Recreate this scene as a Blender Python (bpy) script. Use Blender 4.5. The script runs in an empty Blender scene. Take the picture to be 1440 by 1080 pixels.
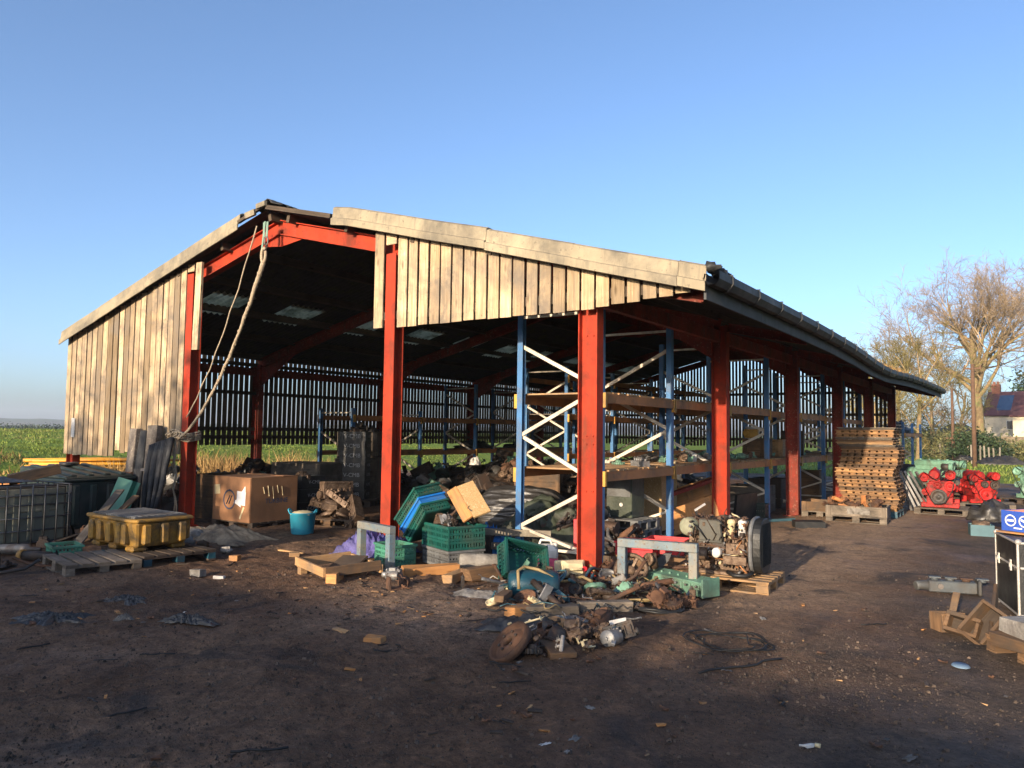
import bpy, math, random
from math import sin, cos, pi, radians, sqrt, atan2, hypot
from mathutils import Vector, Matrix, Euler, noise

random.seed(11)
scene = bpy.context.scene
COL = scene.collection
V = Vector
# ------------------------------------------------------------------ camera
F_PX, PITCH, YAW, ROLL, CAM_H = 1079.136, .0633, .6021, .0128, 1.75
cam_d = bpy.data.cameras.new('camera')
cam = bpy.data.objects.new('camera', cam_d)
COL.objects.link(cam)
cam_d.sensor_width = 36.0
cam_d.lens = 36.0 * F_PX / 1440.0
cam_d.clip_start = .05
cam_d.clip_end = 12000
_fw = V((-sin(YAW) * cos(PITCH), cos(YAW) * cos(PITCH), sin(PITCH)))
_rt = V((cos(YAW), sin(YAW), 0))
_up = _rt.cross(_fw)
_r2 = _rt * cos(ROLL) + _up * sin(ROLL)
_u2 = _up * cos(ROLL) - _rt * sin(ROLL)
_m = Matrix((_r2, _u2, -_fw)).transposed().to_4x4()
_m.translation = (0, 0, CAM_H)
cam.matrix_world = _m
scene.camera = cam


def ray(px, py):
    x, y = (px - 720) / F_PX, (540 - py) / F_PX
    return _fw + _r2 * x + _u2 * y


def at(px, py, z=0.0):
    """ground (or level z) point that the survey photo shows at px, py"""
    r = ray(px, py)
    t = (z - CAM_H) / r.z
    return V((r.x * t, r.y * t, z))


def atY(px, py, Y):
    r = ray(px, py)
    t = Y / r.y
    return V((r.x * t, Y, CAM_H + r.z * t))


def bearing(a, b):
    return atan2(b[1] - a[1], b[0] - a[0])


# ------------------------------------------------------------------ mesh builder
class MB:
    def __init__(self):
        self.v, self.f, self.uv, self.tone, self.sm = [], [], [], [], []
        self.T = Matrix.Identity(4)

    def add(self, vs, fs, uvs=None, tone=None, smooth=False):
        b = len(self.v)
        T = self.T
        self.v += [T @ V(p) for p in vs]
        if tone is None:
            tone = random.random()
        for i, f in enumerate(fs):
            self.f.append([b + k for k in f])
            if uvs:
                self.uv.append(uvs[i])
            else:
                self.uv.append([(vs[k][0] + vs[k][1] * .3, vs[k][2] + vs[k][1] * .7) for k in f])
            self.tone.append(tone)
            self.sm.append(smooth)

    def obox(self, M, s, tone=None, jit=0):
        hx, hy, hz = s[0] / 2, s[1] / 2, s[2] / 2
        c = [V((x, y, z)) for x in (-hx, hx) for y in (-hy, hy) for z in (-hz, hz)]
        if jit:
            c = [p + V((random.uniform(-jit, jit), random.uniform(-jit, jit), random.uniform(-jit, jit))) for p in c]
        fs = [(0, 1, 3, 2), (4, 6, 7, 5), (0, 4, 5, 1), (2, 3, 7, 6), (0, 2, 6, 4), (1, 5, 7, 3)]
        ax = max(range(3), key=lambda i: s[i])
        o1, o2 = [i for i in range(3) if i != ax]
        ru, rv = random.uniform(0, 50), random.uniform(0, 50)
        nrm = [0, 0, 1, 1, 2, 2]
        uvs = []
        for fi, f in enumerate(fs):
            n = nrm[fi]
            if n == ax:
                uvs.append([(ru + c[k][o1] * 6, rv + c[k][o2]) for k in f])
            else:
                o = o1 if n == o2 else o2
                uvs.append([(ru + c[k][ax], rv + fi * .7 + c[k][o]) for k in f])
        self.add([M @ p for p in c], fs, uvs, tone)

    def box(self, c, s, r=None, tone=None, jit=0):
        M = Matrix.Translation(c)
        if r is not None:
            M = M @ (Euler(r).to_matrix().to_4x4() if not isinstance(r, Matrix) else r.to_4x4())
        self.obox(M, s, tone, jit)

    def beam(self, p, q, w, h, up=(0, 0, 1), tone=None, jit=0):
        """rectangular bar from p to q: w across, h along up"""
        p, q = V(p), V(q)
        d = q - p
        L = d.length
        if L < 1e-6:
            return
        x = d / L
        u = V(up)
        y = u.cross(x)
        if y.length < 1e-4:
            y = V((0, 1, 0)).cross(x)
            if y.length < 1e-4:
                y = V((1, 0, 0)).cross(x)
        y.normalize()
        z = x.cross(y)
        M = Matrix((x, y, z)).transposed().to_4x4()
        M.translation = (p + q) / 2
        self.obox(M, (L, w, h), tone, jit)

    def tube(self, pts, r, n=6, caps=True, tone=None, smooth=True):
        pts = [V(p) for p in pts]
        m = len(pts)
        rs = r if isinstance(r, (list, tuple)) else [r] * m
        vs, fs, uvs = [], [], []
        pn = None
        L = 0
        ls = []
        for i, p in enumerate(pts):
            t = (pts[min(i + 1, m - 1)] - pts[max(i - 1, 0)])
            if t.length < 1e-9:
                t = V((0, 0, 1))
            t.normalize()
            if pn is None:
                a = V((0, 0, 1)) if abs(t.z) < .9 else V((1, 0, 0))
                pn = (a - t * a.dot(t)).normalized()
            else:
                pn = pn - t * pn.dot(t)
                if pn.length < 1e-6:
                    pn = t.orthogonal()
                pn.normalize()
            b = t.cross(pn)
            if i:
                L += (p - pts[i - 1]).length
            ls.append(L)
            for k in range(n):
                a = 2 * pi * k / n
                vs.append(p + (pn * cos(a) + b * sin(a)) * rs[i])
        o = random.uniform(0, 30)
        for i in range(m - 1):
            for k in range(n):
                k2 = (k + 1) % n
                fs.append((i * n + k, i * n + k2, (i + 1) * n + k2, (i + 1) * n + k))
                c0, c1 = k * .1, (k + 1) * .1
                uvs.append([(o + ls[i], c0), (o + ls[i], c1), (o + ls[i + 1], c1), (o + ls[i + 1], c0)])
        self.add(vs, fs, uvs, tone, smooth)
        if caps and n > 2:
            cf = [tuple(range(n))[::-1], tuple(range((m - 1) * n, m * n))]
            b = len(self.v) - len(vs)
            for f in cf:
                self.f.append([b + k for k in f])
                self.uv.append([(vs[k][0] + vs[k][1], vs[k][2]) for k in f])
                self.tone.append(self.tone[-1])
                self.sm.append(False)

    def cyl(self, p, q, r, r2=None, n=14, tone=None):
        self.tube([p, q], [r, r if r2 is None else r2], n, True, tone)

    def lathe(self, prof, c=(0, 0, 0), axis=(0, 0, 1), n=18, tone=None, smooth=True, arc=2 * pi):
        ax = V(axis).normalized()
        a = ax.orthogonal().normalized()
        b = ax.cross(a)
        c = V(c)
        vs, fs, uvs = [], [], []
        closed = arc > 6.28
        nn = n if closed else n + 1
        for (r, h) in prof:
            for k in range(nn):
                t = arc * k / n
                vs.append(c + ax * h + (a * cos(t) + b * sin(t)) * max(r, .0004))
        for i in range(len(prof) - 1):
            for k in range(n):
                k2 = (k + 1) % nn
                fs.append((i * nn + k, i * nn + k2, (i + 1) * nn + k2, (i + 1) * nn + k))
                uvs.append([(prof[i][1] * 1.0, k * .1), (prof[i][1], k * .1 + .1), (prof[i + 1][1], k * .1 + .1), (prof[i + 1][1], k * .1)])
        self.add(vs, fs, uvs, tone, smooth)

    def grid(self, nx, ny, fn, tone=None, smooth=True, uvs=None):
        vs = [V(fn(i / nx, j / ny)) for j in range(ny + 1) for i in range(nx + 1)]
        w = nx + 1
        fs = [(j * w + i, j * w + i + 1, (j + 1) * w + i + 1, (j + 1) * w + i) for j in range(ny) for i in range(nx)]
        uu = [[(i / nx, j / ny), ((i + 1) / nx, j / ny), ((i + 1) / nx, (j + 1) / ny), (i / nx, (j + 1) / ny)] for j in range(ny) for i in range(nx)]
        self.add(vs, fs, uu, tone, smooth)

    def prism(self, poly, h0, h1, M=None, tone=None, smooth=False):
        """extrude a 2-D outline (x, y) from z=h0 to h1"""
        n = len(poly)
        vs = [V((x, y, h0)) for x, y in poly] + [V((x, y, h1)) for x, y in poly]
        if M is not None:
            vs = [M @ p for p in vs]
        fs = [tuple(range(n))[::-1], tuple(range(n, 2 * n))] + [(i, (i + 1) % n, n + (i + 1) % n, n + i) for i in range(n)]
        self.add(vs, fs, None, tone, smooth)

    def blob(self, c, s, seed=0, amp=.25, freq=2.0, nu=20, nv=12, zmin=None, smooth=True, tone=None):
        c = V(c)

        def fn(u, v):
            th, ph = 2 * pi * u, pi * v
            d = V((sin(ph) * cos(th), sin(ph) * sin(th), -cos(ph)))
            k = 1 + amp * noise.noise(d * freq + V((seed * 7.1, seed * 3.3, 0))) + amp * .6 * (abs(noise.noise(d * freq * 2.6 + V((seed, 0, 5)))) * 2 - .5)
            p = c + V((d.x * s[0], d.y * s[1], d.z * s[2])) * k
            if zmin is not None and p.z < zmin:
                p.z = zmin
            return p
        self.grid(nu, nv, fn, tone, smooth)

    def build(self, name, mat, parent=None, bevel=0, loc=None, rot=None, solid=0):
        me = bpy.data.meshes.new(name)
        me.from_pydata([tuple(p) for p in self.v], [], self.f)
        uvl = me.uv_layers.new(name='UVMap')
        flat = [c for f in self.uv for p in f for c in p]
        uvl.data.foreach_set('uv', flat)
        at_ = me.attributes.new('tone', 'FLOAT', 'FACE')
        at_.data.foreach_set('value', self.tone)
        me.polygons.foreach_set('use_smooth', self.sm)
        me.materials.append(mat)
        me.update()
        o = bpy.data.objects.new(name, me)
        COL.objects.link(o)
        if parent is not None:
            o.parent = parent
        if loc is not None:
            o.location = loc
        if rot is not None:
            o.rotation_euler = rot
        if solid:
            md = o.modifiers.new('solid', 'SOLIDIFY')
            md.thickness = solid
        if bevel:
            md = o.modifiers.new('bevel', 'BEVEL')
            md.width = bevel
            md.segments = 1
            md.limit_method = 'ANGLE'
            md.angle_limit = radians(50)
        return o


def tag(o, label, cat, group=None, kind=None):
    if label:
        o['label'] = label
    if cat:
        o['category'] = cat
    if group:
        o['group'] = group
    if kind:
        o['kind'] = kind
    return o


def thing(name, label, cat, loc=(0, 0, 0), rz=0.0, group=None):
    o = bpy.data.objects.new(name, None)
    COL.objects.link(o)
    o.empty_display_size = .2
    o.location = loc
    if isinstance(rz, (int, float)):
        o.rotation_euler = (0, 0, rz)
    else:
        o.rotation_euler = rz
    return tag(o, label, cat, group)


def dup(root, loc, rot, label=None, group=None):
    def cp(o, par):
        c = o.copy()
        COL.objects.link(c)
        if par is not None:
            c.parent = par
        for ch in KIDS.get(o.name, ()):
            cp(ch, c)
        return c
    KIDS = {}
    def gather(o):
        k = [x for x in o.children]
        KIDS[o.name] = k
        for x in k:
            gather(x)
    gather(root)
    r = cp(root, None)
    r.location = loc
    r.rotation_euler = rot if not isinstance(rot, (int, float)) else (0, 0, rot)
    if label:
        r['label'] = label
    if group:
        r['group'] = group
    return r


TXT = {}


def lettering(txt, size, loc, rot, mat, parent, name='lettering', extr=.0008):
    key = (txt, round(size, 4), mat.name)
    if key not in TXT:
        cu = bpy.data.curves.new(name, 'FONT')
        cu.body = txt
        cu.size = size
        cu.extrude = extr
        cu.align_x = 'CENTER'
        cu.align_y = 'CENTER'
        tmp = bpy.data.objects.new('text_source', cu)
        me = bpy.data.meshes.new_from_object(tmp)
        bpy.data.objects.remove(tmp)
        me.materials.clear()
        me.materials.append(mat)
        TXT[key] = me
    o = bpy.data.objects.new(name, TXT[key])
    COL.objects.link(o)
    o.parent = parent
    o.location = loc
    o.rotation_euler = rot
    return o


# ------------------------------------------------------------------ materials
def S(r, g, b):
    return tuple((c / 255 / 12.92) if c / 255 <= .04045 else ((c / 255 + .055) / 1.055) ** 2.4 for c in (r, g, b))


class NT:
    def __init__(self, name):
        self.m = bpy.data.materials.new(name)
        self.m.use_nodes = True
        self.t = self.m.node_tree
        self.t.nodes.clear()
        self.out = self.n('ShaderNodeOutputMaterial')

    def n(self, typ, **kw):
        nd = self.t.nodes.new(typ)
        for k, v in kw.items():
            setattr(nd, k, v)
        return nd

    def l(self, a, b):
        self.t.links.new(a, b)

    def ramp(self, src, stops):
        r = self.n('ShaderNodeValToRGB')
        e = r.color_ramp.elements
        while len(e) < len(stops):
            e.new(.5)
        for i, (p, c) in enumerate(stops):
            e[i].position = p
            e[i].color = (c, c, c, 1) if isinstance(c, (int, float)) else tuple(c) + (1,)
        self.l(src, r.inputs[0])
        return r.outputs[0]

    def noise(self, vec, scale, detail=4, rough=.55, dist=0):
        nd = self.n('ShaderNodeTexNoise')
        nd.inputs['Scale'].default_value = scale
        nd.inputs['Detail'].default_value = detail
        nd.inputs['Roughness'].default_value = rough
        nd.inputs['Distortion'].default_value = dist
        if vec is not None:
            self.l(vec, nd.inputs['Vector'])
        return nd.outputs[0]

    def mix(self, fac, a, b, mode='MIX'):
        nd = self.n('ShaderNodeMix', data_type='RGBA', blend_type=mode)
        for sock, val in ((nd.inputs[0], fac), (nd.inputs[6], a), (nd.inputs[7], b)):
            if hasattr(val, 'is_linked'):
                self.l(val, sock)
            elif isinstance(val, (int, float)):
                sock.default_value = val
            else:
                sock.default_value = tuple(val) + (1,)
        return nd.outputs[2]

    def math(self, op, a, b=0.0):
        nd = self.n('ShaderNodeMath', operation=op)
        for sock, val in ((nd.inputs[0], a), (nd.inputs[1], b)):
            if hasattr(val, 'is_linked'):
                self.l(val, sock)
            else:
                sock.default_value = val
        return nd.outputs[0]


def mat(name, c1, c2=None, scale=3.0, rough=.7, metal=0.0, tone=.35, dirt=None, damt=.45, dscale=2.5, bump=.15, bscale=45, grain=False, spots=None, spec=.4, trans=0, streak=False):
    n = NT(name)
    tc = n.n('ShaderNodeTexCoord')
    oi = n.n('ShaderNodeObjectInfo')
    off = n.n('ShaderNodeVectorMath', operation='MULTIPLY_ADD')
    n.l(oi.outputs['Random'], off.inputs[0])
    off.inputs[1].default_value = (17, 31, 23)
    n.l(tc.outputs['Object'], off.inputs[2])
    obj = off.outputs[0]
    if grain:
        mp = n.n('ShaderNodeMapping')
        n.l(tc.outputs['UV'], mp.inputs['Vector'])
        mp.inputs['Scale'].default_value = (1.6, 38, 1)
        gv = mp.outputs[0]
        a = n.noise(gv, 1.0, 7, .72, .5)
        fac = n.ramp(a, [(.36, 0.0), (.64, 1.0)])
    else:
        a = n.noise(obj, scale, 5, .6)
        fac = n.ramp(a, [(.35, 0.0), (.68, 1.0)])
    c2 = c2 or tuple(x * .6 for x in c1)
    col = n.mix(fac, c1, c2)
    # per piece tone
    ta = n.n('ShaderNodeAttribute', attribute_name='tone')
    tv = n.math('MULTIPLY_ADD', ta.outputs['Fac'], tone)
    tv.node.inputs[2].default_value = 1 - tone / 2
    rv = n.math('MULTIPLY_ADD', oi.outputs['Random'], tone * .5)
    rv.node.inputs[2].default_value = 1 - tone * .25
    tv = n.math('MULTIPLY', tv, rv)
    hsv = n.n('ShaderNodeHueSaturation')
    n.l(tv, hsv.inputs['Value'])
    n.l(col, hsv.inputs['Color'])
    col = hsv.outputs[0]
    if grain:
        big = n.noise(obj, 2.2, 3, .5)
        col = n.mix(n.ramp(big, [(.45, 0.0), (.75, .55)]), col, tuple(x * .45 for x in c2))
        mp2 = n.n('ShaderNodeMapping')
        n.l(tc.outputs['UV'], mp2.inputs['Vector'])
        mp2.inputs['Scale'].default_value = (2.2, 7, 1)
        vo = n.n('ShaderNodeTexVoronoi')
        vo.inputs['Scale'].default_value = 1.0
        n.l(mp2.outputs[0], vo.inputs['Vector'])
        kn = n.ramp(vo.outputs['Distance'], [(.07, 1.0), (.18, 0.0)])
        col = n.mix(n.math('MULTIPLY', kn, .7), col, tuple(x * .25 for x in c2))
    if dirt:
        dn = n.noise(obj, dscale, 7, .68, .4)
        dm = n.ramp(dn, [(max(.02, .62 - damt * .45), 0.0), (min(.98, .78 - damt * .3), 1.0)])
        col = n.mix(dm, col, dirt)
    if streak:
        mp3 = n.n('ShaderNodeMapping')
        n.l(obj, mp3.inputs['Vector'])
        mp3.inputs['Scale'].default_value = (9, 9, .8)
        sk = n.noise(mp3.outputs[0], 1.0, 6, .7, .3)
        col = n.mix(n.ramp(sk, [(.52, 0.0), (.68, .75)]), col, streak)
        fl = n.noise(obj, 16, 6, .75)
        col = n.mix(n.ramp(fl, [(.60, 0.0), (.66, .85)]), col, tuple(x * .7 for x in streak))
    if spots:
        sn = n.noise(obj, 28, 3, .6)
        col = n.mix(n.ramp(sn, [(.6, 0.0), (.66, .9)]), col, spots)
    bs = n.n('ShaderNodeBsdfPrincipled')
    n.l(col, bs.inputs['Base Color'])
    bs.inputs['Metallic'].default_value = metal
    bs.inputs['Specular IOR Level'].default_value = spec
    rn = n.noise(obj, 9, 4, .6)
    rr = n.math('MULTIPLY_ADD', rn, .35)
    rr.node.inputs[2].default_value = rough - .17
    n.l(rr, bs.inputs['Roughness'])
    if bump:
        bp = n.n('ShaderNodeBump')
        bp.inputs['Strength'].default_value = bump
        bp.inputs['Distance'].default_value = .02
        n.l(a if grain else n.noise(obj, bscale, 4, .6), bp.inputs['Height'])
        n.l(bp.outputs[0], bs.inputs['Normal'])
    sh = bs.outputs[0]
    if trans:
        tr = n.n('ShaderNodeBsdfTranslucent')
        n.l(col, tr.inputs[0])
        mx = n.n('ShaderNodeMixShader')
        mx.inputs[0].default_value = trans
        n.l(sh, mx.inputs[1])
        n.l(tr.outputs[0], mx.inputs[2])
        sh = mx.outputs[0]
    n.l(sh, n.out.inputs[0])
    return n.m


DIRT = (.035, .025, .018)
RUST = (.13, .05, .02)
M = {}
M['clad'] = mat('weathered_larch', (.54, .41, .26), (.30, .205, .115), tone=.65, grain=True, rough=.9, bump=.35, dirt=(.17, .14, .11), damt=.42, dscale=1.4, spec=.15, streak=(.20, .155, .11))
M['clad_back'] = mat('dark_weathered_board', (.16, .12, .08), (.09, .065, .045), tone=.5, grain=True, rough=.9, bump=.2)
M['wood'] = mat('pale_pine', (.46, .28, .13), (.30, .165, .07), tone=.45, grain=True, rough=.8, dirt=(.16, .12, .085), damt=.35)
M['wood_orange'] = mat('orange_ply', (.52, .25, .085), (.36, .16, .05), tone=.4, grain=True, rough=.75, dirt=(.2, .13, .08), damt=.3)
M['stack_wood'] = mat('weathered_pallet_wood', (.40, .215, .09), (.22, .115, .05), tone=.7, grain=True, rough=.85, dirt=(.14, .085, .05), damt=.4)
M['wood_grey'] = mat('grey_old_timber', (.20, .165, .13), (.12, .095, .07), tone=.5, grain=True, rough=.9, dirt=(.06, .05, .04), damt=.45)
M['wood_dark'] = mat('dark_oily_timber', (.085, .06, .042), (.05, .035, .025), tone=.6, grain=True, rough=.8, dirt=DIRT, damt=.4)
M['wood_brown'] = mat('brown_timber', (.22, .125, .06), (.10, .055, .028), tone=.5, grain=True, rough=.85, dirt=(.07, .05, .035), damt=.45)
M['osb'] = mat('chip_board', (.42, .28, .13), (.27, .16, .065), scale=60, tone=.2, rough=.85, bump=.2, spots=(.5, .36, .2))
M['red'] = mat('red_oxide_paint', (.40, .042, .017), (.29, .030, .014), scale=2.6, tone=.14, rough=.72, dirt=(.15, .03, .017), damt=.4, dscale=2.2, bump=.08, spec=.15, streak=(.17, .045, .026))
M['red_dark'] = mat('dark_red_oxide_paint', (.245, .036, .022), (.165, .028, .018), scale=2, tone=.2, rough=.78, dirt=(.10, .03, .02), damt=.4, spots=(.26, .12, .09), spec=.2, streak=(.11, .05, .035))  # darker red with paler spots, mostly on frames behind the front
M['red_bright'] = mat('engine_red_enamel', (.44, .020, .018), (.28, .012, .012), scale=5, tone=.7, rough=.55, spec=.2, dirt=(.07, .018, .014), damt=.42, dscale=9, bump=.05)
M['red_plastic'] = mat('red_plastic', (.5, .02, .03), (.4, .015, .02), rough=.5, tone=.2, dirt=(.12, .03, .02), damt=.25)
M['fibre'] = mat('fibre_cement', (.055, .052, .048), (.035, .034, .032), scale=5, rough=.9, tone=.2, dirt=(.06, .065, .03), damt=.3)
M['fibre_in'] = M['fibre']
M['barge'] = mat('bargeboard_cement', (.31, .26, .175), (.25, .205, .137), scale=1.6, rough=.8, tone=.12, dirt=(.12, .105, .08), damt=.4, dscale=1.1, bump=.08, streak=(.13, .115, .085))
M['skylight'] = mat('grp_rooflight', (.68, .66, .52), (.55, .53, .40), scale=4, rough=.5, tone=.1, trans=.72, bump=.05, dirt=(.2, .21, .14), damt=.4)
M['gutter'] = mat('black_gutter', (.03, .03, .03), (.02, .02, .02), rough=.6, dirt=(.06, .055, .05), damt=.35)
M['fascia'] = mat('grey_fascia', (.07, .07, .07), (.045, .045, .045), scale=5, rough=.8, dirt=(.05, .05, .045), damt=.5)
M['purlin'] = mat('dark_purlin', (.09, .065, .045), (.055, .04, .028), grain=True, rough=.9)
M['blue'] = mat('rack_blue', (.055, .17, .36), (.04, .13, .29), scale=3, rough=.55, tone=.2, dirt=(.10, .12, .15), damt=.3, bump=.05)
M['rack_orange'] = mat('rack_beam_orange', (.40, .165, .055), (.32, .13, .045), scale=4, rough=.65, tone=.25, dirt=(.14, .08, .045), damt=.3)
M['yellow'] = mat('yellow_steel', (.55, .30, .05), (.42, .2, .03), rough=.55, dirt=(.2, .12, .05), damt=.3)
M['beige_steel'] = mat('beige_steel', (.26, .225, .165), (.19, .16, .12), scale=6, rough=.7, dirt=(.10, .08, .06), damt=.4)
M['galv'] = mat('pale_zinc', (.60, .53, .43), (.48, .42, .34), scale=9, rough=.5, metal=.15, tone=.2, dirt=(.25, .19, .14), damt=.25)
M['steel'] = mat('grey_steel', (.25, .25, .25), (.17, .17, .17), scale=6, rough=.5, metal=.5, dirt=(.09, .065, .05), damt=.45)
M['dark_steel'] = mat('blue_grey_casting', (.10, .115, .125), (.065, .075, .085), scale=6, rough=.6, metal=.3, dirt=(.08, .065, .05), damt=.4)
M['air_cleaner'] = mat('faded_green_tin', (.30, .31, .22), (.24, .25, .17), scale=4, rough=.7, dirt=(.15, .13, .09), damt=.35, tone=.1)
M['iron'] = mat('dark_iron', (.055, .052, .05), (.035, .033, .03), scale=6, rough=.6, metal=.35, tone=.5, dirt=(.075, .045, .03), damt=.45, bump=.3)
M['rusty'] = mat('rusty_iron', (.15, .075, .042), (.085, .042, .025), scale=8, rough=.8, metal=.2, tone=.5, dirt=(.05, .035, .028), damt=.4, bump=.35)
M['rust_pale'] = mat('pale_rusty_casting', (.24, .17, .115), (.075, .042, .027), scale=22, rough=.6, metal=.45, tone=.45, dirt=(.09, .055, .035), damt=.42, dscale=6, bump=.3)
M['mint'] = mat('mint_green_enamel', (.15, .29, .205), (.10, .21, .145), scale=5, rough=.5, tone=.25, dirt=(.09, .11, .08), damt=.35, dscale=4, bump=.1)
M['green'] = mat('green_crate_plastic', (.008, .085, .066), (.006, .06, .048), scale=4, rough=.5, tone=.25, dirt=(.04, .06, .045), damt=.32)
M['green_pale'] = mat('pale_green_plastic', (.06, .22, .15), (.04, .16, .11), rough=.5, dirt=(.06, .08, .05), damt=.35)
M['green_dark'] = mat('dark_green_plastic', (.022, .04, .036), (.016, .028, .026), rough=.5, dirt=(.045, .05, .045), damt=.35)
M['bluecrate'] = mat('bright_blue_plastic', (.015, .17, .52), (.012, .13, .42), rough=.4, tone=.1, dirt=(.08, .15, .25), damt=.25)
M['tealblue'] = mat('teal_blue_plastic', (.009, .06, .09), (.007, .045, .07), rough=.4, dirt=(.04, .06, .07), damt=.3)
M['bucket'] = mat('cyan_plastic', (.035, .30, .42), (.03, .24, .34), rough=.5, tone=.1, dirt=(.12, .22, .24), damt=.25)
M['trestle'] = mat('grey_blue_paint', (.13, .19, .22), (.09, .14, .18), scale=5, rough=.6, tone=.15, dirt=(.20, .185, .15), damt=.45, streak=(.17, .15, .11), spots=(.13, .08, .05))
M['purple'] = mat('violet_net', (.12, .105, .30), (.06, .055, .17), scale=10, rough=.6, dirt=(.05, .045, .08), damt=.3, bump=.5)
M['greyplast'] = mat('grey_plastic', (.14, .145, .145), (.10, .10, .10), rough=.6, dirt=(.06, .055, .05), damt=.35)
M['side_grey'] = mat('dusty_grey_cover', (.085, .085, .075), (.06, .06, .052), rough=.75, dirt=(.10, .085, .06), damt=.4, tone=.1)
M['blackplast'] = mat('black_plastic', (.016, .017, .018), (.011, .012, .012), rough=.45, tone=.3, dirt=(.04, .036, .032), damt=.35)
M['blacksheet'] = mat('black_polythene', (.034, .031, .029), (.02, .019, .018), rough=.42, tone=.2, dirt=(.055, .05, .045), damt=.35, bump=.4, bscale=18, spec=.6)
M['tarpgreen'] = mat('olive_tarpaulin', (.05, .06, .04), (.03, .036, .026), rough=.5, dirt=(.09, .085, .07), damt=.3, bump=.4, bscale=15)
M['bluegreysheet'] = mat('slate_sheet', (.03, .031, .034), (.02, .021, .024), rough=.75, spec=.15, dirt=(.07, .07, .07), damt=.3)
M['cardboard'] = mat('brown_cardboard', (.30, .15, .072), (.23, .11, .052), scale=2, rough=.9, tone=.06, dirt=(.2, .10, .05), damt=.25, bump=.04)
M['white'] = mat('white_paint', (.58, .56, .52), (.48, .46, .43), scale=3, rough=.55, tone=.1, dirt=(.36, .33, .29), damt=.25)
M['white_plain'] = mat('white_print', (.75, .74, .72), (.7, .69, .67), rough=.7, tone=0, bump=0)
M['grey_print'] = mat('grey_print', (.34, .34, .35), (.28, .28, .28), rough=.7, tone=0, bump=0)
M['dark_print'] = mat('dark_print', (.05, .06, .10), (.04, .05, .08), rough=.7, tone=0, bump=0)
M['cream'] = mat('cream_plastic', (.58, .5, .31), (.5, .41, .24), rough=.5, dirt=(.3, .22, .12), damt=.3)
M['pink'] = mat('pink_fluid', (.68, .10, .19), (.58, .07, .14), rough=.4, tone=.05)
M['navy'] = mat('navy_plastic', (.02, .035, .14), (.015, .025, .10), rough=.4, dirt=(.06, .06, .08), damt=.25)
M['spill'] = mat('yellow_bund_plastic', (.42, .23, .035), (.30, .155, .022), scale=3, rough=.6, tone=.12, dirt=(.085, .06, .03), damt=.48, dscale=4, streak=(.11, .075, .035))
M['sack'] = mat('dirty_hessian', (.46, .34, .21), (.27, .18, .10), scale=8, rough=.95, dirt=(.10, .075, .055), damt=.4, bump=.5, bscale=14)
M['rag'] = mat('dirty_rag', (.30, .28, .25), (.2, .18, .16), scale=8, rough=.9, dirt=(.07, .06, .05), damt=.4, bump=.5, bscale=25)
M['rope'] = mat('sisal_rope', (.42, .34, .24), (.25, .19, .13), scale=40, rough=.95, tone=.1, bump=.6, bscale=70)
M['strop'] = mat('green_web_sling', (.22, .32, .25), (.15, .24, .19), rough=.9)
M['orange'] = mat('orange_duct', (.62, .22, .02), (.5, .15, .012), scale=3, rough=.5, tone=.4, dirt=(.3, .16, .06), damt=.25)
M['orange_lo'] = mat('yellow_orange_duct', (.68, .33, .03), (.55, .24, .02), scale=3, rough=.5, tone=.4, dirt=(.3, .16, .06), damt=.25)
M['ibc'] = mat('stained_ibc_plastic', (.46, .38, .25), (.32, .27, .18), scale=2, rough=.85, spec=.1, tone=.1, dirt=(.045, .055, .048), damt=.5, dscale=1.5)
M['ibc_dark'] = mat('ibc_dark_contents', (.18, .175, .13), (.12, .125, .10), scale=2, rough=.85, spec=.1)
M['cage'] = mat('galvanised_cage', (.12, .125, .13), (.085, .09, .095), rough=.5, metal=.4, dirt=(.08, .07, .06), damt=.3)
M['hose'] = mat('black_rubber', (.018, .018, .018), (.012, .012, .012), rough=.5, tone=.5)
M['hose_tan'] = mat('tan_hose', (.30, .22, .10), (.22, .15, .07), rough=.6)
M['hose_teal'] = mat('teal_hose', (.06, .14, .16), (.045, .10, .12), rough=.5)
M['bluelid'] = mat('pale_blue_lid', (.15, .22, .30), (.12, .18, .25), rough=.5)
M['concretepost'] = mat('grey_lichen_concrete', (.20, .17, .14), (.12, .10, .085), scale=9, rough=.95, dirt=(.07, .055, .045), damt=.4, spots=(.3, .26, .2))
M['greenang'] = mat('green_sheet_steel', (.055, .21, .14), (.045, .17, .115), rough=.5, tone=.1, dirt=(.08, .12, .09), damt=.25)
M['aluminium'] = mat('case_aluminium', (.62, .58, .52), (.5, .47, .43), rough=.4, metal=.4, dirt=(.3, .26, .22), damt=.25)
M['cdbox_blue'] = mat('blue_print_carton', (.03, .09, .42), (.025, .075, .36), rough=.7, tone=.05)
M['cd_inside'] = mat('pink_buff_carton', (.60, .27, .2), (.5, .22, .16), rough=.85)
M['stone'] = mat('rubble_stone', (.28, .22, .15), (.17, .13, .09), scale=5, rough=.95, bump=.5, bscale=6)
M['render'] = mat('cream_render', (.62, .53, .40), (.54, .46, .34), scale=1.2, rough=.9, tone=.05, dirt=(.4, .34, .26), damt=.25)
M['slate'] = mat('maroon_tile', (.13, .055, .055), (.09, .04, .042), scale=4, rough=.8)
M['dark_roof'] = mat('dark_slate_roof', (.04, .045, .055), (.03, .033, .04), rough=.7)
M['glass'] = mat('dark_window_glass', (.02, .025, .03), (.02, .02, .025), rough=.15, tone=0, bump=0, spec=.8)
M['solar'] = mat('solar_panel', (.05, .09, .16), (.04, .07, .13), rough=.15, tone=0, bump=0, spec=.8)
M['brick'] = mat('chimney_brick', (.28, .11, .07), (.2, .08, .05), scale=9, rough=.9)
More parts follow.
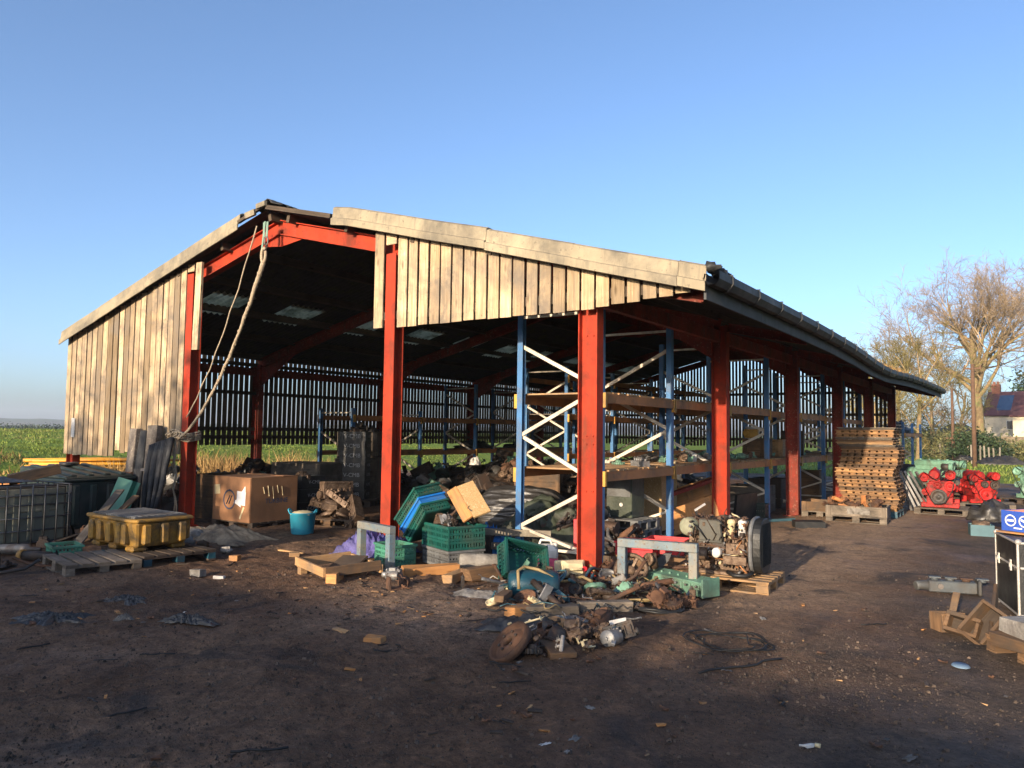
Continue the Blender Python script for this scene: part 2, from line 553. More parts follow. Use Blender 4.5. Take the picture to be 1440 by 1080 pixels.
M['bark'] = mat('sunlit_bark', (.30, .21, .11), (.17, .115, .06), scale=6, rough=.95, tone=.5, dirt=(.16, .17, .06), damt=.3, bump=.5, bscale=12)  # warm tan bark with greenish dirt
M['twig'] = mat('bare_twig', (.30, .22, .14), (.21, .15, .09), scale=.6, rough=.9, tone=.8, bump=0)
M['twig_olive'] = mat('olive_twig', (.24, .19, .06), (.16, .13, .045), scale=.5, rough=.9, tone=.9, bump=0)
M['leaf_dark'] = mat('dark_leaf', (.035, .06, .022), (.022, .04, .015), scale=1.5, rough=.7, tone=1.0, bump=0)
M['leaf_scrub'] = mat('scrub_leaf', (.13, .12, .05), (.07, .085, .03), scale=.6, rough=.8, tone=1.0, bump=0)
M['pole'] = mat('creosoted_pole', (.15, .085, .05), (.10, .055, .035), rough=.9)
M['grass'] = mat('grass_blades', (.17, .22, .035), (.13, .17, .028), scale=.25, rough=.7, tone=1.1, bump=0, dirt=(.23, .2, .075), damt=.3, dscale=.35, trans=.25)
M['reed'] = mat('dry_reed', (.42, .27, .10), (.30, .17, .06), scale=.5, rough=.9, tone=.9, bump=0, trans=.2)
M['postwood'] = mat('fence_post', (.22, .19, .15), (.15, .13, .10), grain=True, rough=.9)
# ------------------------------------------------------------------ light and sky
SUN_EL, SUN_TH = radians(11.6), radians(-2.6)
sun_dir = V((sin(SUN_TH) * cos(SUN_EL), cos(SUN_TH) * cos(SUN_EL), -sin(SUN_EL)))
sd = bpy.data.lights.new('sun', 'SUN')
sd.energy = 3.6
sd.angle = radians(.55)
sd.color = (1.0, .81, .59)
so = bpy.data.objects.new('sun', sd)
COL.objects.link(so)
so.rotation_euler = sun_dir.to_track_quat('-Z', 'Y').to_euler()
so.location = (0, -30, 30)
w = bpy.data.worlds.new('World')
scene.world = w
w.use_nodes = True
wt = w.node_tree
wt.nodes.clear()
sky = wt.nodes.new('ShaderNodeTexSky')
sky.sky_type = 'NISHITA'
sky.sun_disc = False
sky.sun_elevation = SUN_EL
sky.sun_rotation = atan2(-sun_dir.x, -sun_dir.y)
sky.altitude = 20
sky.air_density = .68
sky.dust_density = 2.0
sky.ozone_density = 2.5
bg = wt.nodes.new('ShaderNodeBackground')
bg.inputs['Strength'].default_value = .126
wo = wt.nodes.new('ShaderNodeOutputWorld')
wt.links.new(sky.outputs[0], bg.inputs[0])
wt.links.new(bg.outputs[0], wo.inputs[0])
scene.view_settings.view_transform = 'Standard'
scene.view_settings.look = 'None'
scene.view_settings.exposure = 1.4
scene.view_settings.gamma = 1.0
scene.cycles.max_bounces = 6
scene.cycles.diffuse_bounces = 4
scene.cycles.use_adaptive_sampling = True
try:
    scene.cycles.use_denoising = True
    scene.cycles.denoiser = 'OPENIMAGEDENOISE'
except Exception:
    pass

# ------------------------------------------------------------------ ground materials


def ground_mat():
    n = NT('yard_earth')
    tc = n.n('ShaderNodeTexCoord')
    P = tc.outputs['Object']
    sx = n.n('ShaderNodeSeparateXYZ')
    n.l(P, sx.inputs[0])
    big = n.noise(P, .45, 6, .6, .6)
    mid = n.noise(P, 2.3, 6, .65, .4)
    fine = n.noise(P, 22, 5, .7)
    gr = n.noise(P, 75, 3, .7)
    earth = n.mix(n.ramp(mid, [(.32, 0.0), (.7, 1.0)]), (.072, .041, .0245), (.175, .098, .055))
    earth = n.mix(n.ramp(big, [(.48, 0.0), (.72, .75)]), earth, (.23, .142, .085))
    # tarmac lane beside the barn, wandering edge, darkened further for partial shade
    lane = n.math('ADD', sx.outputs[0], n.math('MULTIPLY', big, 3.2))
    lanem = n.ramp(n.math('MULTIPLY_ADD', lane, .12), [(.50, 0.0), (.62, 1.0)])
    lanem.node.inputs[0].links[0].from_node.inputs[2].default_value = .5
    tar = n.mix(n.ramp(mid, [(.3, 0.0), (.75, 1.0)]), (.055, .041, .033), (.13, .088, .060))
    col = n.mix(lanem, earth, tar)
    # pale dusty concrete strip along the columns, with sunlight painted into its tan
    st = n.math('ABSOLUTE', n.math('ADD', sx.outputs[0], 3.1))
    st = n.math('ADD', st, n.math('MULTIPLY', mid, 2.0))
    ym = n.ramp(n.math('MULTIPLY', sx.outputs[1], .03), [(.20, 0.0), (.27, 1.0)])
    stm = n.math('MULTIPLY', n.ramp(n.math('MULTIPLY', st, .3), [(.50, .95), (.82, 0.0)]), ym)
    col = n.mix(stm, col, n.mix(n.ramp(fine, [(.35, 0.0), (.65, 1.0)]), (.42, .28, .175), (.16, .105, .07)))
    # pale dusty patch in the middle foreground, its sunlit tone painted in
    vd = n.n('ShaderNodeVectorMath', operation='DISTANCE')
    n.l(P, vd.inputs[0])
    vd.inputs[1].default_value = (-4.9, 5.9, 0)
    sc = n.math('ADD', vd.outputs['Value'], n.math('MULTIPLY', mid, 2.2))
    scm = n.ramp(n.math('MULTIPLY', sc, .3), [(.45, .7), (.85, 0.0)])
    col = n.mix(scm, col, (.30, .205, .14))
    # gravel flecks, chips and black oil stains
    vo = n.n('ShaderNodeTexVoronoi')
    vo.inputs['Scale'].default_value = 26
    n.l(P, vo.inputs['Vector'])
    chip = n.ramp(vo.outputs['Distance'], [(.10, 1.0), (.2, 0.0)])
    sel = n.ramp(n.noise(P, 6.5, 4, .7), [(.52, 0.0), (.62, .85)])
    colc = n.mix(n.ramp(gr, [(.4, 0.0), (.6, 1.0)]), (.26, .19, .135), (.11, .08, .06))
    col = n.mix(n.math('MULTIPLY', chip, sel), col, colc)
    oil = n.ramp(n.noise(P, .9, 5, .6, .8), [(.56, 0.0), (.66, .8)])
    col = n.mix(oil, col, (.030, .026, .025))
    col = n.mix(n.math('MULTIPLY', n.ramp(fine, [(.3, .6), (.55, 0.0)]), .9), col, (.026, .019, .015))
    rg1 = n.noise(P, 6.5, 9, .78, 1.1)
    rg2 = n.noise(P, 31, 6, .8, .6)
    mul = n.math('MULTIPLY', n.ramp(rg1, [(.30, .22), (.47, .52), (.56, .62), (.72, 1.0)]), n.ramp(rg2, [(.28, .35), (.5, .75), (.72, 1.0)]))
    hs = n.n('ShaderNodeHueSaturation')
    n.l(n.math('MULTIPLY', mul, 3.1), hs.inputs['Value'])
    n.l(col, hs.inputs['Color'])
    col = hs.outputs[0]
    b = n.n('ShaderNodeBsdfPrincipled')
    n.l(col, b.inputs['Base Color'])
    damp = n.ramp(n.noise(P, .7, 5, .6), [(.42, .92), (.66, .5)])
    n.l(damp, b.inputs['Roughness'])
    b.inputs['Specular IOR Level'].default_value = .3
    h = n.math('ADD', n.math('MULTIPLY', fine, .7), n.math('MULTIPLY', gr, .35))
    h = n.math('ADD', h, n.math('MULTIPLY', chip, .25))
    h = n.math('ADD', h, n.math('MULTIPLY', rg1, 1.1))
    bp = n.n('ShaderNodeBump')
    bp.inputs['Strength'].default_value = 1.0
    bp.inputs['Distance'].default_value = .045
    n.l(h, bp.inputs['Height'])
    n.l(bp.outputs[0], b.inputs['Normal'])
    n.l(b.outputs[0], n.out.inputs[0])
    return n.m


def field_mat():
    n = NT('meadow')
    tc = n.n('ShaderNodeTexCoord')
    P = tc.outputs['Object']
    a = n.noise(P, .06, 6, .6)
    b_ = n.noise(P, 1.4, 5, .7)
    col = n.mix(n.ramp(a, [(.35, 0.0), (.65, 1.0)]), (.15, .22, .032), (.11, .17, .027))
    col = n.mix(n.ramp(b_, [(.4, 0.0), (.7, .8)]), col, (.18, .22, .05))
    col = n.mix(n.ramp(n.noise(P, .33, 5, .7), [(.6, 0.0), (.72, .6)]), col, (.17, .14, .06))
    b = n.n('ShaderNodeBsdfPrincipled')
    n.l(col, b.inputs['Base Color'])
    b.inputs['Roughness'].default_value = .95
    b.inputs['Specular IOR Level'].default_value = .1
    bp = n.n('ShaderNodeBump')
    bp.inputs['Strength'].default_value = .8
    bp.inputs['Distance'].default_value = .3
    n.l(b_, bp.inputs['Height'])
    n.l(bp.outputs[0], b.inputs['Normal'])
    n.l(b.outputs[0], n.out.inputs[0])
    return n.m


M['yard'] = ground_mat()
M['field'] = field_mat()
M['hill'] = mat('far_hill_land', (.07, .10, .04), (.05, .06, .035), scale=.006, rough=1, tone=0, bump=0, dirt=(.12, .11, .07), damt=.4, dscale=.012)


def frange(segs):
    out = []
    for a, b, s in segs:
        k = max(1, int(round((b - a) / s)))
        out += [a + (b - a) * i / k for i in range(k)]
    out.append(segs[-1][1])
    return out


def yard_h(x, y):
    p = V((x, y, 0))
    h = .035 * noise.noise(p * .7) + .028 * noise.noise(p * 2.3) + .026 * abs(noise.noise(p * 5.3)) + .020 * noise.noise(p * 11) + .012 * noise.noise(p * 19)
    if x > -3.2:
        h *= max(.22, 1 - (x + 3.2) * .55)
    return h


mb = MB()
xs = frange([(-30, -17, .5), (-17, -12, .14), (-12, 1.5, .05), (1.5, 9, .5)])
ys = frange([(-30, 0, 2.0), (0, 1, .25), (1, 9.5, .05), (9.5, 14, .14), (14, 36, .5)])
nx, ny = len(xs), len(ys)
vs = [V((x, y, yard_h(x, y))) for y in ys for x in xs]
fs = [(j * nx + i, j * nx + i + 1, (j + 1) * nx + i + 1, (j + 1) * nx + i) for j in range(ny - 1) for i in range(nx - 1)]
mb.add(vs, fs, [[(0, 0)] * 4] * len(fs), .5, True)
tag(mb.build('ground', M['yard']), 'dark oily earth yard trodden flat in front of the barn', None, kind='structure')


def sstep(t):
    t = min(1, max(0, t))
    return t * t * (3 - 2 * t)


def field_h(x, y):
    d = 1.0
    h = -.10
    k = sstep((-21.5 - x) / 9.0) * sstep((y + 10) / 12)
    h += k * (1.05 + .5 * sstep((-30 - x) / 25) + .16 * noise.noise(V((x * .3, y * .3, 1))) + .10 * noise.noise(V((x * .9, y * .9, 2))))
    h += .25 * sstep((y - 38) / 20) * (1 - k) + .05 * noise.noise(V((x * .5, y * .5, 3)))
    r = hypot(x, y)
    if r > 90:
        h += (.25 - h) * sstep((r - 90) / 160)
    return h


mb = MB()
xs = frange([(-2600, -300, 230), (-300, -80, 22), (-80, -18, .8), (-18, 30, 2.5), (30, 90, 10), (90, 1500, 235)])
ys = frange([(-1500, -60, 240), (-60, 0, 6), (0, 60, 1.0), (60, 140, 4), (140, 400, 26), (400, 2600, 220)])
nx, ny = len(xs), len(ys)
vs = [V((x, y, field_h(x, y))) for y in ys for x in xs]
fs = [(j * nx + i, j * nx + i + 1, (j + 1) * nx + i + 1, (j + 1) * nx + i) for j in range(ny - 1) for i in range(nx - 1)]
mb.add(vs, fs, [[(0, 0)] * 4] * len(fs), .5, True)
tag(mb.build('field', M['field']), 'green grass field running to the horizon', None, kind='structure')

# distant hills
mb = MB()


def hillf(u, v):
    a = radians(20 + 100 * u)           # bearing left of +x
    a = radians(95 + 85 * u)
    r = 1500 + 900 * v
    prof = 15 + 9 * noise.noise(V((u * 6, 0, 4))) + 4 * noise.noise(V((u * 40, 0, 9)))
    z = prof * sin(pi * min(1, v * 1.15)) ** .8 if v < .87 else 0
    z += 2.5 * noise.noise(V((u * 60, v * 8, 2))) * sin(pi * v)
    return (r * cos(a), r * sin(a), z - .5)


mb.grid(220, 14, hillf, tone=.5)
tag(mb.build('hills', M['hill']), 'low hazy hills on the far skyline', None, kind='structure')

# ------------------------------------------------------------------ grass on the bank and meadow
rg = random.Random(5)


def blades(mb, n, xr, yr, hr, wd, lean=.5, hfn=field_h, dens=None):
    k = 0
    while k < n:
        x, y = rg.uniform(*xr), rg.uniform(*yr)
        if dens and rg.random() > dens(x, y):
            continue
        k += 1
        z = hfn(x, y) - .02
        h = rg.uniform(*hr)
        a = rg.uniform(0, 2 * pi)
        la = rg.uniform(0, 2 * pi)
        l = h * lean * rg.random()
        wx, wy = cos(a) * wd, sin(a) * wd
        p0, p1 = (x - wx, y - wy, z), (x + wx, y + wy, z)
        q = (x + cos(la) * l, y + sin(la) * l, z + h)
        mb.add([p0, p1, q], [(0, 1, 2)], [[(0, 0), (.1, 0), (.05, 1)]], rg.random())


mb = MB()
clump = lambda x, y: max(.06, min(1, .5 + 1.3 * noise.noise(V((x * .55, y * .55, 7)))))
blades(mb, 34000, (-34, -21.5), (3, 34), (.04, .13), .018, 1.3, dens=clump)
blades(mb, 26000, (-62, -34), (9, 50), (.06, .17), .035, 1.4, dens=clump)
blades(mb, 5000, (-14, 8), (37, 62), (.08, .25), .04, .8)
tag(mb.build('grass', M['grass']), 'rough green grass on the bank behind the barn', None, kind='stuff')
mb = MB()
blades(mb, 2600, (-25.5, -20.5), (12, 21), (.3, .85), .025, .9, dens=lambda x, y: max(0, .4 + 1.6 * noise.noise(V((x * .5, y * .5, 1)))))
blades(mb, 1500, (-30, -18.5), (5, 12), (.05, .25), .03, 1.2)
tag(mb.build('dry_grass', M['reed']), 'straw coloured dead stalks at the foot of the bank', None, kind='stuff')
# ------------------------------------------------------------------ the barn
CX, CY, BAY = -4.515, 8.265, 4.649
LX = -17.02
RX, RZ, SL = -10.405, 5.433, .2535
YF, YB = CY - .30, CY + 5 * BAY + .45
EAVE_R, EAVE_L = -2.95, -17.12


def zt(x):
    return RZ - SL * abs(x - RX)


def sag(x, y):
    """old roof: the eaves dip between frames and kink once towards the far end"""
    e = abs(x - RX) / 7.4
    k = sstep((y - 12) / 6) * (1 - sstep((y - 24) / 7))
    return e * (-.05 * k + .035 * noise.noise(V((y * .22, x * .1, 3))) + (-.10 if x > RX else 0) * math.exp(-((y - 19.0) / 3.2) ** 2))


barn = thing('pole_barn', 'long open sided red steel barn clad in weathered vertical boards', 'barn', (CX, CY, 0))
BO = V((CX, CY, 0))


def bpart(mb, name, m, **k):
    mb.v = [p - BO for p in mb.v]
    return mb.build(name, m, barn, **k)


def ibeam(mb, p, q, depth, width, up, tw=.010, tf=.014):
    """I section: flanges at +-depth/2 along up"""
    p, q, u = V(p), V(q), V(up).normalized()
    for s in (-1, 1):
        o = u * (s * (depth / 2 - tf / 2))
        mb.beam(p + o, q + o, width, tf, u, tone=.5)
    mb.beam(p, q, tw, depth - 2 * tf - .004, u, tone=.5)


# portal columns
for k in range(6):
    y = CY + BAY * k
    mb = MB()
    ibeam(mb, (CX, y, 0), (CX, y, zt(CX) - .30), .262, .16, (1, 0, 0))
    mb.box((CX, y, .012), (.36, .28, .024), tone=.4)
    for zz in (.10, 1.05, 1.62, 1.72, 2.95):
        for sx in (-.045, .045):
            mb.cyl((CX + sx, y - .006, zz), (CX + sx, y - .02, zz), .011, n=6, tone=.2)
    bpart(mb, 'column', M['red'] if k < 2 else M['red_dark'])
    mb = MB()
    ibeam(mb, (LX, y, 0), (LX, y, zt(LX) - .30), .262, .16, (1, 0, 0))
    mb.box((LX, y, .012), (.36, .28, .024), tone=.4)
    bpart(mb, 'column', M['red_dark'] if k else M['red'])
    # rafters of the frame
    for x0 in (LX, CX):
        mb = MB()
        a, b = V((x0, y, zt(x0) - .30)), V((RX, y, zt(RX) - .30))
        nrm = V((SL if x0 > RX else -SL, 0, 1)).normalized()
        ibeam(mb, a, b, .24, .14, nrm)
        s = 1 if x0 > RX else -1
        if k:
         # haunch at the knee and gusset at the apex
         mb.prism([(x0, zt(x0) - .42), (x0 - s * 1.5, zt(x0) + SL * 1.5 - .42), (x0, zt(x0) - .95)], -.012, .012,
                 Matrix(((1, 0, 0, 0), (0, 0, -1, y), (0, 1, 0, 0), (0, 0, 0, 1))), tone=.5)
        mb.prism([(RX, zt(RX) - .42), (RX + s * .55, zt(RX) - SL * .55 - .42), (RX, zt(RX) - .62)], -.010, .010,
                 Matrix(((1, 0, 0, 0), (0, 0, -1, y + s * .002), (0, 1, 0, 0), (0, 0, 0, 1))), tone=.5)
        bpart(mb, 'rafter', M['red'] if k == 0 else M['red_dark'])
    # short outrigger carrying the wide right-hand eave
    mb = MB()
    ibeam(mb, (CX + .14, y, zt(CX) - .34), (EAVE_R - .12, y, zt(EAVE_R) - .24), .15, .10, (SL, 0, 1))
    bpart(mb, 'outrigger', M['red_dark'])
# gable posts, flange to the front, with the short piece of board closing the top
for px in (-12.67, -7.70):
    mb = MB()
    ibeam(mb, (px, CY - .10, 0), (px, CY - .10, zt(px) - (.30 if px < -10 else .42)), .20, .19, (0, 1, 0))
    mb.box((px, CY - .10, .012), (.3, .3, .024), tone=.4)
    bpart(mb, 'gable_post', M['red'])
# eaves beams and knee stays
for x in (CX, LX):
    mb = MB()
    for k in range(5):
        y0, y1 = CY + BAY * k + .1, CY + BAY * (k + 1) - .1
        mb.beam((x, y0, zt(x) - .50), (x, y1, zt(x) - .50), .09, .20)
    bpart(mb, 'eaves_beam', M['red_dark'])
# purlins
for x in [LX + .1 + i * 1.29 for i in range(6)] + [EAVE_R - .25 - i * 1.36 for i in range(6)]:
    mb = MB()
    mb.box((x, (YF + YB) / 2 + .02, zt(x) - .135), (.07, YB - YF - .14, .15), (0, atan2(SL, 1) * (1 if x > RX else -1), 0))
    bpart(mb, 'purlin', M['purlin'])

# corrugated roof: each slope in three strips so that the rooflights lie in the middle one
PITCH_C, AMP = .146, .024


def corr(u0, u1, y0, y1, dz, name, m, side, step=6, thick=.007, ycap=None):
    n = max(4, int(round((y1 - y0) / PITCH_C * step)))
    mb = MB()
    for s, flip in ((0, 0), (1, 1)):
        def fn(a, b, s=s):
            y = y0 + (y1 - y0) * a
            x = u0 + (u1 - u0) * b
            z = zt(x) - .05 + dz + AMP * cos(2 * pi * y / PITCH_C) + sag(x, y) - s * thick
            return (x, y, z)
        mb.grid(n, 3, fn, tone=.5)
    # cut edges
    for b in (0, 1):
        x = u0 if b == 0 else u1
        mb.grid(n, 1, lambda a, t: (x, y0 + (y1 - y0) * a, zt(x) - .05 + dz + AMP * cos(2 * pi * (y0 + (y1 - y0) * a) / PITCH_C) + sag(x, y0 + (y1 - y0) * a) - t * thick), tone=.5)
    return bpart(mb, name, m)


YC = YF - .02
corr(RX - .02, -13.80, YC, YB, .006, 'roof_sheet', M['fibre'], -1)
corr(-14.78, EAVE_L, YC, YB, -.004, 'roof_sheet', M['fibre'], -1)
lights = [9.25, 11.25, 13.45, 15.62, 17.65, 19.75, 21.9, 24.0, 26.2, 28.4]
yprev = YC
for ly in lights:
    corr(-13.76, -14.82, yprev, ly + .01, .0, 'roof_sheet', M['fibre'], -1)
    corr(-13.70, -14.88, ly, ly + 1.02, .003, 'rooflight', M['skylight'], -1)
    yprev = ly + 1.01
corr(-13.76, -14.82, yprev, YB, .0, 'roof_sheet', M['fibre'], -1)
corr(RX + .02, -6.4, YC, YB, .006, 'roof_sheet', M['fibre'], 1)
corr(-6.36, EAVE_R, YC, YB, -.004, 'roof_sheet', M['fibre'], 1)
# ridge capping in overlapping two-wing pieces, the first one slipped
mb = MB()
y = YF - .03
i = 0
while y < YB - .3:
    y2 = min(y + 1.15, YB + .03)
    for s in (-1, 1):
        def rf(a, b, s=s, y=y, y2=y2, i=i):
            x = RX + s * .33 * b
            yy = y + (y2 - y) * a
            return (x, yy, zt(x) + .03 + (.05 if b < .2 else 0) + AMP * .7 * b * cos(2 * pi * yy / PITCH_C) + (.012 if i % 2 else 0) + (.03 * (1 - a) if i == 0 else 0))
        mb.grid(28, 6, rf, tone=random.random())
    y = y2 - .08
    i += 1
bpart(mb, 'ridge_cap', M['fibre'], solid=.008)
# broken strips where the bargeboard is missing at the apex
mb = MB()
mb.beam((-11.15, YF - .02, zt(-11.15) + .02), (-10.55, YF - .02, zt(-10.55) + .03), .05, .05, tone=.3)
mb.beam((-10.40, YF - .03, RZ - .03), (-8.85, YF - .03, zt(-8.85) - .02), .05, .07, tone=.1)
bpart(mb, 'verge_batten', M['purlin'])
mb = MB()
mb.box((-10.78, YF - .06, zt(-10.78) + .0), (.22, .05, .10), (0, -.2, .1), tone=.9)
mb.box((-10.50, YF - .06, zt(-10.50) + .04), (.26, .05, .08), (0, -.05, -.1), tone=.5)
bpart(mb, 'bargeboard_fragment', M['barge'])


# bargeboards: an upright face with a rolled top and a lip below
def barge(pts, name='bargeboard'):
    """pts: (x, lift)"""
    mb = MB()
    for i in range(len(pts) - 1):
        (xa, la), (xb, lb) = pts[i], pts[i + 1]
        n = 8
        prof = [(.20, .035), (.05, .045), (.0, .02), (-.018, -.14), (-.05, -.155), (-.05, -.255), (-.035, -.26), (-.03, -.17), (.0, -.14), (.012, .01), (.2, .02)]

        def fn(a, b, xa=xa, xb=xb, la=la, lb=lb):
            x = xa + (xb - xa) * a
            l = la + (lb - la) * a
            k = min(len(prof) - 1, int(round(b * (len(prof) - 1))))
            dy, dz = prof[k]
            return (x, YF - .015 + dy, zt(x) + l + dz + .012 * noise.noise(V((x * .8, i, 0))))
        mb.grid(n, len(prof) - 1, fn, tone=random.random(), smooth=False)
        for x, l in ((xa, la), (xb, lb)):
            poly = [(YF - .015 + dy, zt(x) + l + dz) for dy, dz in prof]
            mb.add([V((x, yy, zz)) for yy, zz in poly], [tuple(range(len(poly)))], None, .3)
    return bpart(mb, name, M['barge'])


barge([(-17.12, .02), (-15.6, .055), (-13.9, .09)])
barge([(-13.905, .10), (-12.4, .12), (-11.12, .13)])
barge([(-8.82, .10), (-8.5, .125), (-7.2, .11), (-5.9, .10)])
barge([(-5.895, .085), (-4.6, .05), (-3.25, .015)])
barge([(-3.245, .03), (-2.93, .02)])


# board cladding
def boards(name, x0, x1, zb, pitch, wd, y, zt_off=.20, m='clad', skip=(), thick=.022, along='x', rnd=.012, fixed_top=None):
    mb = MB()
    n = int(abs(x1 - x0) / pitch + .5)
    for i in range(n):
        u = x0 + (x1 - x0) * (i + .5) / n
        if any(a < u < b for a, b in skip):
            continue
        wv = wd * random.uniform(.94, 1.04)
        b0 = (zb(u) if callable(zb) else zb) + random.uniform(-rnd, rnd)
        t0 = fixed_top if fixed_top else zt(u) - zt_off
        tl = random.uniform(-.004, .004)
        if t0 - b0 < .03:
            continue
        if along == 'x':
            mb.box((u, y + random.uniform(-.004, .004), (b0 + t0) / 2), (wv, thick, t0 - b0), (random.uniform(-.003, .003), tl, random.uniform(-.02, .02)), tone=(random.uniform(-.55, -.1) if random.random() < .11 else random.gauss(.55, .28)))
        else:
            mb.box((y + random.uniform(-.004, .004), u, (b0 + t0) / 2), (thick, wv, t0 - b0), (tl, 0, random.uniform(-.02, .02)))
    return bpart(mb, name, M[m])


YCL = CY - .185
boards('front_cladding', -17.08, -15.05, 1.18, .195, .168, YCL, .12)
boards('front_cladding', -15.03, -12.79, 1.28, .187, .160, YCL, .12, rnd=.03)
boards('front_cladding', -8.05, -7.83, 3.26, .22, .19, YCL, .12)
boards('front_cladding', -7.58, CX + 1.37, lambda u: 3.24 + max(0, (u + 4.5)) * .07, .2, .166, YCL, .12, rnd=.008)
mb = MB()
mb.box((-7.705, YCL, (zt(-7.7) - .12 + 4.46) / 2), (.2, .022, zt(-7.7) - .12 - 4.46))
mb.box((-12.67, YCL, (zt(-12.67) - .12 + 4.60) / 2), (.2, .022, zt(-12.67) - .12 - 4.60))
bpart(mb, 'front_cladding', M['clad'])
mb = MB()
mb.box((-12.42, YCL - .01, 3.95), (.17, .045, 1.58), (0, .03, 0), tone=.9)
bpart(mb, 'edge_plank', M['clad'])
# rails carrying the boards
for x, z, l in ((-14.9, 1.55, 4.0), (-14.9, 2.4, 4.0), (-14.9, 3.3, 4.0), (-5.6, 3.42, 4.6)):
    mb = MB()
    mb.box((x, YCL + .06, z), (l, .08, .12))
    bpart(mb, 'cladding_rail', M['purlin'])
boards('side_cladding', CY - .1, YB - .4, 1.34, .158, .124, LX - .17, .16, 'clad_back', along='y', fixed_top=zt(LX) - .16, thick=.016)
for z in (1.55, 1.76, 2.7, 3.45):
    mb = MB()
    mb.box((LX - .11, (CY + YB) / 2 - .2, z), (.07, YB - CY - .5, .09))
    bpart(mb, 'cladding_rail', M['purlin'])
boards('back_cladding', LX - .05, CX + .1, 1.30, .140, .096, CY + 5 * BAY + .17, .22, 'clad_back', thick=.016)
for z in (1.6, 2.6, 3.45):
    mb = MB()
    mb.box(((LX + CX) / 2, CY + 5 * BAY + .1, z), (12.2, .07, .1))
    bpart(mb, 'cladding_rail', M['purlin'])
# small pale plate screwed to the left boards
mb = MB()
mb.prism([(-.07 + .02, -.20), (.05, -.20), (.07, -.18), (.07, .18), (.05, .20), (-.05, .20), (-.07, .18), (-.07, -.18)], 0, .006,
         Matrix.Translation((-16.66, YCL - .02, 1.74)) @ Matrix.Rotation(pi / 2, 4, 'X'))
o = mb.build('notice_plate', M['white'])
tag(o, 'small blank cream plate fixed to the boards at the left corner of the barn', 'sign')

# gutter and fascia along the open right eave
mb = MB()
n = 70
prof = [(-.02, .02), (-.035, -.05), (.02, -.115), (.10, -.115), (.15, -.05), (.15, .035), (.142, .035), (.142, -.045), (.097, -.105), (.024, -.105), (-.025, -.045), (-.012, .02)]


def gfn(a, b):
    y = YF - .05 + (YB - YF + .1) * a
    k = min(len(prof) - 1, int(round(b * (len(prof) - 1))))
    dx, dz = prof[k]
    return (EAVE_R + .03 + dx, y, zt(EAVE_R) - .07 + dz + sag(EAVE_R, y) * 1.1)


mb.grid(n, len(prof) - 1, gfn, smooth=False, tone=.4)
bpart(mb, 'gutter', M['gutter'])
for i in range(24):
    mb = MB()
    y = YF + .35 + i * 1.0
    z = zt(EAVE_R) - .07 + sag(EAVE_R, y)
    mb.tube([(EAVE_R - .05, y, z + .03), (EAVE_R + .0, y, z + .05), (EAVE_R + .19, y, z + .045), (EAVE_R + .195, y, z - .05), (EAVE_R + .14, y, z - .125), (EAVE_R + .05, y, z - .13)], .010, 5)
    bpart(mb, 'gutter_bracket', M['gutter'])
mb = MB()
for i in range(12):
    ya, yb = YF + .0 + i * 2.0, YF + (i + 1) * 2.0 - .012
    yb = min(yb, YB)
    za, zb = zt(EAVE_R) - .22 + sag(EAVE_R, ya), zt(EAVE_R) - .22 + sag(EAVE_R, yb)
    mb.beam((EAVE_R + .0, ya, za), (EAVE_R + .0, yb, zb), .028, .21)
bpart(mb, 'fascia', M['fascia'])
# broken gutter end: shreds hanging at the front corner
mb = MB()
for i in range(5):
    y = YF + .05 + .13 * i
    mb.blob((EAVE_R + .05, y, zt(EAVE_R) + .03 - .01 * i), (.09, .08, .06), i, .5, 2.5, 10, 7)
bpart(mb, 'gutter_debris', M['gutter'])
# moss and weeds rooted in the far gutter
mb = MB()
rg2 = random.Random(3)
for i in range(420):
    y = rg2.choice([rg2.gauss(21.5, .9), rg2.gauss(18.6, .8), rg2.uniform(16, 31)])
    x = EAVE_R - rg2.uniform(-.1, .5)
    z = zt(x) + sag(x, y) - .03
    a = rg2.uniform(0, 6.28)
    h = rg2.uniform(.05, .19)
    mb.add([(x - .012, y, z), (x + .012, y + .01, z), (x + cos(a) * h * .5, y + sin(a) * h * .5, z + h)], [(0, 1, 2)], None, rg2.random())
o = bpart(mb, 'gutter_weeds', M['reed'])

# ------------------------------------------------------------------ hoist rope at the apex
hoist = thing('hoist_rope', 'thick sisal rope hanging from the barn apex and knotted to a red post', 'rope', (RX + .05, CY - .32, 0))
HO = V((RX + .05, CY - .32, 0))


def hpart(mb, name, m):
    mb.v = [p - HO for p in mb.v]
    return mb.build(name, m, hoist)


def cat(p, q, n, sagz, wob=0):
    p, q = V(p), V(q)
    return [p.lerp(q, i / n) + V((wob * noise.noise(V((i * .5, 1, 2))), wob * noise.noise(V((i * .5, 7, 2))), -sagz * 4 * (i / n) * (1 - i / n))) for i in range(n + 1)]


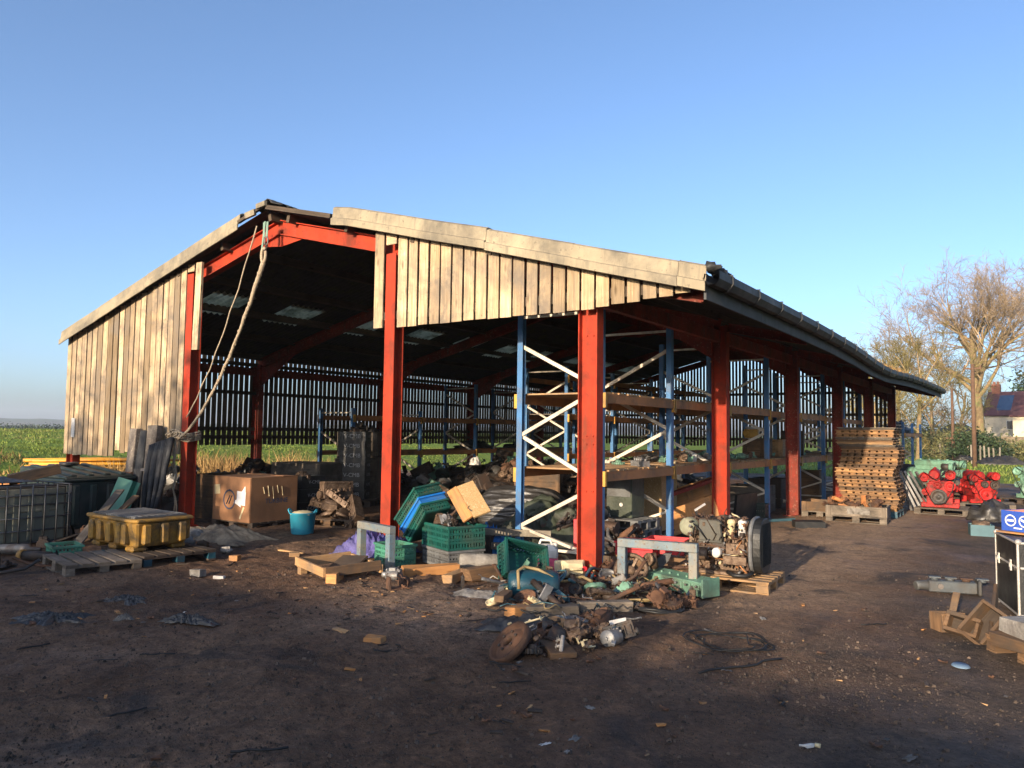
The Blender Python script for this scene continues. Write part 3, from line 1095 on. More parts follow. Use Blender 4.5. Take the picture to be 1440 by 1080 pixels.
yh = CY - .34
knot = V((-12.55, CY - .33, 1.60))
eye = V((RX - .02, yh, 4.62))
mb = MB()
mb.tube([eye + V((.05 * sin(t), 0, .12 * cos(t) - .02)) for t in [i * 2 * pi / 16 for i in range(17)]], .026, 7)
pts = cat(eye + V((0, 0, -.14)), knot, 34, .42, .02)
mb.tube([p for p in pts], [.040 - .016 * min(1, i / 9) for i in range(len(pts))], 7)
hpart(mb, 'rope', M['rope'])
mb = MB()
pts2 = cat(eye + V((0, .0, -.14)), knot, 200, .42, .02)
for ph in (0, 2.1, 4.2):
    hx = []
    for i, p in enumerate(pts2):
        r = .030 - .012 * min(1, i / 53)
        a = i * .55 + ph
        hx.append(p + V((cos(a) * r, sin(a) * r, 0)))
    mb.tube(hx, .011, 4)
hpart(mb, 'rope_strand', M['rope'])
mb = MB()
for s in (-.055, .03):
    mb.beam((RX + s, yh + .02, 5.16), (RX + s * .8 + .02, yh, 4.90), .05, .010, (0, 1, 0))
mb.beam((RX - .02, yh + .01, 5.17), (RX - .07, yh, 4.66), .04, .010, (0, 1, 0))
hpart(mb, 'web_sling', M['strop'])
mb = MB()
mb.tube([V((RX + .04 + .04 * sin(t), yh, 4.83 + .075 * cos(t))) for t in [i * 2 * pi / 12 for i in range(13)]], .012, 6)
mb.tube([V((RX + .02 + .03 * sin(t), yh + .03 * cos(t), 4.72 + .05 * cos(t))) for t in [i * 2 * pi / 12 for i in range(13)]], .011, 6)
hpart(mb, 'shackle', M['steel'])
mb = MB()
thin = cat((RX - .22, yh, 5.12), (-12.45, CY - .31, 1.95), 20, .30, .02)
mb.tube(thin, .012, 5)
hpart(mb, 'thin_rope', M['rope'])
mb = MB()
rr = random.Random(8)
for j in range(7):
    z = 1.54 + j * .022
    tt = []
    for i in range(21):
        a = 2 * pi * i / 20
        tt.append(V((-12.67 + (.135 + rr.uniform(0, .02)) * max(-1, min(1, 1.35 * cos(a))), CY - .10 + (.135 + rr.uniform(0, .02)) * max(-1, min(1, 1.35 * sin(a))), z + .02 * sin(a * 2 + j))))
    mb.tube(tt, .017, 5)
for j in range(5):
    a = rr.uniform(0, 6)
    c = V((-12.62 - .06 * j, CY - .34, 1.62 + rr.uniform(-.05, .05)))
    mb.tube([c + V((.11 * sin(t) * rr.uniform(.8, 1.2), .03 * sin(2 * t) - .01, .06 * cos(t))) for t in [i * 2 * pi / 12 for i in range(13)]], .017, 5)
for j, (dx, zb) in enumerate(((-.02, .25), (.02, .9), (-.06, 1.1), (.05, .30), (-.1, .7))):
    p = V((-12.74 + dx, CY - .35, 1.6))
    q = V((-12.72 + dx * 2.2 + (.22 if zb < .3 else 0), CY - .38, zb))
    mb.tube(cat(p, q, 10, .0, .05), .013, 5)
hpart(mb, 'knot', M['rope'])
# ------------------------------------------------------------------ pallet racking


def rack_run(name, label, X0, X1, Ys, H, levels, decks, phase=0, group=None, dirty=False):
    t = thing(name, label, 'pallet rack', ((X0 + X1) / 2, Ys[0], 0), 0, group)
    O = V(((X0 + X1) / 2, Ys[0], 0))

    def bp(mb, nm, m, par=t, **k):
        mb.v = [p - O for p in mb.v]
        return mb.build(nm, m, par, **k)
    for i, y in enumerate(Ys):
        h = H[i] if isinstance(H, (list, tuple)) else H
        for x, s in ((X0, 1), (X1, -1)):
            mb = MB()
            mb.box((x - s * .045, y, h / 2), (.010, .085, h), tone=.6)
            mb.box((x, y - .038, h / 2), (.08, .010, h), tone=.5)
            mb.box((x, y + .038, h / 2), (.08, .010, h), tone=.4)
            mb.box((x + s * .030, y - .026, h / 2), (.008, .014, h), tone=.5)
            mb.box((x + s * .030, y + .026, h / 2), (.008, .014, h), tone=.5)
            mb.box((x, y, .005), (.14, .12, .010))
            u = bp(mb, 'upright', M['blue'])
        mb = MB()
        z = .13 if (i + phase) % 2 else .42
        side = 0
        hp = .64
        mb.beam((X0, y, .15), (X1, y, .15), .035, .035)
        z0 = .43 if (i + phase) % 2 == 0 else .55
        a = X0 if (i + phase) % 2 == 0 else X1
        b = X1 if a == X0 else X0
        mb.beam((b, y, max(.1, z0 - hp)), (a, y, z0), .046, .038)
        k = 0
        zz = z0
        while zz + hp < h:
            p, q = (a, b) if k % 2 == 0 else (b, a)
            dy = .012 if k % 2 else -.012
            mb.beam((p, y + dy, zz), (q, y + dy, zz + hp), .050, .036, (0, 1, 0))
            zz += hp
            k += 1
        mb.beam((X0, y, h - .12), (X1, y, h - .12), .035, .035)
        bp(mb, 'bracing', M['galv'])
    for i in range(len(Ys) - 1):
        for li, z in enumerate(levels):
            zj = z + random.uniform(-.01, .01)
            if (i, li) in decks.get('nobeam', ()):
                continue
            for x, s in ((X0, -1), (X1, 1)):
                mb = MB()
                xx = x + s * .065
                mb.box((xx, (Ys[i] + Ys[i + 1]) / 2, zj), (.045, Ys[i + 1] - Ys[i] - .09, .115))
                mb.box((xx - s * .012, (Ys[i] + Ys[i + 1]) / 2, zj + .064), (.02, Ys[i + 1] - Ys[i] - .1, .014))
                be = bp(mb, 'beam', M['rack_orange'])
                for yy in (Ys[i] + .045 - .06, Ys[i + 1] - .045 + .06):
                    mb = MB()
                    mb.box((xx + s * .004, yy, zj - .02), (.06, .05, .2))
                    bp(mb, 'connector', M['yellow'], be)
            if (i, li) in decks['on']:
                mb = MB()
                y = Ys[i] + .10
                while y < Ys[i + 1] - .1:
                    wv = random.uniform(.09, .14)
                    if random.random() < .94:
                        mb.box(((X0 + X1) / 2 + random.uniform(-.02, .02), y + wv / 2, zj + .083), (X1 - X0 + .13, wv, .022), (0, 0, random.uniform(-.012, .012)))
                    y += wv + random.uniform(.012, .04)
                bp(mb, 'deck', M['wood'] if not dirty else M['wood_grey'])
    return t


rack_run('pallet_rack', 'tall blue rack with slatted decks just behind the red columns of the open side', -6.10, -4.83,
         [9.12, 11.45, 14.1, 16.7, 19.3, 21.9, 24.5, 27.1], 3.52, [1.17, 2.22],
         {'on': {(0, 0), (1, 0), (2, 0), (3, 0), (4, 0), (5, 0), (0, 1), (1, 1), (2, 1), (4, 1)}})
rack_run('pallet_rack', 'low dark blue rack with two beam levels standing against the slatted left wall', -16.35, -15.1,
         [14.5, 17.2, 19.9, 22.6, 25.3, 28.0], [2.35, 2.35, 3.3, 3.3, 3.3, 3.3], [1.12, 2.10], {'on': {(2, 1), (3, 0)}}, dirty=True)
rack_run('pallet_rack', 'blue rack in the middle of the barn behind the black wrapped bale', -11.40, -10.15,
         [17.3, 19.9, 22.6, 25.2, 27.8], 3.5, [1.14, 2.16, 3.18], {'on': {(0, 1), (1, 0), (2, 1)}}, 1, dirty=True)
rack_run('pallet_rack', 'short blue rack out in the open past the far end of the barn', -5.55, -4.35,
         [33.0, 35.6, 38.2], 2.35, [.45, 1.85], {'on': {(0, 1), (1, 1)}}, 1, dirty=True)

# ------------------------------------------------------------------ kit of objects


def pallet(label, loc, rz, L=1.2, W=1.0, m='wood', group=None, name='pallet', nb=6, bm=None, tilt=(0, 0), sz=1.0):
    t = thing(name, label, 'pallet', loc, (tilt[0], tilt[1], rz), group)
    t.scale = (1, 1, sz)
    h = .144
    mb = MB()
    bw = W / nb * .78
    for i in range(nb):
        y = -W / 2 + bw / 2 + i * (W - bw) / (nb - 1)
        mb.box((random.uniform(-.006, .006), y, h - .011), (L, bw, .022), (0, 0, random.uniform(-.006, .006)))
    for x in (-L / 2 + .07, 0, L / 2 - .07):
        mb.box((x, 0, h - .033), (.13, W, .021))
    mb.build('top_deck', M[m], t)
    for x in (-L / 2 + .07, 0, L / 2 - .07):
        for y in (-W / 2 + .05, 0, W / 2 - .05):
            mb = MB()
            mb.box((x, y, .061), (.135, .10, .078), jit=.003)
            mb.build('block', M[bm or m], t)
    mb = MB()
    for y in (-W / 2 + .05, 0, W / 2 - .05):
        mb.box((0, y, .011), (L, .10, .022))
    mb.build('bottom_deck', M[m], t)
    return t


def crate(label, loc, rot, L=.6, W=.4, H=.25, m='green', name='plastic_crate', group=None, cat_='crate', solid_side=False, text=None, tcol='grey_print'):
    t = thing(name, label, cat_, loc, rot, group)
    mb = MB()
    mb.box((0, 0, .006), (L - .03, W - .03, .012))
    for s in (-1, 1):
        for (ln, off, ax) in ((L, W / 2 - .008, 0), (W, L / 2 - .008, 1)):
            def bx(u, z, su, sz, th=.012):
                if ax == 0:
                    mb.box((u, s * off, z), (su, th, sz))
                else:
                    mb.box((s * off, u, z), (th, su, sz))
            if solid_side:
                bx(0, H / 2, ln - .02, H - .01, .008)
            for z in ((.02, .10, H * .45, H * .68, H - .03) if H > .18 else (.02, H * .5, H - .025)):
                bx(0, z, ln, .03, .016)
            n = max(3, int(ln / .045))
            for i in range(n + 1):
                bx(-ln / 2 + .012 + i * (ln - .024) / n, H / 2, .016 if i % 4 else .03, H - .02)
    mb.build('basket', M[m], t)
    mb = MB()
    for s in (-1, 1):
        mb.box((0, s * (W / 2 + .004), H - .014), (L + .03, .026, .028))
        mb.box((s * (L / 2 + .004), 0, H - .014), (.026, W + .03, .028))
    mb.build('rim', M[m], t)
    if text:
        lettering(text, min(.13, L / 4.6), (0, -W / 2 - .0185, H * .52), (pi / 2, 0, 0), M[tcol], t)
        lettering(text, min(.10, W / 4.6), (L / 2 + .0185, 0, H * .52), (pi / 2, 0, pi / 2), M[tcol], t)
    return t


def planked_box(label, loc, rot, L, W, H, m='wood_grey', name='wooden_crate', group=None, nb=4, open_top=True, batten=True, cat_='crate'):
    t = thing(name, label, cat_, loc, rot, group)
    for s in (-1, 1):
        for ax in (0, 1):
            mb = MB()
            bh = H / nb
            for i in range(nb):
                z = bh * (i + .5)
                if ax == 0:
                    mb.box((0, s * (W / 2 - .011), z), (L, .022, bh - .006))
                else:
                    mb.box((s * (L / 2 - .011), 0, z), (.022, W - .046, bh - .006))
            if batten:
                if ax == 0:
                    for x in (-L / 2 + .06, L / 2 - .06):
                        mb.box((x, s * (W / 2 + .012), H / 2), (.08, .022, H))
            mb.build('side_panel', M[m], t)
    mb = MB()
    mb.box((0, 0, .015), (L - .05, W - .05, .02))
    mb.build('base', M[m], t)
    if not open_top:
        mb = MB()
        for i in range(5):
            mb.box((0, -W / 2 + W / 10 + i * W / 5, H + .012), (L + .01, W / 5 - .006, .022))
        mb.build('lid', M[m], t)
    return t


def solo(mb, name, m, label, cat_, loc=(0, 0, 0), rot=(0, 0, 0), group=None, kind=None, **k):
    o = mb.build(name, M[m], None, loc=loc, rot=rot if not isinstance(rot, (int, float)) else (0, 0, rot), **k)
    return tag(o, label, cat_, group, kind)


def coil(r, turns, wire, seed=0, flat=.35, n=26, wild=.22):
    rr = random.Random(seed)
    pts = []
    ph = rr.uniform(0, 6)
    for i in range(int(n * turns)):
        a = 2 * pi * i / n + ph
        k = 1 + wild * noise.noise(V((a * .37, seed, 0))) + wild * .4 * noise.noise(V((a * 1.3, seed, 5)))
        pts.append(V((r * k * cos(a), r * k * flat * 2 * sin(a) if flat < .5 else r * k * sin(a), wire + abs(noise.noise(V((a * .5, seed, 3)))) * r * .25)))
    mb = MB()
    mb.tube(pts, wire, 6)
    return mb


# scrap engine parts: each a single casting


def scrap_mesh(kind, seed):
    rr = random.Random(seed)
    mb = MB()
    u = rr.uniform
    if kind == 'block':
        L, W, H = u(.45, .75), u(.26, .36), u(.28, .4)
        mb.box((0, 0, H * .55), (L, W * .7, H * .9))
        mb.box((0, 0, H * .12), (L * 1.02, W, H * .2))
        mb.box((0, 0, H * 1.02), (L * .98, W * .8, .05))
        for i in range(5):
            x = -L / 2 + L * (i + .5) / 5
            mb.cyl((x, -W * .36, H * .55), (x, -W * .48, H * .55), .04, n=10)
            mb.box((x, W * .4, H * .5), (.03, .08, H * .7))
        mb.cyl((-L / 2, 0, H * .25), (-L / 2 - .08, 0, H * .25), .09)
        mb.cyl((L / 2, .03, H * .6), (L / 2 + .05, .03, H * .6), .06)
    elif kind == 'head':
        L, W, H = u(.5, .8), u(.16, .22), u(.10, .14)
        mb.box((0, 0, H / 2), (L, W, H))
        for i in range(6):
            x = -L / 2 + L * (i + .5) / 6
            mb.cyl((x, 0, H), (x, 0, H + .045), .03, n=8)
            mb.cyl((x + .03, -W / 2, H * .5), (x + .03, -W / 2 - .03, H * .5), .032, n=8)
            mb.box((x, W / 2, H * .6), (.05, .04, .06))
    elif kind == 'disc':
        r = u(.13, .22)
        mb.lathe([(r * .18, .02), (r * .22, .05), (r * .5, .03), (r * .82, .035), (r * .86, .07), (r, .07), (r, 0), (r * .3, 0), (r * .18, .02)], n=24)
    elif kind == 'canister':
        r, h = u(.05, .085), u(.16, .3)
        mb.lathe([(0, 0), (r, 0), (r, h * .75), (r * 1.08, h * .78), (r * 1.08, h * .86), (r * .6, h * .9), (r * .3, h), (0, h)], (0, 0, r), (1, 0, .0))
    elif kind == 'pipe':
        L = u(.4, .9)
        mb.tube([(-L / 2, 0, .03), (-L * .1, u(-.05, .05), .04), (L * .2, u(-.1, .1), .06), (L / 2, u(-.2, .2), .05 + u(0, .15))], u(.018, .035), 8)
        mb.cyl((-L / 2, 0, .03), (-L / 2 - .02, 0, .03), .06, n=10)
    elif kind == 'bracket':
        L = u(.2, .4)
        mb.box((0, 0, .02), (L, u(.08, .16), .03))
        mb.box((L / 2, 0, .1), (.03, u(.08, .14), u(.16, .26)))
        mb.cyl((-L * .2, 0, .035), (-L * .2, 0, .07), .03, n=8)
    elif kind == 'gear':
        r = u(.09, .15)
        mb.lathe([(r * .25, 0), (r * .9, 0), (r * .9, .05), (r * .5, .05), (r * .45, .09), (r * .25, .09), (r * .25, 0)], n=18)
        for i in range(18):
            a = 2 * pi * i / 18
            mb.box((r * .94 * cos(a), r * .94 * sin(a), .025), (r * .16, r * .16, .05), (0, 0, a))
    elif kind == 'pump':
        r = u(.07, .11)
        mb.cyl((-.12, 0, r), (.12, 0, r), r, r * .8)
        mb.cyl((.12, 0, r), (.2, 0, r), r * .45)
        mb.box((0, 0, r * 1.8), (.12, .1, r * .8))
        mb.cyl((0, -r, r), (0, -r - .08, r * 1.2), .03, n=8)
        mb.box((-.1, 0, .02), (.05, r * 2.6, .04))
    elif kind == 'manifold':
        L = u(.5, .75)
        mb.tube([(-L / 2, 0, .07), (0, .0, .075), (L / 2, 0, .07)], .05, 10)
        for i in range(4):
            x = -L / 2 + L * (i + .5) / 4
            mb.tube([(x, 0, .07), (x + .02, -.07, .08), (x + .02, -.12, .06)], .035, 8)
            mb.box((x + .02, -.13, .06), (.11, .02, .09))
    elif kind == 'casing':
        r = u(.16, .24)
        mb.lathe([(r * .4, 0), (r, .0), (r, .05), (r * .92, .06), (r * .8, .16), (r * .45, .22), (r * .4, .2), (r * .7, .12), (r * .4, 0)], n=16, arc=pi * 1.6)
        mb.box((0, -r * .8, .08), (r * 1.2, .05, .16))
    vs = list(mb.v)
    for i in range(rr.randint(9, 15)):
        p = rr.choice(vs)
        q = rr.choice(vs)
        c = p.lerp(q, rr.uniform(0, .18))
        t = rr.random()
        if t < .45:
            d = V((rr.gauss(0, 1), rr.gauss(0, 1), rr.gauss(0, 1))).normalized()
            mb.cyl(c, c + d * u(.015, .04), u(.008, .02), n=6)
        elif t < .8:
            mb.box(c, (u(.02, .07), u(.02, .05), u(.015, .05)), (u(-1, 1), u(-1, 1), u(-1, 1)))
        else:
            e = c + V((u(-.12, .12), u(-.12, .12), u(0, .08)))
            mb.tube([c, (c + e) / 2 + V((0, 0, .03)), e], .007, 5)
    return mb


SCRAP = {}


def scrap(kind, loc, rot, m, label, group=None, seed=None, sc=1.0, name=None, cat_=None):
    nm = {'block': 'engine_block', 'head': 'cylinder_casting', 'disc': 'brake_disc', 'canister': 'filter_canister', 'pipe': 'metal_pipe', 'bracket': 'metal_bracket',
          'gear': 'gear_wheel', 'pump': 'water_pump', 'manifold': 'exhaust_manifold', 'casing': 'flywheel_housing'}[kind]
    seed = random.randint(0, 3) if seed is None else seed
    key = (kind, m, seed)
    if key not in SCRAP:
        mb = scrap_mesh(kind, seed * 17 + 3)
        o = mb.build(name or nm, M[m], bevel=.006)
        SCRAP[key] = o
        first = True
    else:
        o = SCRAP[key].copy()
        COL.objects.link(o)
        o.name = name or nm
    o.location = loc
    o.rotation_euler = rot if not isinstance(rot, (int, float)) else (0, 0, rot)
    o.scale = (sc, sc, sc)
    for k in ('group',):
        if k in o:
            del o[k]
    return tag(o, label, cat_ or nm.replace('_', ' '), group)


def timber(label, p, q, w, h, m='wood_grey', name='timber_baulk', cat_='timber', group=None, jit=.006, up=(0, 0, 1)):
    p, q = V(p), V(q)
    c = (p + q) / 2
    mb = MB()
    mb.beam(p - c, q - c, w, h, up, jit=jit)
    return solo(mb, name, m, label, cat_, c, group=group, bevel=.006)


def diesel(label, loc, rz, body, sec, name='diesel_engine', group=None, sc=1.0, seed=0):
    """front (pulleys) towards local -Y, length along +Y"""
    t = thing(name, label, 'engine', loc, rz, group)
    t.scale = (sc, sc, sc)
    rr = random.Random(seed)
    B = M[body]
    mb = MB()
    mb.box((0, .5, .36), (.44, .95, .40), tone=.4)
    mb.box((0, .5, .55), (.36, .93, .06), tone=.6)
    for i in range(5):
        y = .12 + i * .19
        mb.box((.235, y, .34), (.05, .05, .32))
        mb.cyl((.22, y + .09, .40), (.27, y + .09, .40), .045, n=10)
        mb.cyl((-.22, y + .09, .40), (-.27, y + .09, .40), .045, n=10)
    mb.box((0, -.0, .30), (.50, .10, .46), tone=.5)
    mb.build('engine_block', B, t, bevel=.012)
    mb = MB()
    mb.prism([(-.20, 0), (.20, 0), (.15, -.16), (-.15, -.16)], .02, 1.0, Matrix(((1, 0, 0, 0), (0, 0, 1, 0), (0, 1, 0, .17), (0, 0, 0, 1))), tone=.3)
    mb.box((0, .02, .06), (.72, .12, .10), tone=.6)
    mb.box((.30, .62, .08), (.14, .12, .16))
    mb.box((-.30, .62, .08), (.14, .12, .16))
    mb.build('sump', B, t, bevel=.01)
    mb = MB()
    mb.tube([(-.10, -.06, .71), (-.10, .0, .715), (-.10, .5, .715), (-.10, .88, .71), (-.10, .95, .70)], [.09, .115, .115, .115, .08], 12)
    mb.box((-.10, .45, .62), (.22, .9, .10))
    for i in range(4):
        mb.cyl((-.10, .12 + i * .23, .80), (-.10, .12 + i * .23, .85), .03, n=8)
    mb.build('rocker_cover', B, t, bevel=.006)
    for (x, y, z, r, d) in ((-.02, -.10, .24, .165, .09), (-.04, -.10, .50, .085, .07), (.20, -.10, .48, .11, .06), (-.29, -.08, .66, .10, .08), (.21, -.12, .72, .105, .09), (-.27, -.10, .34, .075, .08), (.19, -.10, .30, .06, .06)):
        mb = MB()
        mb.lathe([(0, 0), (r * .2, 0), (r * .22, .02), (r * .7, .012), (r * .75, -.004), (r, -.004), (r, d * .3), (r * .93, d * .45), (r, d * .6), (r, d), (0, d)], (x, y - .03, z), (0, 1, 0), 20, tone=rr.random())
        mb.build('pulley', B if rr.random() < .8 else M[sec], t)
    mb = MB()
    mb.lathe([(0, 0), (.085, 0), (.095, .06), (.095, .2), (.07, .25), (0, .25)], (.21, -.02, .72), (0, 1, 0), 14)
    mb.tube([(.21, .22, .72), (.23, .3, .70), (.22, .45, .62), (.20, .6, .58)], .05, 9)
    mb.build('intake_pipe', B, t)
    mb = MB()
    mb.cyl((-.29, -.02, .66), (-.29, .16, .66), .085)
    mb.box((-.28, .06, .56), (.1, .1, .14))
    mb.build('alternator', M[sec], t)
    for y in (.30, .44):
        mb = MB()
        mb.lathe([(0, 0), (.05, 0), (.055, .02), (.055, .16), (.03, .19), (.03, .22)], (.30, y, .34), (0, 0, 1), 12)
        mb.build('oil_filter', B if y < .4 else M[sec], t)
    mb = MB()
    for i in range(5):
        y = .1 + i * .19
        mb.tube([(.18, y, .58), (.27, y, .62), (.33, y + .02, .55)], .032, 8)
    mb.tube([(.33, .05, .55), (.34, .5, .54), (.33, .95, .55)], .055, 9)
    mb.build('exhaust_manifold', M[sec], t)
    mb = MB()
    mb.lathe([(.12, 0), (.25, 0), (.28, .03), (.28, .16), (.12, .17)], (0, 1.0, .34), (0, 1, 0), 20)
    mb.build('flywheel_housing', B, t)
    mb = MB()
    for j in range(7):
        a = V((rr.uniform(-.25, .3), rr.uniform(0, .9), rr.uniform(.4, .75)))
        b = V((rr.uniform(-.25, .3), rr.uniform(0, .9), rr.uniform(.4, .75)))
        c = (a + b) / 2 + V((rr.uniform(-.1, .15), 0, rr.uniform(.02, .12)))
        mb.tube([a, a.lerp(c, .6) + V((0, 0, .04)), c, b.lerp(c, .6) + V((0, 0, .03)), b], .013, 5)
    mb.build('hose', M['hose'], t)
    mb = MB()
    mb.tube([(-.19, -.15, .24), (-.38, -.15, .64), (-.30, -.15, .77), (-.05, -.15, .60), (.20, -.15, .83), (.31, -.15, .72), (.24, -.15, .38), (.10, -.15, .12), (-.1, -.15, .09), (-.19, -.15, .24)], .010, 4)
    mb.build('fan_belt', M['hose'], t)
    return t


def heap_noise(seed, c, s, amp, name, m, label, cat_, freq=2.2, nu=40, nv=22, zmin=.0, group=None, kind=None):
    mb = MB()
    mb.blob((0, 0, 0), s, seed, amp, freq, nu, nv, zmin=0.0)
    return solo(mb, name, m, label, cat_, (c[0], c[1], zmin), group=group, kind=kind)


def crumple(label, loc, sx, sy, h, m, seed, name='crumpled_sheet', cat_='sheet', rz=0, n=34, fold=5.0, lift=.5, group=None, ragged=0):
    """a thrown down cloth or film: ridged folds over a low mound"""
    mb = MB()

    def fn(a, b):
        x, y = (a - .5) * 2, (b - .5) * 2
        r = sqrt(x * x + y * y)
        wx = sx / 2 * x * (1 + .22 * noise.noise(V((x * 1.3, y * 1.3, seed))))
        wy = sy / 2 * y * (1 + .22 * noise.noise(V((x * 1.3, y * 1.3, seed + 9))))
        if ragged:
            an = atan2(y, x)
            rg_ = 1 - ragged * (.5 + noise.noise(V((cos(an) * 2.6, sin(an) * 2.6, seed * 3.1)))) - ragged * .5 * noise.noise(V((cos(an) * 8, sin(an) * 8, seed)))
            wx, wy = wx * rg_, wy * rg_
        k = max(0, 1 - max(abs(x), abs(y)) ** 2.2)
        z = h * k * (.55 + .45 * noise.noise(V((x * 1.6, y * 1.6, seed + 4))))
        f1 = 1 - abs(noise.noise(V((x * fold, y * fold * .5, seed + 2))))
        f2 = 1 - abs(noise.noise(V((x * fold * 1.9 + y, y * fold * 1.6, seed + 3))))
        z += (f1 ** 3 * .5 + f2 ** 4 * .3) * h * lift * (.25 + k)
        return (wx, wy, max(.004, z))
    mb.grid(n, n, fn, tone=.5)
    return solo(mb, name, m, label, cat_, loc, rz, group=group, solid=.004)
# ------------------------------------------------------------------ left of the barn
# caged liquid tank, its outer side towards +x
ibc = thing('caged_tank', 'caged liquid tank with stained plastic liner at the left edge of the yard', 'tank', (-12.79, 5.33, 0), 0)
ibc.scale = (1, 1, .93)
mb = MB()
mb.prism([(-.46, -.56), (-.42, -.60), (.42, -.60), (.46, -.56), (.46, .56), (.42, .60), (-.42, .60), (-.46, .56)], .52, .90)
mb.build('liner', M['ibc'], ibc, bevel=.02)
mb = MB()
mb.prism([(-.46, -.56), (-.42, -.60), (.42, -.60), (.46, -.56), (.46, .56), (.42, .60), (-.42, .60), (-.46, .56)], .06, .52)
for i in range(6):
    mb.box((.462, -.5 + i * .2, .45), (.012, .10, .74))
mb.build('liner', M['ibc_dark'], ibc, bevel=.02)
mb = MB()
for z in (.05, .24, .44, .64, .79, .94):
    mb.tube([(.50, -.64, z), (.50, .64, z), (-.50, .64, z), (-.50, -.64, z), (.50, -.64, z)], .013, 6)
for i in range(8):
    y = -.60 + i * 1.2 / 7
    mb.tube([(.512, y, .03), (.512, y, .95)], .011, 6)
    mb.tube([(-.512, y, .03), (-.512, y, .95)], .011, 6)
for i in range(6):
    x = -.46 + i * .92 / 5
    mb.tube([(x, .652, .03), (x, .652, .95)], .011, 6)
    mb.tube([(x, -.652, .03), (x, -.652, .95)], .011, 6)
mb.build('cage', M['cage'], ibc)
mb = MB()
mb.box((0, 0, .905), (.90, 1.18, .01))
mb.build('lid', M['wood_dark'], ibc)
timber('weathered boxed plank lying tilted on top of the caged tank', (-12.95, 5.35, .93), (-12.72, 5.98, 1.10), .26, .15, 'wood_brown', name='boxed_plank', cat_='plank')
crumple('scrap of black film lying over the caged tank lid', (-12.85, 5.1, .92), .8, .9, .07, 'blacksheet', 3)

# dark green ribbed tank with lid
b = thing('ribbed_plastic_tank', 'dark green ribbed plastic tank with sloping lid behind the caged tank', 'tank', (-14.35, 7.05, 0), radians(4))
b.scale = (1, 1, .84)
mb = MB()
mb.prism([(-.72, -.62), (.62, -.62), (.72, -.55), (.72, .62), (-.72, .62)], .0, .98)
for y in (-.42, -.12, .18, .46):
    mb.box((.735, y, .50), (.06, .13, .82))
for x in (-.5, -.15, .2, .5):
    mb.box((x, -.635, .50), (.13, .06, .82))
mb.build('tank_body', M['green_dark'], b, bevel=.025)
mb = MB()
mb.box((0, 0, 1.0), (1.54, 1.34, .06))
mb.prism([(-.72, 1.03), (.76, 1.03), (.70, 1.08), (-.60, 1.24), (-.72, 1.24)], -.62, .62, Matrix(((1, 0, 0, 0), (0, 0, 1, 0), (0, 1, 0, 0), (0, 0, 0, 1))))
for y in (-.45, -.15, .15, .45):
    mb.beam((.70, y, 1.09), (-.60, y, 1.255), .13, .05)
mb.build('lid', M['green_dark'], b, bevel=.02)
mb = MB()
mb.cyl((-.45, .1, 1.24), (-.45, .1, 1.31), .16)
mb.build('filler_cap', M['blackplast'], b)

# two tall grey slabs on end and what leans beside them
for i, (px, x, wd, h, lab) in enumerate(((0, -13.98, .27, 1.74, 'tall lichen stained concrete post on end, left of two leaning on the boards'),
                                         (1, -13.34, .28, 1.80, 'tall grey concrete post on end, right of two leaning on the boards'))):
    t = thing('concrete_post', lab, 'post', (x, 7.80, 0), (radians(-3.5), 0, radians(-4 + 7 * i)), 'two concrete posts leaning on the boards')
    mb = MB()
    mb.box((0, 0, h / 2), (wd, .13, h), jit=.006)
    mb.build('shaft', M['concretepost'], t, bevel=.012)
    mb = MB()
    zc = h * (.52 + .03 * i)
    mb.box((0, -.01, zc), (wd + .05, .18, .05))
    mb.build('collar', M['rusty'] if i == 0 else M['steel'], t)
mb = MB()
for i in range(5):
    x = -.14 + i * .065
    mb.tube([(x, -.05, 0), (x * .8, .04, .9), (x * .55, .12, 1.70)], .03, 6)
solo(mb, 'ribbed_strip', 'bluegreysheet', 'dark slate blue ribbed strip standing between the two concrete posts', 'panel', (-13.68, 7.78, 0), bevel=0)
# folded green sheet
mb = MB()
mb.box((0, 0, .45), (.30, .012, .90))
mb.box((.155, .05, .45), (.012, .12, .90))
mb.box((.19, .105, .45), (.08, .012, .90))
solo(mb, 'folded_steel', 'greenang', 'bright green folded metal sheet leaning against the left concrete post', 'sheet metal', (-13.15, 6.95, .02), (radians(-16), radians(12), radians(20)))
# bundle of slack black pipes slung from the knot
for i in range(11):
    k = i / 10
    top = V((-12.72 - .30 * k, 7.86 - .02 * i, 1.58 - .13 * k))
    bot = V((-12.55 - .40 * k, 7.50 + .05 * (i % 3), .10 + .25 * (1 - k)))
    pts = [top.lerp(bot, j / 8) + V((.10 * sin(pi * j / 8) * (1 - k), -.06 * sin(pi * j / 8), -.05 * sin(pi * j / 8))) for j in range(9)]
    c = pts[0].copy()
    mb = MB()
    mb.tube([p - c for p in pts], .042, 7)
    solo(mb, 'plastic_pipe', 'bluegreysheet', 'slack dark grey plastic pipe leaning in a bundle beside the knotted red post', 'pipe', c, group='dark pipes leaning beside the red gable post')
# leaning boards left of the bund
for i, (p, q, lab) in enumerate(((at(108, 768), V((-12.6, 6.9, .72)), 'long grey board leaning from the ground up to the green folded sheet'),
                                 (at(122, 764), V((-12.45, 7.1, .62)), 'narrow pale board leaning right beside a longer grey board'),
                                 (at(60, 772), at(128, 745, .12), 'dark greasy board lying flat towards the yellow bund'))):
    timber(lab, p + V((0, 0, .03)), q, .14 - .03 * i, .03, ('wood_grey', 'wood_brown', 'wood_dark')[i], name='loose_board', cat_='board')

# yellow bund on a dark pallet
bp_ = at(192, 781, .14)
sp = thing('spill_bund', 'dirty yellow plastic spill bund with a grey grating top on a dark pallet', 'spill bund', (-10.18, 5.86, .147), radians(-2))
mb = MB()


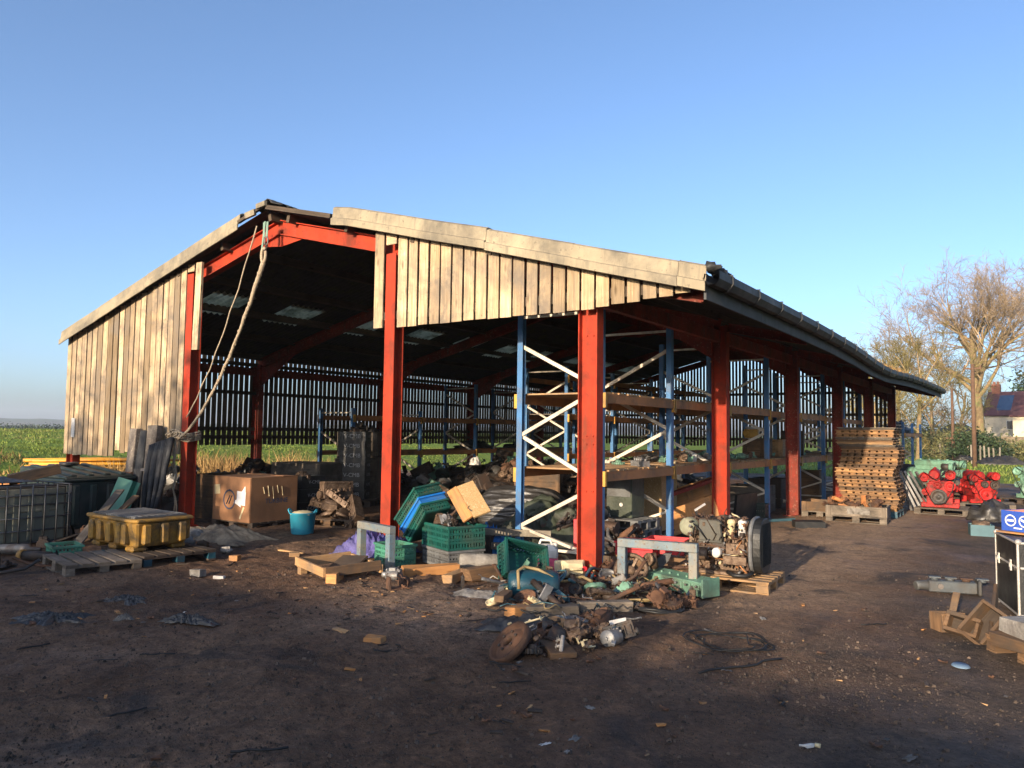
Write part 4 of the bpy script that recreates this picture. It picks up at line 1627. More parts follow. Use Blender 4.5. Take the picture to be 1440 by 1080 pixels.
def ring(r, h):
    return [(r * 1.0 * sx * a, r * .60 * sy * b2) for sx, sy, a, b2 in ((-1, -1, .62, .58), (-1, -1, .50, .66), (1, -1, .50, .66), (1, -1, .62, .58), (1, 1, .62, .58), (1, 1, .50, .66), (-1, 1, .50, .66), (-1, 1, .62, .58))]


r0, r1 = ring(.94, 0), ring(1.06, 0)
vs = [V((x, y, .06)) for x, y in r0] + [V((x, y, .38)) for x, y in r1]
mb.add(vs, [tuple(range(8))[::-1], tuple(range(8, 16))] + [(i, (i + 1) % 8, 8 + (i + 1) % 8, 8 + i) for i in range(8)], None, .5)
for s in (-1, 1):
    for x in (-.42, -.2, .05, .3, .45):
        mb.box((x, s * .415, .23), (.10, .09, .26), jit=.004)
    for y in (-.24, 0, .24):
        mb.box((s * .645, y, .23), (.09, .11, .26), jit=.004)
for x in (-.45, 0, .45):
    for y in (-.27, .27):
        mb.box((x, y, .035), (.2, .2, .07))
mb.build('bund_body', M['spill'], sp, bevel=.02)
mb = MB()
mb.prism([(x * 1.045, y * 1.045) for x, y in r1], .385, .425)
mb.build('rim', M['spill'], sp, bevel=.012)
mb = MB()
for i in range(22):
    mb.box((-.54 + i * 1.08 / 21, 0, .44), (.03, .72, .022))
for i in range(9):
    mb.box((0, -.33 + i * .66 / 8, .443), (1.1, .022, .026))
mb.build('grating', M['greyplast'], sp)
pallet('black oily pallet with teal ends under the yellow spill bund', (-9.85, 5.95, 0), radians(-6), 1.3, .95, 'wood_dark', bm='tealblue')
pallet('flat grey pallet on the earth in front of the yellow spill bund', (-9.75, 5.02, 0), radians(-10), .95, .85, 'wood_grey', nb=5, bm='wood_grey', tilt=(radians(-1), radians(1)))
crate('small mint green crate on the earth left of the yellow bund', (-10.72, 5.15, .03), radians(-14), .44, .34, .17, 'green_pale')
cyl_p = at(18, 782)
mb = MB()
mb.lathe([(0, 0), (.075, 0), (.075, .1), (.068, .12), (.068, .62), (.075, .63), (.075, .72), (.03, .74), (.03, .9), (0, .9)], (0, 0, .08), (.85, .5, .02), 14)
solo(mb, 'hydraulic_cylinder', 'steel', 'grey steel cylinder lying in front of the caged tank', 'cylinder', (cyl_p.x - .45, cyl_p.y - .25, 0))
p = at(30, 789)
t = thing('roller', 'dark roller with a yellow end lying in front of the caged tank', 'roller', (p.x, p.y, 0), radians(28))
mb = MB()
mb.cyl((0, 0, .075), (.5, 0, .075), .06)
mb.build('drum', M['iron'], t)
mb = MB()
mb.lathe([(0, -.03), (.06, -.02), (.075, .0), (.075, .05), (0, .05)], (-.02, 0, .075), (1, 0, 0), 14)
mb.build('end_cap', M['yellow'], t)
for i, (px, py, kind, m) in enumerate(((60, 772, 'pump', 'iron'), (85, 775, 'gear', 'iron'), (50, 800, 'pipe', 'rusty'), (5, 800, 'bracket', 'iron'), (72, 783, 'canister', 'iron'), (20, 808, 'pipe', 'iron'), (118, 760, 'bracket', 'rusty'), (90, 758, 'casing', 'iron'))):
    q = at(px, py)
    scrap(kind, (q.x, q.y, .0), random.uniform(0, 6), m, ['oily water pump body', 'oily toothed gear', 'thin rusty pipe', 'small black angle bracket', 'stubby dark filter can', 'thin dark pipe', 'small rusty angle bracket', 'half round dark housing'][i] + ' in the litter before the caged tank', 'parts littered before the caged tank')
# grubby sack heap
crumple('grubby beige sacking slumped over rubble behind the yellow bund', (-10.85, 7.5, .0), 1.8, .85, .25, 'sack', 21, name='sacking', rz=radians(8), n=60, fold=1.7, lift=.45)
for i, (px, py, r, m) in enumerate(((262, 768, .10, 'rag'), (285, 772, .08, 'wood_brown'), (275, 760, .12, 'rag'), (318, 778, .07, 'rag'))):
    q = at(px, py)
    mb = MB()
    mb.blob((0, 0, r * .7), (r * 1.4, r, r * .8), i + 40, .4, 2.4, 16, 10)
    solo(mb, 'rubble_lump', m, ['whitish rubble lump nearest the yellow bund', 'brown rubble lump in front of the sacking', 'pale lump tucked under the sacking', 'small pale lump on the earth right of the sacking'][i], 'rubble', (q.x, q.y, 0))

# orange and yellow duct stacks on the grass edge
rg3 = random.Random(4)
base = at(40, 695)
for i in range(13):
    row, k = divmod(i, 5)
    z = .055 + row * .10
    y = 9.3 + k * .13 + row * .05
    a = V((-22.6 + rg3.uniform(-.3, .3) + k * .12, 8.0 + k * .10, z + .04))
    bq = V((-21.6 + rg3.uniform(-.1, .1) + k * .14, 10.45 + rg3.uniform(-.2, .2), z + .04))
    mb = MB()
    mb.tube([a - a, (bq - a) * .5 + V((0, 0, rg3.uniform(0, .03))), bq - a], .05, 8)
    solo(mb, 'duct_pipe', 'orange', 'orange plastic duct in the nearer low stack left of the barn', 'pipe', a + V((0, 0, .06)), group='nearer stack of orange ducts')
for i in range(18):
    row, k = divmod(i, 6)
    z = .08 + row * .10
    a = V((-26.4 + k * .16, 11.4 + rg3.uniform(-.2, .2), z + .35))
    bq = V((-25.2 + k * .22 + rg3.uniform(-.1, .1), 15.2 + rg3.uniform(-.4, .4), z + .30 + rg3.uniform(-.02, .05)))
    mb = MB()
    mb.tube([a - a, (bq - a) * .5 + V((0, 0, rg3.uniform(0, .05))), bq - a], .05, 8)
    solo(mb, 'duct_pipe', 'orange_lo', 'yellow orange plastic duct in the farther stack by the grass bank', 'pipe', a + V((0, 0, .06)), group='farther stack of yellow orange ducts')

# ------------------------------------------------------------------ inside, left half
cb = thing('cardboard_box', 'large brown cardboard box with torn labels standing just inside the barn', 'cardboard box', (-12.05, 9.16, .10), radians(-1))
mb = MB()
L_, W_, H_ = 1.10, 1.02, .78
for s in (-1, 1):
    mb.box((0, s * W_ / 2, H_ / 2), (L_, .012, H_), tone=.5)
    mb.box((s * L_ / 2, 0, H_ / 2), (.012, W_ - .014, H_), tone=.5)
mb.box((0, 0, .01), (L_ - .02, W_ - .02, .012))
mb.build('carton_wall', M['cardboard'], cb)
mb = MB()
mb.box((0, -.16, H_ + .007), (L_, .68, .012), (.01, 0, 0), tone=.4)
mb.box((0, .36, H_ + .012), (L_, .34, .012), (-.03, 0, 0), tone=.3)
mb.build('flap', M['cardboard'], cb)
mb = MB()
fy = -W_ / 2 - .009
mb.box((.30, fy, .42), (.25, .004, .24), (0, .05, 0))
mb.add([V((.08, fy, .34)), V((.30, fy, .26)), V((.24, fy, .44))], [(0, 1, 2)], None, .5)
mb.add([V((.30, fy, .52)), V((.42, fy, .54)), V((.41, fy, .64))], [(0, 1, 2)], None, .5)
mb.build('paper_label', M['white_plain'], cb)
mb = MB()
mb.box((-.42, fy, .55), (.17, .004, .17), (0, -.1, 0))
mb.build('tape_patch', M['cream'], cb)
mb = MB()
mb.box((.33, fy, .16), (.04, .004, .24), (0, .5, 0))
mb.build('tape_patch', M['cream'], cb)
mb = MB()
mb.lathe([(.15, 0), (.18, 0), (.18, .002), (.15, .002), (.15, 0)], (-.05, fy, .38), (0, -1, 0), 24)
mb.beam((-.12, fy - .001, .30), (-.02, fy - .001, .46), .004, .035, (0, 1, 0))
mb.beam((-.05, fy - .001, .30), (.04, fy - .001, .46), .004, .035, (0, 1, 0))
mb.build('printed_emblem', M['dark_print'], cb)
lettering('TURBINE', .125, (L_ / 2 + .0075, .05, .36), (pi / 2, 0, pi / 2), M['dark_print'], cb)
mb = MB()
for i in range(5):
    mb.beam((L_ / 2 + .008, -.25 + .1 * i, .62 + .02 * (i % 2)), (L_ / 2 + .008, -.22 + .1 * i, .5 - .05 * (i % 3)), .004, .02, (1, 0, 0))
mb.build('scuff', M['cream'], cb)
pallet('low dark pallet under the large cardboard box', (-12.05, 9.16, -.045), 0, 1.2, 1.0, 'wood_dark')
planked_box('brown planked crate half hidden behind the knotted post', (-13.45, 9.5, 0), radians(2), .9, .9, .86, 'wood_brown')

vp = at(412, 722)
for i in range(3):
    crate('black slatted crate lettered in white, %s of the short stack behind the cyan tub' % ('lowest', 'middle', 'topmost')[i], (-12.62, 10.75, .02 + i * .265), radians(-3 + 2 * i), .66, .62, .265, 'blackplast', solid_side=True, text='V-CMB', group='short stack of black crates')
mb = MB()
solo(scrap_mesh('pump', 5), 'oily_part', 'rust_pale', 'pale oily pump peeping from the topmost black crate of the short stack', 'engine part', (-12.45, 10.6, .70))
v2 = at(497, 712)
for i in range(7):
    crate('black crate lettered in white, %s from the ground in the tall stack' % ('first', 'second', 'third', 'fourth', 'fifth', 'sixth', 'seventh')[i], (v2.x - .2, v2.y + .2, .15 + i * .225), radians(30 + random.uniform(-3, 3)), .62, .50, .225, 'blackplast', solid_side=True, text='V-CMB', group='tall stack of black crates')
pallet('dark pallet under the tall stack of black crates', (v2.x - .2, v2.y + .2, 0), radians(30), 1.0, .8, 'wood_dark')
planked_box('big grey planked crate behind the short stack of black crates', (-14.0, 12.1, 0), radians(12), 1.35, 1.0, .98, 'wood_grey', open_top=False)
planked_box('dark slate planked crate right of the big grey crate', (-13.9, 13.6, 0), radians(22), .9, .9, 1.05, 'wood_grey', open_top=False)
pallet('grey pallet raised under a weathered crate of scrap', (-14.55, 14.4, 1.10), radians(20), 1.1, .9, 'wood_grey')
planked_box('heavy grey support crate under the raised pallet', (-14.55, 14.4, 0), radians(20), 1.1, .9, 1.09, 'wood_dark', open_top=False)
planked_box('weathered grey crate of scrap standing on the raised pallet', (-14.55, 14.4, 1.25), radians(20), 1.1, .9, .46, 'wood_grey', nb=2)
heap_noise(9, (-14.5, 14.4), (.5, .4, .36), .5, 'oily_scrap', 'iron', 'tangle of black scrap heaped in the raised weathered crate', 'scrap', zmin=1.5)
mb = MB()
mb.cyl((0, 0, 0), (0, .0, .62), .05)
solo(mb, 'white_tube', 'white', 'white plastic tube standing beside the tall stack of black crates', 'tube', tuple(at(452, 706)), (0, .05, 0))

q = at(416, 753)
bk = thing('plastic_tub', 'cyan plastic tub of pale waste on the earth by the cardboard box', 'bucket', (q.x - .1, q.y + .22, 0), radians(30))
mb = MB()
mb.lathe([(0, 0), (.175, 0), (.185, .02), (.215, .34), (.228, .345), (.228, .36), (.205, .36), (.175, .03), (0, .025)], n=26)
for s in (-1, 1):
    mb.tube([(s * .21, -.06, .35), (s * .235, -.05, .40), (s * .24, 0, .41), (s * .235, .05, .40), (s * .21, .06, .35)], .014, 6)
mb.build('tub', M['bucket'], bk)
mb = MB()
mb.blob((0, 0, .33), (.19, .19, .06), 4, .4, 3, 16, 8)
mb.build('waste', M['cream'], bk)

q = at(455, 742)
pallet('short brown pallet under the rusty heap of castings', (q.x - .1, q.y + .4, 0), radians(18), 1.0, .7, 'wood_brown', nb=5)
rr = random.Random(12)
for i in range(15):
    k = ['pump', 'disc', 'gear', 'casing', 'canister', 'block', 'head'][i % 7]
    lay = i // 6
    scrap(k, (q.x - .1 + rr.uniform(-.36, .36) * (1 - .25 * lay), q.y + .4 + rr.uniform(-.22, .22), .15 + .16 * lay), (rr.uniform(-.6, .6), rr.uniform(-.6, .6), rr.uniform(0, 6)), 'rust_pale',
          'pale rusty %s in the heap of castings behind the cyan tub' % {'pump': 'pump', 'disc': 'disc', 'gear': 'toothed wheel', 'casing': 'round housing', 'canister': 'can', 'block': 'engine block', 'head': 'cylinder head'}[k], 'rusty castings heaped behind the cyan tub', sc=.85)

# long heap of engine scrap under the left wall and down the middle: individual castings
NM = {'block': 'oily engine block', 'head': 'oily cylinder head', 'disc': 'dark round disc', 'canister': 'dark filter can', 'pipe': 'bent dark pipe', 'bracket': 'dark angle bracket', 'gear': 'dark toothed gear', 'pump': 'oily pump body', 'manifold': 'dark branched manifold', 'casing': 'dark bell housing'}
rr = random.Random(77)


def heap_h(x, y, spots):
    return max([0] + [h * max(0, 1 - ((x - a) / sx) ** 2 - ((y - b) / sy) ** 2) for a, b, sx, sy, h in spots])


spots = [(-15.4, 10.8, 1.7, 2.6, .95), (-15.8, 15.2, 1.3, 4.0, .75), (-14.6, 20.5, 2.4, 5.0, .95), (-12.6, 17.5, 1.6, 2.5, .7), (-11.0, 21.5, 2.4, 4.5, .95), (-12.5, 26.0, 2.5, 4.0, .9), (-9.7, 12.9, 1.1, 1.5, .42), (-9.3, 16.6, 1.6, 2.2, .62)]


def heapfn(a, b):
    x, y = -17.0 + 10.0 * a, 8.6 + 20.5 * b
    h = heap_h(x, y, spots) * .78 - .03
    h += .16 * noise.noise(V((x * 1.7, y * 1.7, 4))) * (1 if h > 0 else 0) + .10 * noise.noise(V((x * 4.5, y * 4.5, 4))) * (1 if h > 0 else 0)
    return (x, y, h if h > 0 else -.14)


mb = MB()
mb.grid(90, 190, heapfn, smooth=False)
solo(mb, 'scrap_rubble', 'iron', 'oily metal fragments massed under the castings inside the barn', 'scrap', kind='stuff')
kinds = ['block', 'head', 'disc', 'canister', 'pipe', 'bracket', 'gear', 'pump', 'manifold', 'casing']
n = 0
while n < 265:
    sp_ = rr.choice(spots)
    x, y = sp_[0] + rr.uniform(-1, 1) * sp_[2] * .92, sp_[1] + rr.uniform(-1, 1) * sp_[3] * .92
    if x < -16.6 or (x < -14 and y < 9.0):
        continue
    h = heap_h(x, y, spots)
    if h < .06:
        continue
    k = rr.choice(kinds)
    m = rr.choice(['iron', 'iron', 'iron', 'rusty', 'steel', 'green_dark', 'rust_pale', 'blackplast', 'mint'] if y > 10 else ['iron', 'green_dark', 'iron', 'rusty', 'steel', 'white'])
    col = {'iron': 'black', 'rusty': 'rusty', 'steel': 'grey', 'green_dark': 'dark green', 'rust_pale': 'pale rusty', 'blackplast': 'black', 'mint': 'mint green', 'white': 'whitish'}[m]
    where = 'beneath the left wall' if x < -14.2 else 'down the middle of the barn'
    scrap(k, (x, y, h * .8 + rr.uniform(-.05, .12)), (rr.uniform(-.7, .7), rr.uniform(-.7, .7), rr.uniform(0, 6.28)), m,
          '%s in the scrap heap %s' % (NM[k].replace('oily', col + ' oily').replace('dark', col), where), 'scrap heap ' + where, sc=rr.uniform(.8, 1.3))
    n += 1
planked_box('brown planked crate with pale labels in front of the middle rack', (-9.65, 15.2, 0), radians(25), 1.05, .8, .85, 'wood_brown', open_top=False)
for i, (x, y, z, m, lab) in enumerate(((-15.7, 20.6, 1.22, 'blackplast', 'black jacket like bundle draped on the lower beam of the left rack'), (-15.6, 23.4, 1.22, 'blackplast', 'second black bundle on the lower beam of the left rack'))):
    heap_noise(30 + i, (x, y), (.3, .95, .2), .5, 'black_bundle', m, lab, 'bundle', zmin=z)
heap_noise(33, (-12.9, 17.0), (.16, .16, .2), .4, 'white_bag', 'white', 'white bag glinting on the scrap heap below the left rack', 'bag', zmin=.85)
# ------------------------------------------------------------------ centre: crates, trestles, bales


def trestle(label, p, q, h, s=.10):
    p, q = V((p.x, p.y, 0)), V((q.x, q.y, 0))
    L = (q - p).length
    t = thing('steel_trestle', label, 'trestle', (p + q) / 2, bearing(p, q), 'two blue steel trestles')
    for sx in (-1, 1):
        mb = MB()
        mb.box((sx * (L / 2 - s / 2), 0, (h - s) / 2), (s, s, h - s - .002))
        mb.box((sx * (L / 2 - s / 2), 0, .006), (s + .05, s + .05, .012))
        mb.build('leg', M['trestle'], t, bevel=.006)
    mb = MB()
    mb.box((0, 0, h - s / 2), (L, s, s))
    mb.build('top_rail', M['trestle'], t, bevel=.006)
    return t


trestle('blue grey steel trestle standing before the stacked green crates', V((-7.52, 7.40, 0)), V((-6.74, 7.20, 0)), .55, .095)
trestle('paler blue steel trestle standing over rusty parts by the diesel engine', V((-4.02, 8.05, 0)), V((-3.12, 8.18, 0)), .56, .095)

# timber collar frame
t = thing('pallet_collar', 'empty pine frame of four boards propped on short blocks on the earth', 'wooden frame', (-6.95, 6.50, 0), radians(-18))
for s in (-1, 1):
    mb = MB()
    mb.box((0, s * .36, .15 - .01 * s), (.82, .035, .10), (0, .03, 0))
    mb.build('side_board', M['wood'], t, bevel=.003)
    mb = MB()
    mb.box((s * .40, 0, .16), (.035, .70, .11), (.03, 0, 0))
    mb.build('end_board', M['wood'] if s < 0 else M['wood_brown'], t, bevel=.003)
mb = MB()
mb.box((-.36, -.30, .05), (.10, .08, .10))
mb.build('block', M['wood'], t)
mb = MB()
mb.box((-.36, .30, .05), (.10, .08, .10))
mb.build('block', M['wood'], t)
mb = MB()
mb.box((.34, -.20, .07), (.12, .36, .14), (0, 0, .9))
mb.build('block', M['wood_orange'], t, bevel=.004)
mb = MB()
mb.box((-.10, .10, .10), (.5, .45, .02), (.5, -.1, .2))
mb.build('bottom_board', M['wood_dark'], t)

# grey crate, green crate on it, then tilted crates
crate('grey plastic crate under the upright dark green crate', (-6.45, 8.05, .0), radians(-22), .72, .52, .235, 'greyplast')
crate('deep dark green crate full of scrap standing on the grey crate', (-6.45, 8.05, .235), radians(-22), .74, .54, .31, 'green')
for i in range(9):
    scrap(['pipe', 'canister', 'pump', 'bracket', 'gear'][i % 5], (-6.45 + random.uniform(-.22, .22), 8.05 + random.uniform(-.13, .13), .44 + .06 * (i % 3)), (random.uniform(-1, 1), random.uniform(-1, 1), random.uniform(0, 6)), ['iron', 'rusty', 'steel', 'rust_pale'][i % 4],
          ['black pipe', 'rusty can', 'grey steel pump', 'pale rusty bracket', 'black gear', 'rusty pipe', 'grey steel can', 'pale rusty pump', 'black bracket'][i] + ' sticking out of the deep green crate', 'scrap in the deep green crate', sc=.7)
crate('pale green crate on the earth seen through the left trestle', (-7.08, 7.62, 0), radians(-18), .46, .36, .27, 'green_pale')
dirv = radians(-22)
tilt = Euler((radians(8), radians(-42), dirv)).to_matrix()


def tilted(base, k, off):
    return tuple(V(base) + tilt @ V((0, 0, off * k)))


b0 = V((-6.83, 8.0, .46))
for k, (m, lab) in enumerate((('green', 'lower green crate tilted under the blue crate'), ('bluecrate', 'bright blue crate tilted between two green crates'), ('green', 'upper green crate tilted back behind the blue crate'))):
    off = (0, .15, .28)[k]
    pos = b0 + V((-.02, .05, .02)) + V((-.085, .03, .075)) * (1.35 * k)
    crate(lab, tuple(pos), (radians(10), radians(-43), dirv + .05 * k), .66, .42, .15 if m != 'bluecrate' else .12, m, group='three tilted crates', solid_side=(m == 'bluecrate'))
t = thing('chipboard_angle', 'angled offcut of chipboard and pine lying tilted on top of the green crates', 'board', (-6.25, 8.22, .86), (radians(25), radians(36), radians(-24)))
mb = MB()
mb.box((0, 0, 0), (.62, .24, .03))
mb.build('chipboard_panel', M['osb'], t, bevel=.003)
mb = MB()
mb.box((-.02, -.19, -.02), (.60, .15, .03), (.35, 0, 0))
mb.box((-.2, -.14, -.06), (.16, .05, .10))
mb.build('pine_board', M['wood_orange'], t, bevel=.003)
crumple('violet plastic netting crumpled on the earth behind the left trestle', (-7.75, 7.95, .0), 1.05, .75, .34, 'purple', 5, name='plastic_netting', cat_='netting', rz=.3, n=40, fold=6, lift=.7)
crumple('torn bright blue sheet hanging behind the deep green crate', (-6.55, 9.1, .0), .8, .6, .42, 'bluecrate', 8, rz=.4, fold=5)

# channels, roll and logs
for i, (z, dx) in enumerate(((.30, 0), (.12, .08))):
    mb = MB()
    mb.box((0, 0, .045), (1.25, .012, .09))
    mb.box((0, .035, .084), (1.25, .07, .012))
    mb.box((0, .035, .006), (1.25, .07, .012))
    solo(mb, 'steel_channel', 'beige_steel', ('upper' if i == 0 else 'lower') + ' of two long beige steel channels behind the tilted green crate', 'steel channel', (-6.22 + dx, 8.97 - dx * .8, z), radians(24), 'two steel channels')
for i in range(2):
    mb = MB()
    mb.box((0, 0, .15 - .09 * i), (.2, .34, .29 - .18 * i if i == 0 else .11))
    solo(mb, 'packing_block', 'wood_dark', ('taller' if i == 0 else 'lower') + ' dark packing block under the beige channels', 'block', (-6.5 + i * 1.1, 8.85 + i * .5, 0), radians(24))
mb = MB()
mb.lathe([(0, 0), (.095, 0), (.10, .01), (.10, .2), (.095, .21), (.10, .22), (.10, .4), (.095, .41), (.10, .42), (.10, .62), (0, .62)], (0, 0, .10), (.86, .5, 0), 18)
solo(mb, 'felt_roll', 'rag', 'grey ribbed roll lying below the beige channels', 'roll', tuple(at(647, 800)))
timber('split orange log lying in front of the grey crate', at(566, 812, 0) + V((0, 0, .06)), at(637, 808, 0) + V((.02, .05, .07)), .13, .12, 'wood_orange', 'split_log', 'log', jit=.02)
timber('short pale offcut beside the split orange log', at(628, 822) + V((0, 0, .05)), at(655, 812) + V((0, 0, .06)), .12, .11, 'wood', 'timber_offcut', 'offcut', jit=.02)
timber('bark brown log end lying behind the white rag', at(655, 818) + V((0, 0, .08)), at(697, 812) + V((0, 0, .09)), .18, .17, 'wood_brown', 'log_end', 'log', jit=.03)
crumple('dirty white rag on the earth left of the tilted green crate', at(672, 838), .62, .30, .07, 'rag', 6, name='rag', cat_='rag', rz=.5, fold=5)
for i, (px, py, kind, m, lab) in enumerate(((553, 818, 'pump', 'steel', 'grey metal pump body left of the split log'), (570, 824, 'canister', 'rusty', 'rusty can on the earth below the split log'), (562, 830, 'bracket', 'rusty', 'rusty bracket nearest the pine frame'), (640, 830, 'bracket', 'iron', 'black bracket beside the white rag'))):
    q = at(px, py)
    scrap(kind, (q.x, q.y, 0), random.uniform(0, 6), m, lab, sc=.7)

# black wrapped bale
t = thing('wrapped_bale', 'large bale wrapped in wrinkled black film on the earth behind the front rack upright', 'bale', (-7.15, 10.75, 0), radians(20))


def balefn(a, b):
    th = 2 * pi * b
    x = (a - .5) * 1.5
    k = 1 - abs(2 * a - 1) ** 5 * .55
    f = 1 + .05 * noise.noise(V((x * 1.2, cos(th) * 9, sin(th) * 9))) + .09 * (1 - abs(noise.noise(V((x * .9, cos(th) * 4.2, sin(th) * 4.2 + 3))))) ** 3
    f += .035 * (1 - abs(noise.noise(V((x * 2.2, cos(th) * 11, sin(th) * 11 + 7))))) ** 2 + .02 * noise.noise(V((x * 5, cos(th) * 22, sin(th) * 22)))
    return (x, .52 * k * cos(th) * f, max(.0, .40 + .42 * k * sin(th) * f))


mb = MB()
mb.grid(70, 190, balefn)
for s in (0, 1):
    mb.add([V(balefn(s, j / 24)) for j in range(24)], [tuple(range(24))], None, .5)
mb.build('film_wrap', M['blacksheet'], t)
mb = MB()
rr = random.Random(2)
for j in range(6):
    pts = [V((-.72 + rr.uniform(-.05, .1), -.1 - .06 * j + rr.uniform(-.05, .05), .78 - .13 * i + rr.uniform(-.02, .02))) + V((-.08 * i if i < 3 else -.24 + .05 * i, -.12 * i * .6, 0)) for i in range(6)]
    mb.tube(pts, [.03, .045, .05, .045, .04, .02], 6)
mb.build('loose_film', M['blacksheet'], t)
crumple('olive green tarpaulin slumped over scrap beside the black wrapped bale', (-6.35, 10.35, .0), 1.9, 1.5, .62, 'tarpgreen', 12, name='tarpaulin', cat_='tarpaulin', rz=.4, n=56, fold=2.6, lift=.55)
crumple('fold of olive tarpaulin trailing down over the beige channels', (-6.35, 9.5, .02), .8, .9, .46, 'tarpgreen', 15, name='tarpaulin', cat_='tarpaulin', rz=-.3, n=40, fold=3, lift=.6)
rr = random.Random(31)
for i in range(22):
    x, y = rr.uniform(-6.2, -4.95), rr.uniform(9.8, 10.75)
    k = rr.choice(['pipe', 'manifold', 'bracket', 'canister', 'pump'])
    m = rr.choice(['iron', 'rusty', 'rusty', 'steel', 'iron'])
    scrap(k, (x, y, .1 + .42 * rr.random() * max(.2, 1 - abs(x + 5.5))), (rr.uniform(-.8, .8), rr.uniform(-.8, .8), rr.uniform(0, 6)), m,
          '%s %s in the tangle under the first bay of the tall rack' % ({'iron': 'black', 'rusty': 'rusty', 'steel': 'grey'}[m], NM[k].split(' ')[-1]), 'tangle of parts under the first rack bay')
mb = MB()
mb.prism([(-.02, -.10), (.10, -.10), (.10, .42), (-.02, .42)], -.06, .06, Matrix(((1, 0, 0, 0), (0, 0, 1, 0), (0, 1, 0, .1), (0, 0, 0, 1))))
mb.cyl((.04, 0, .52), (.04, 0, .56), .03)
solo(mb, 'red_can', 'red_plastic', 'dark red can standing in shade under the first rack bay', 'can', (-5.55, 9.75, 0), .3)

# drums and cans around the corner column
t = thing('plastic_pail', 'navy plastic pail with a red and white label behind the tilted green crate', 'pail', tuple(at(735, 806)), .4)
mb = MB()
mb.lathe([(0, 0), (.125, 0), (.145, .28), (.155, .285), (.155, .30), (.14, .305), (0, .305)], n=22)
mb.build('pail_body', M['navy'], t)
mb = MB()
mb.lathe([(.1365, .10), (.148, .23)], n=14, arc=pi * .7)
mb.build('paper_label', M['white_plain'], t)
mb = MB()
mb.lathe([(.1462, .235), (.1515, .28)], n=14, arc=pi * .9)
mb.build('label_band', M['red_plastic'], t)


def jerry(label, loc, rz, m, h, fluid=None, lie=0):
    t = thing('jerrycan', label, 'jerrycan', loc, (lie, 0, rz))
    mb = MB()
    pr = [(-.13, -.10), (.13, -.10), (.145, -.085), (.145, .085), (.13, .10), (-.13, .10), (-.145, .085), (-.145, -.085)]
    lv = h * .55 if fluid else .0
    if fluid:
        mb.prism(pr, 0, lv)
        mb.build('fluid_part', M[fluid], t, bevel=.015)
        mb = MB()
    mb.prism(pr, lv + .001, h * .82)
    vs = [V((x, y, h * .82)) for x, y in pr] + [V((x * .62, y * .62, h)) for x, y in pr]
    mb.add(vs, [tuple(range(8, 16))] + [(i, (i + 1) % 8, 8 + (i + 1) % 8, 8 + i) for i in range(8)], None, .5)
    mb.tube([(-.10, 0, h * .9), (-.07, 0, h + .05), (.05, 0, h + .05), (.08, 0, h * .92)], .018, 7)
    mb.build('can_body', M[m], t, bevel=.012)
    mb = MB()
    mb.cyl((.11, 0, h * .84), (.11, 0, h + .02), .028, n=12)
    mb.build('screw_cap', M['red_plastic'] if not fluid else M['white'], t)
    return t


jerry('white jerrycan half full of pink fluid behind the teal tank', tuple(at(768, 806)), .5, 'white', .36, 'pink')
jerry('cream jerrycan tipped on its side at the foot of the corner column', tuple(at(795, 812) + V((0, 0, .11))), .9, 'cream', .34, lie=radians(82))
crate('green crate tipped on its end behind the teal tank of hoses', tuple(at(712, 826) + V((.0, .22, .20))), (radians(58), radians(14), radians(62)), .54, .40, .24, 'green')
t = thing('teal_drum', 'teal blue plastic drum lying on its side with hoses over it', 'drum', tuple(at(750, 842) + V((.0, .0, 0))), radians(36))
mb = MB()
mb.lathe([(0, -.27), (.10, -.27), (.135, -.25), (.15, -.2), (.15, .2), (.135, .25), (.10, .27), (0, .27)], (0, 0, .15), (1, 0, 0), 22)
mb.build('drum_body', M['tealblue'], t)
mb = MB()
mb.tube([(-.16, -.152, .13), (-.17, -.11, .31), (-.1, .02, .33), (.05, -.03, .31), (.2, -.1, .24)], .018, 6)
mb.build('strap', M['hose_tan'], t)
rr = random.Random(15)
c0 = at(790, 842)
for i in range(11):
    px, py = rr.uniform(712, 885), rr.uniform(815, 850)
    q = at(px, py)
    m = ['hose_tan', 'hose_teal', 'hose', 'hose_teal', 'hose_tan', 'rag'][i % 6]
    mb = coil(rr.uniform(.10, .2), rr.uniform(.8, 1.9), rr.uniform(.008, .014), i + 3, .6)
    solo(mb, 'hose_loop', m, '%s loop of thin hose, %s of the tangle around the corner column' % (['tan', 'teal', 'black', 'teal', 'tan', 'grey'][i % 6], ['leftmost', 'upper', 'lower', 'long', 'inner', 'outer', 'rightmost', 'loose', 'middle', 'small', 'stray'][i]), 'hose', (q.x, q.y, .03 + .12 * rr.random()), (rr.uniform(-.5, .5), rr.uniform(-.4, .4), rr.uniform(0, 6)), 'hose tangle around the corner column')
for i, (a, b) in enumerate((((742, 812), (832, 838)), ((790, 800), (838, 818)), ((800, 838), (846, 812)))):
    p, q = at(*a), at(*b)
    mb = MB()
    pts = [p.lerp(q, k / 8) - p + V((0, 0, .12 + .06 * sin(k * 1.1 + i))) for k in range(9)]
    mb.tube(pts, .017, 7)
    solo(mb, 'hose_length', ['hose_tan', 'hose_tan', 'hose_teal'][i], ['long tan hose running right from the teal drum to the column', 'short tan hose against the front of the corner column', 'teal hose trailing over the junk before the column'][i], 'hose', p)
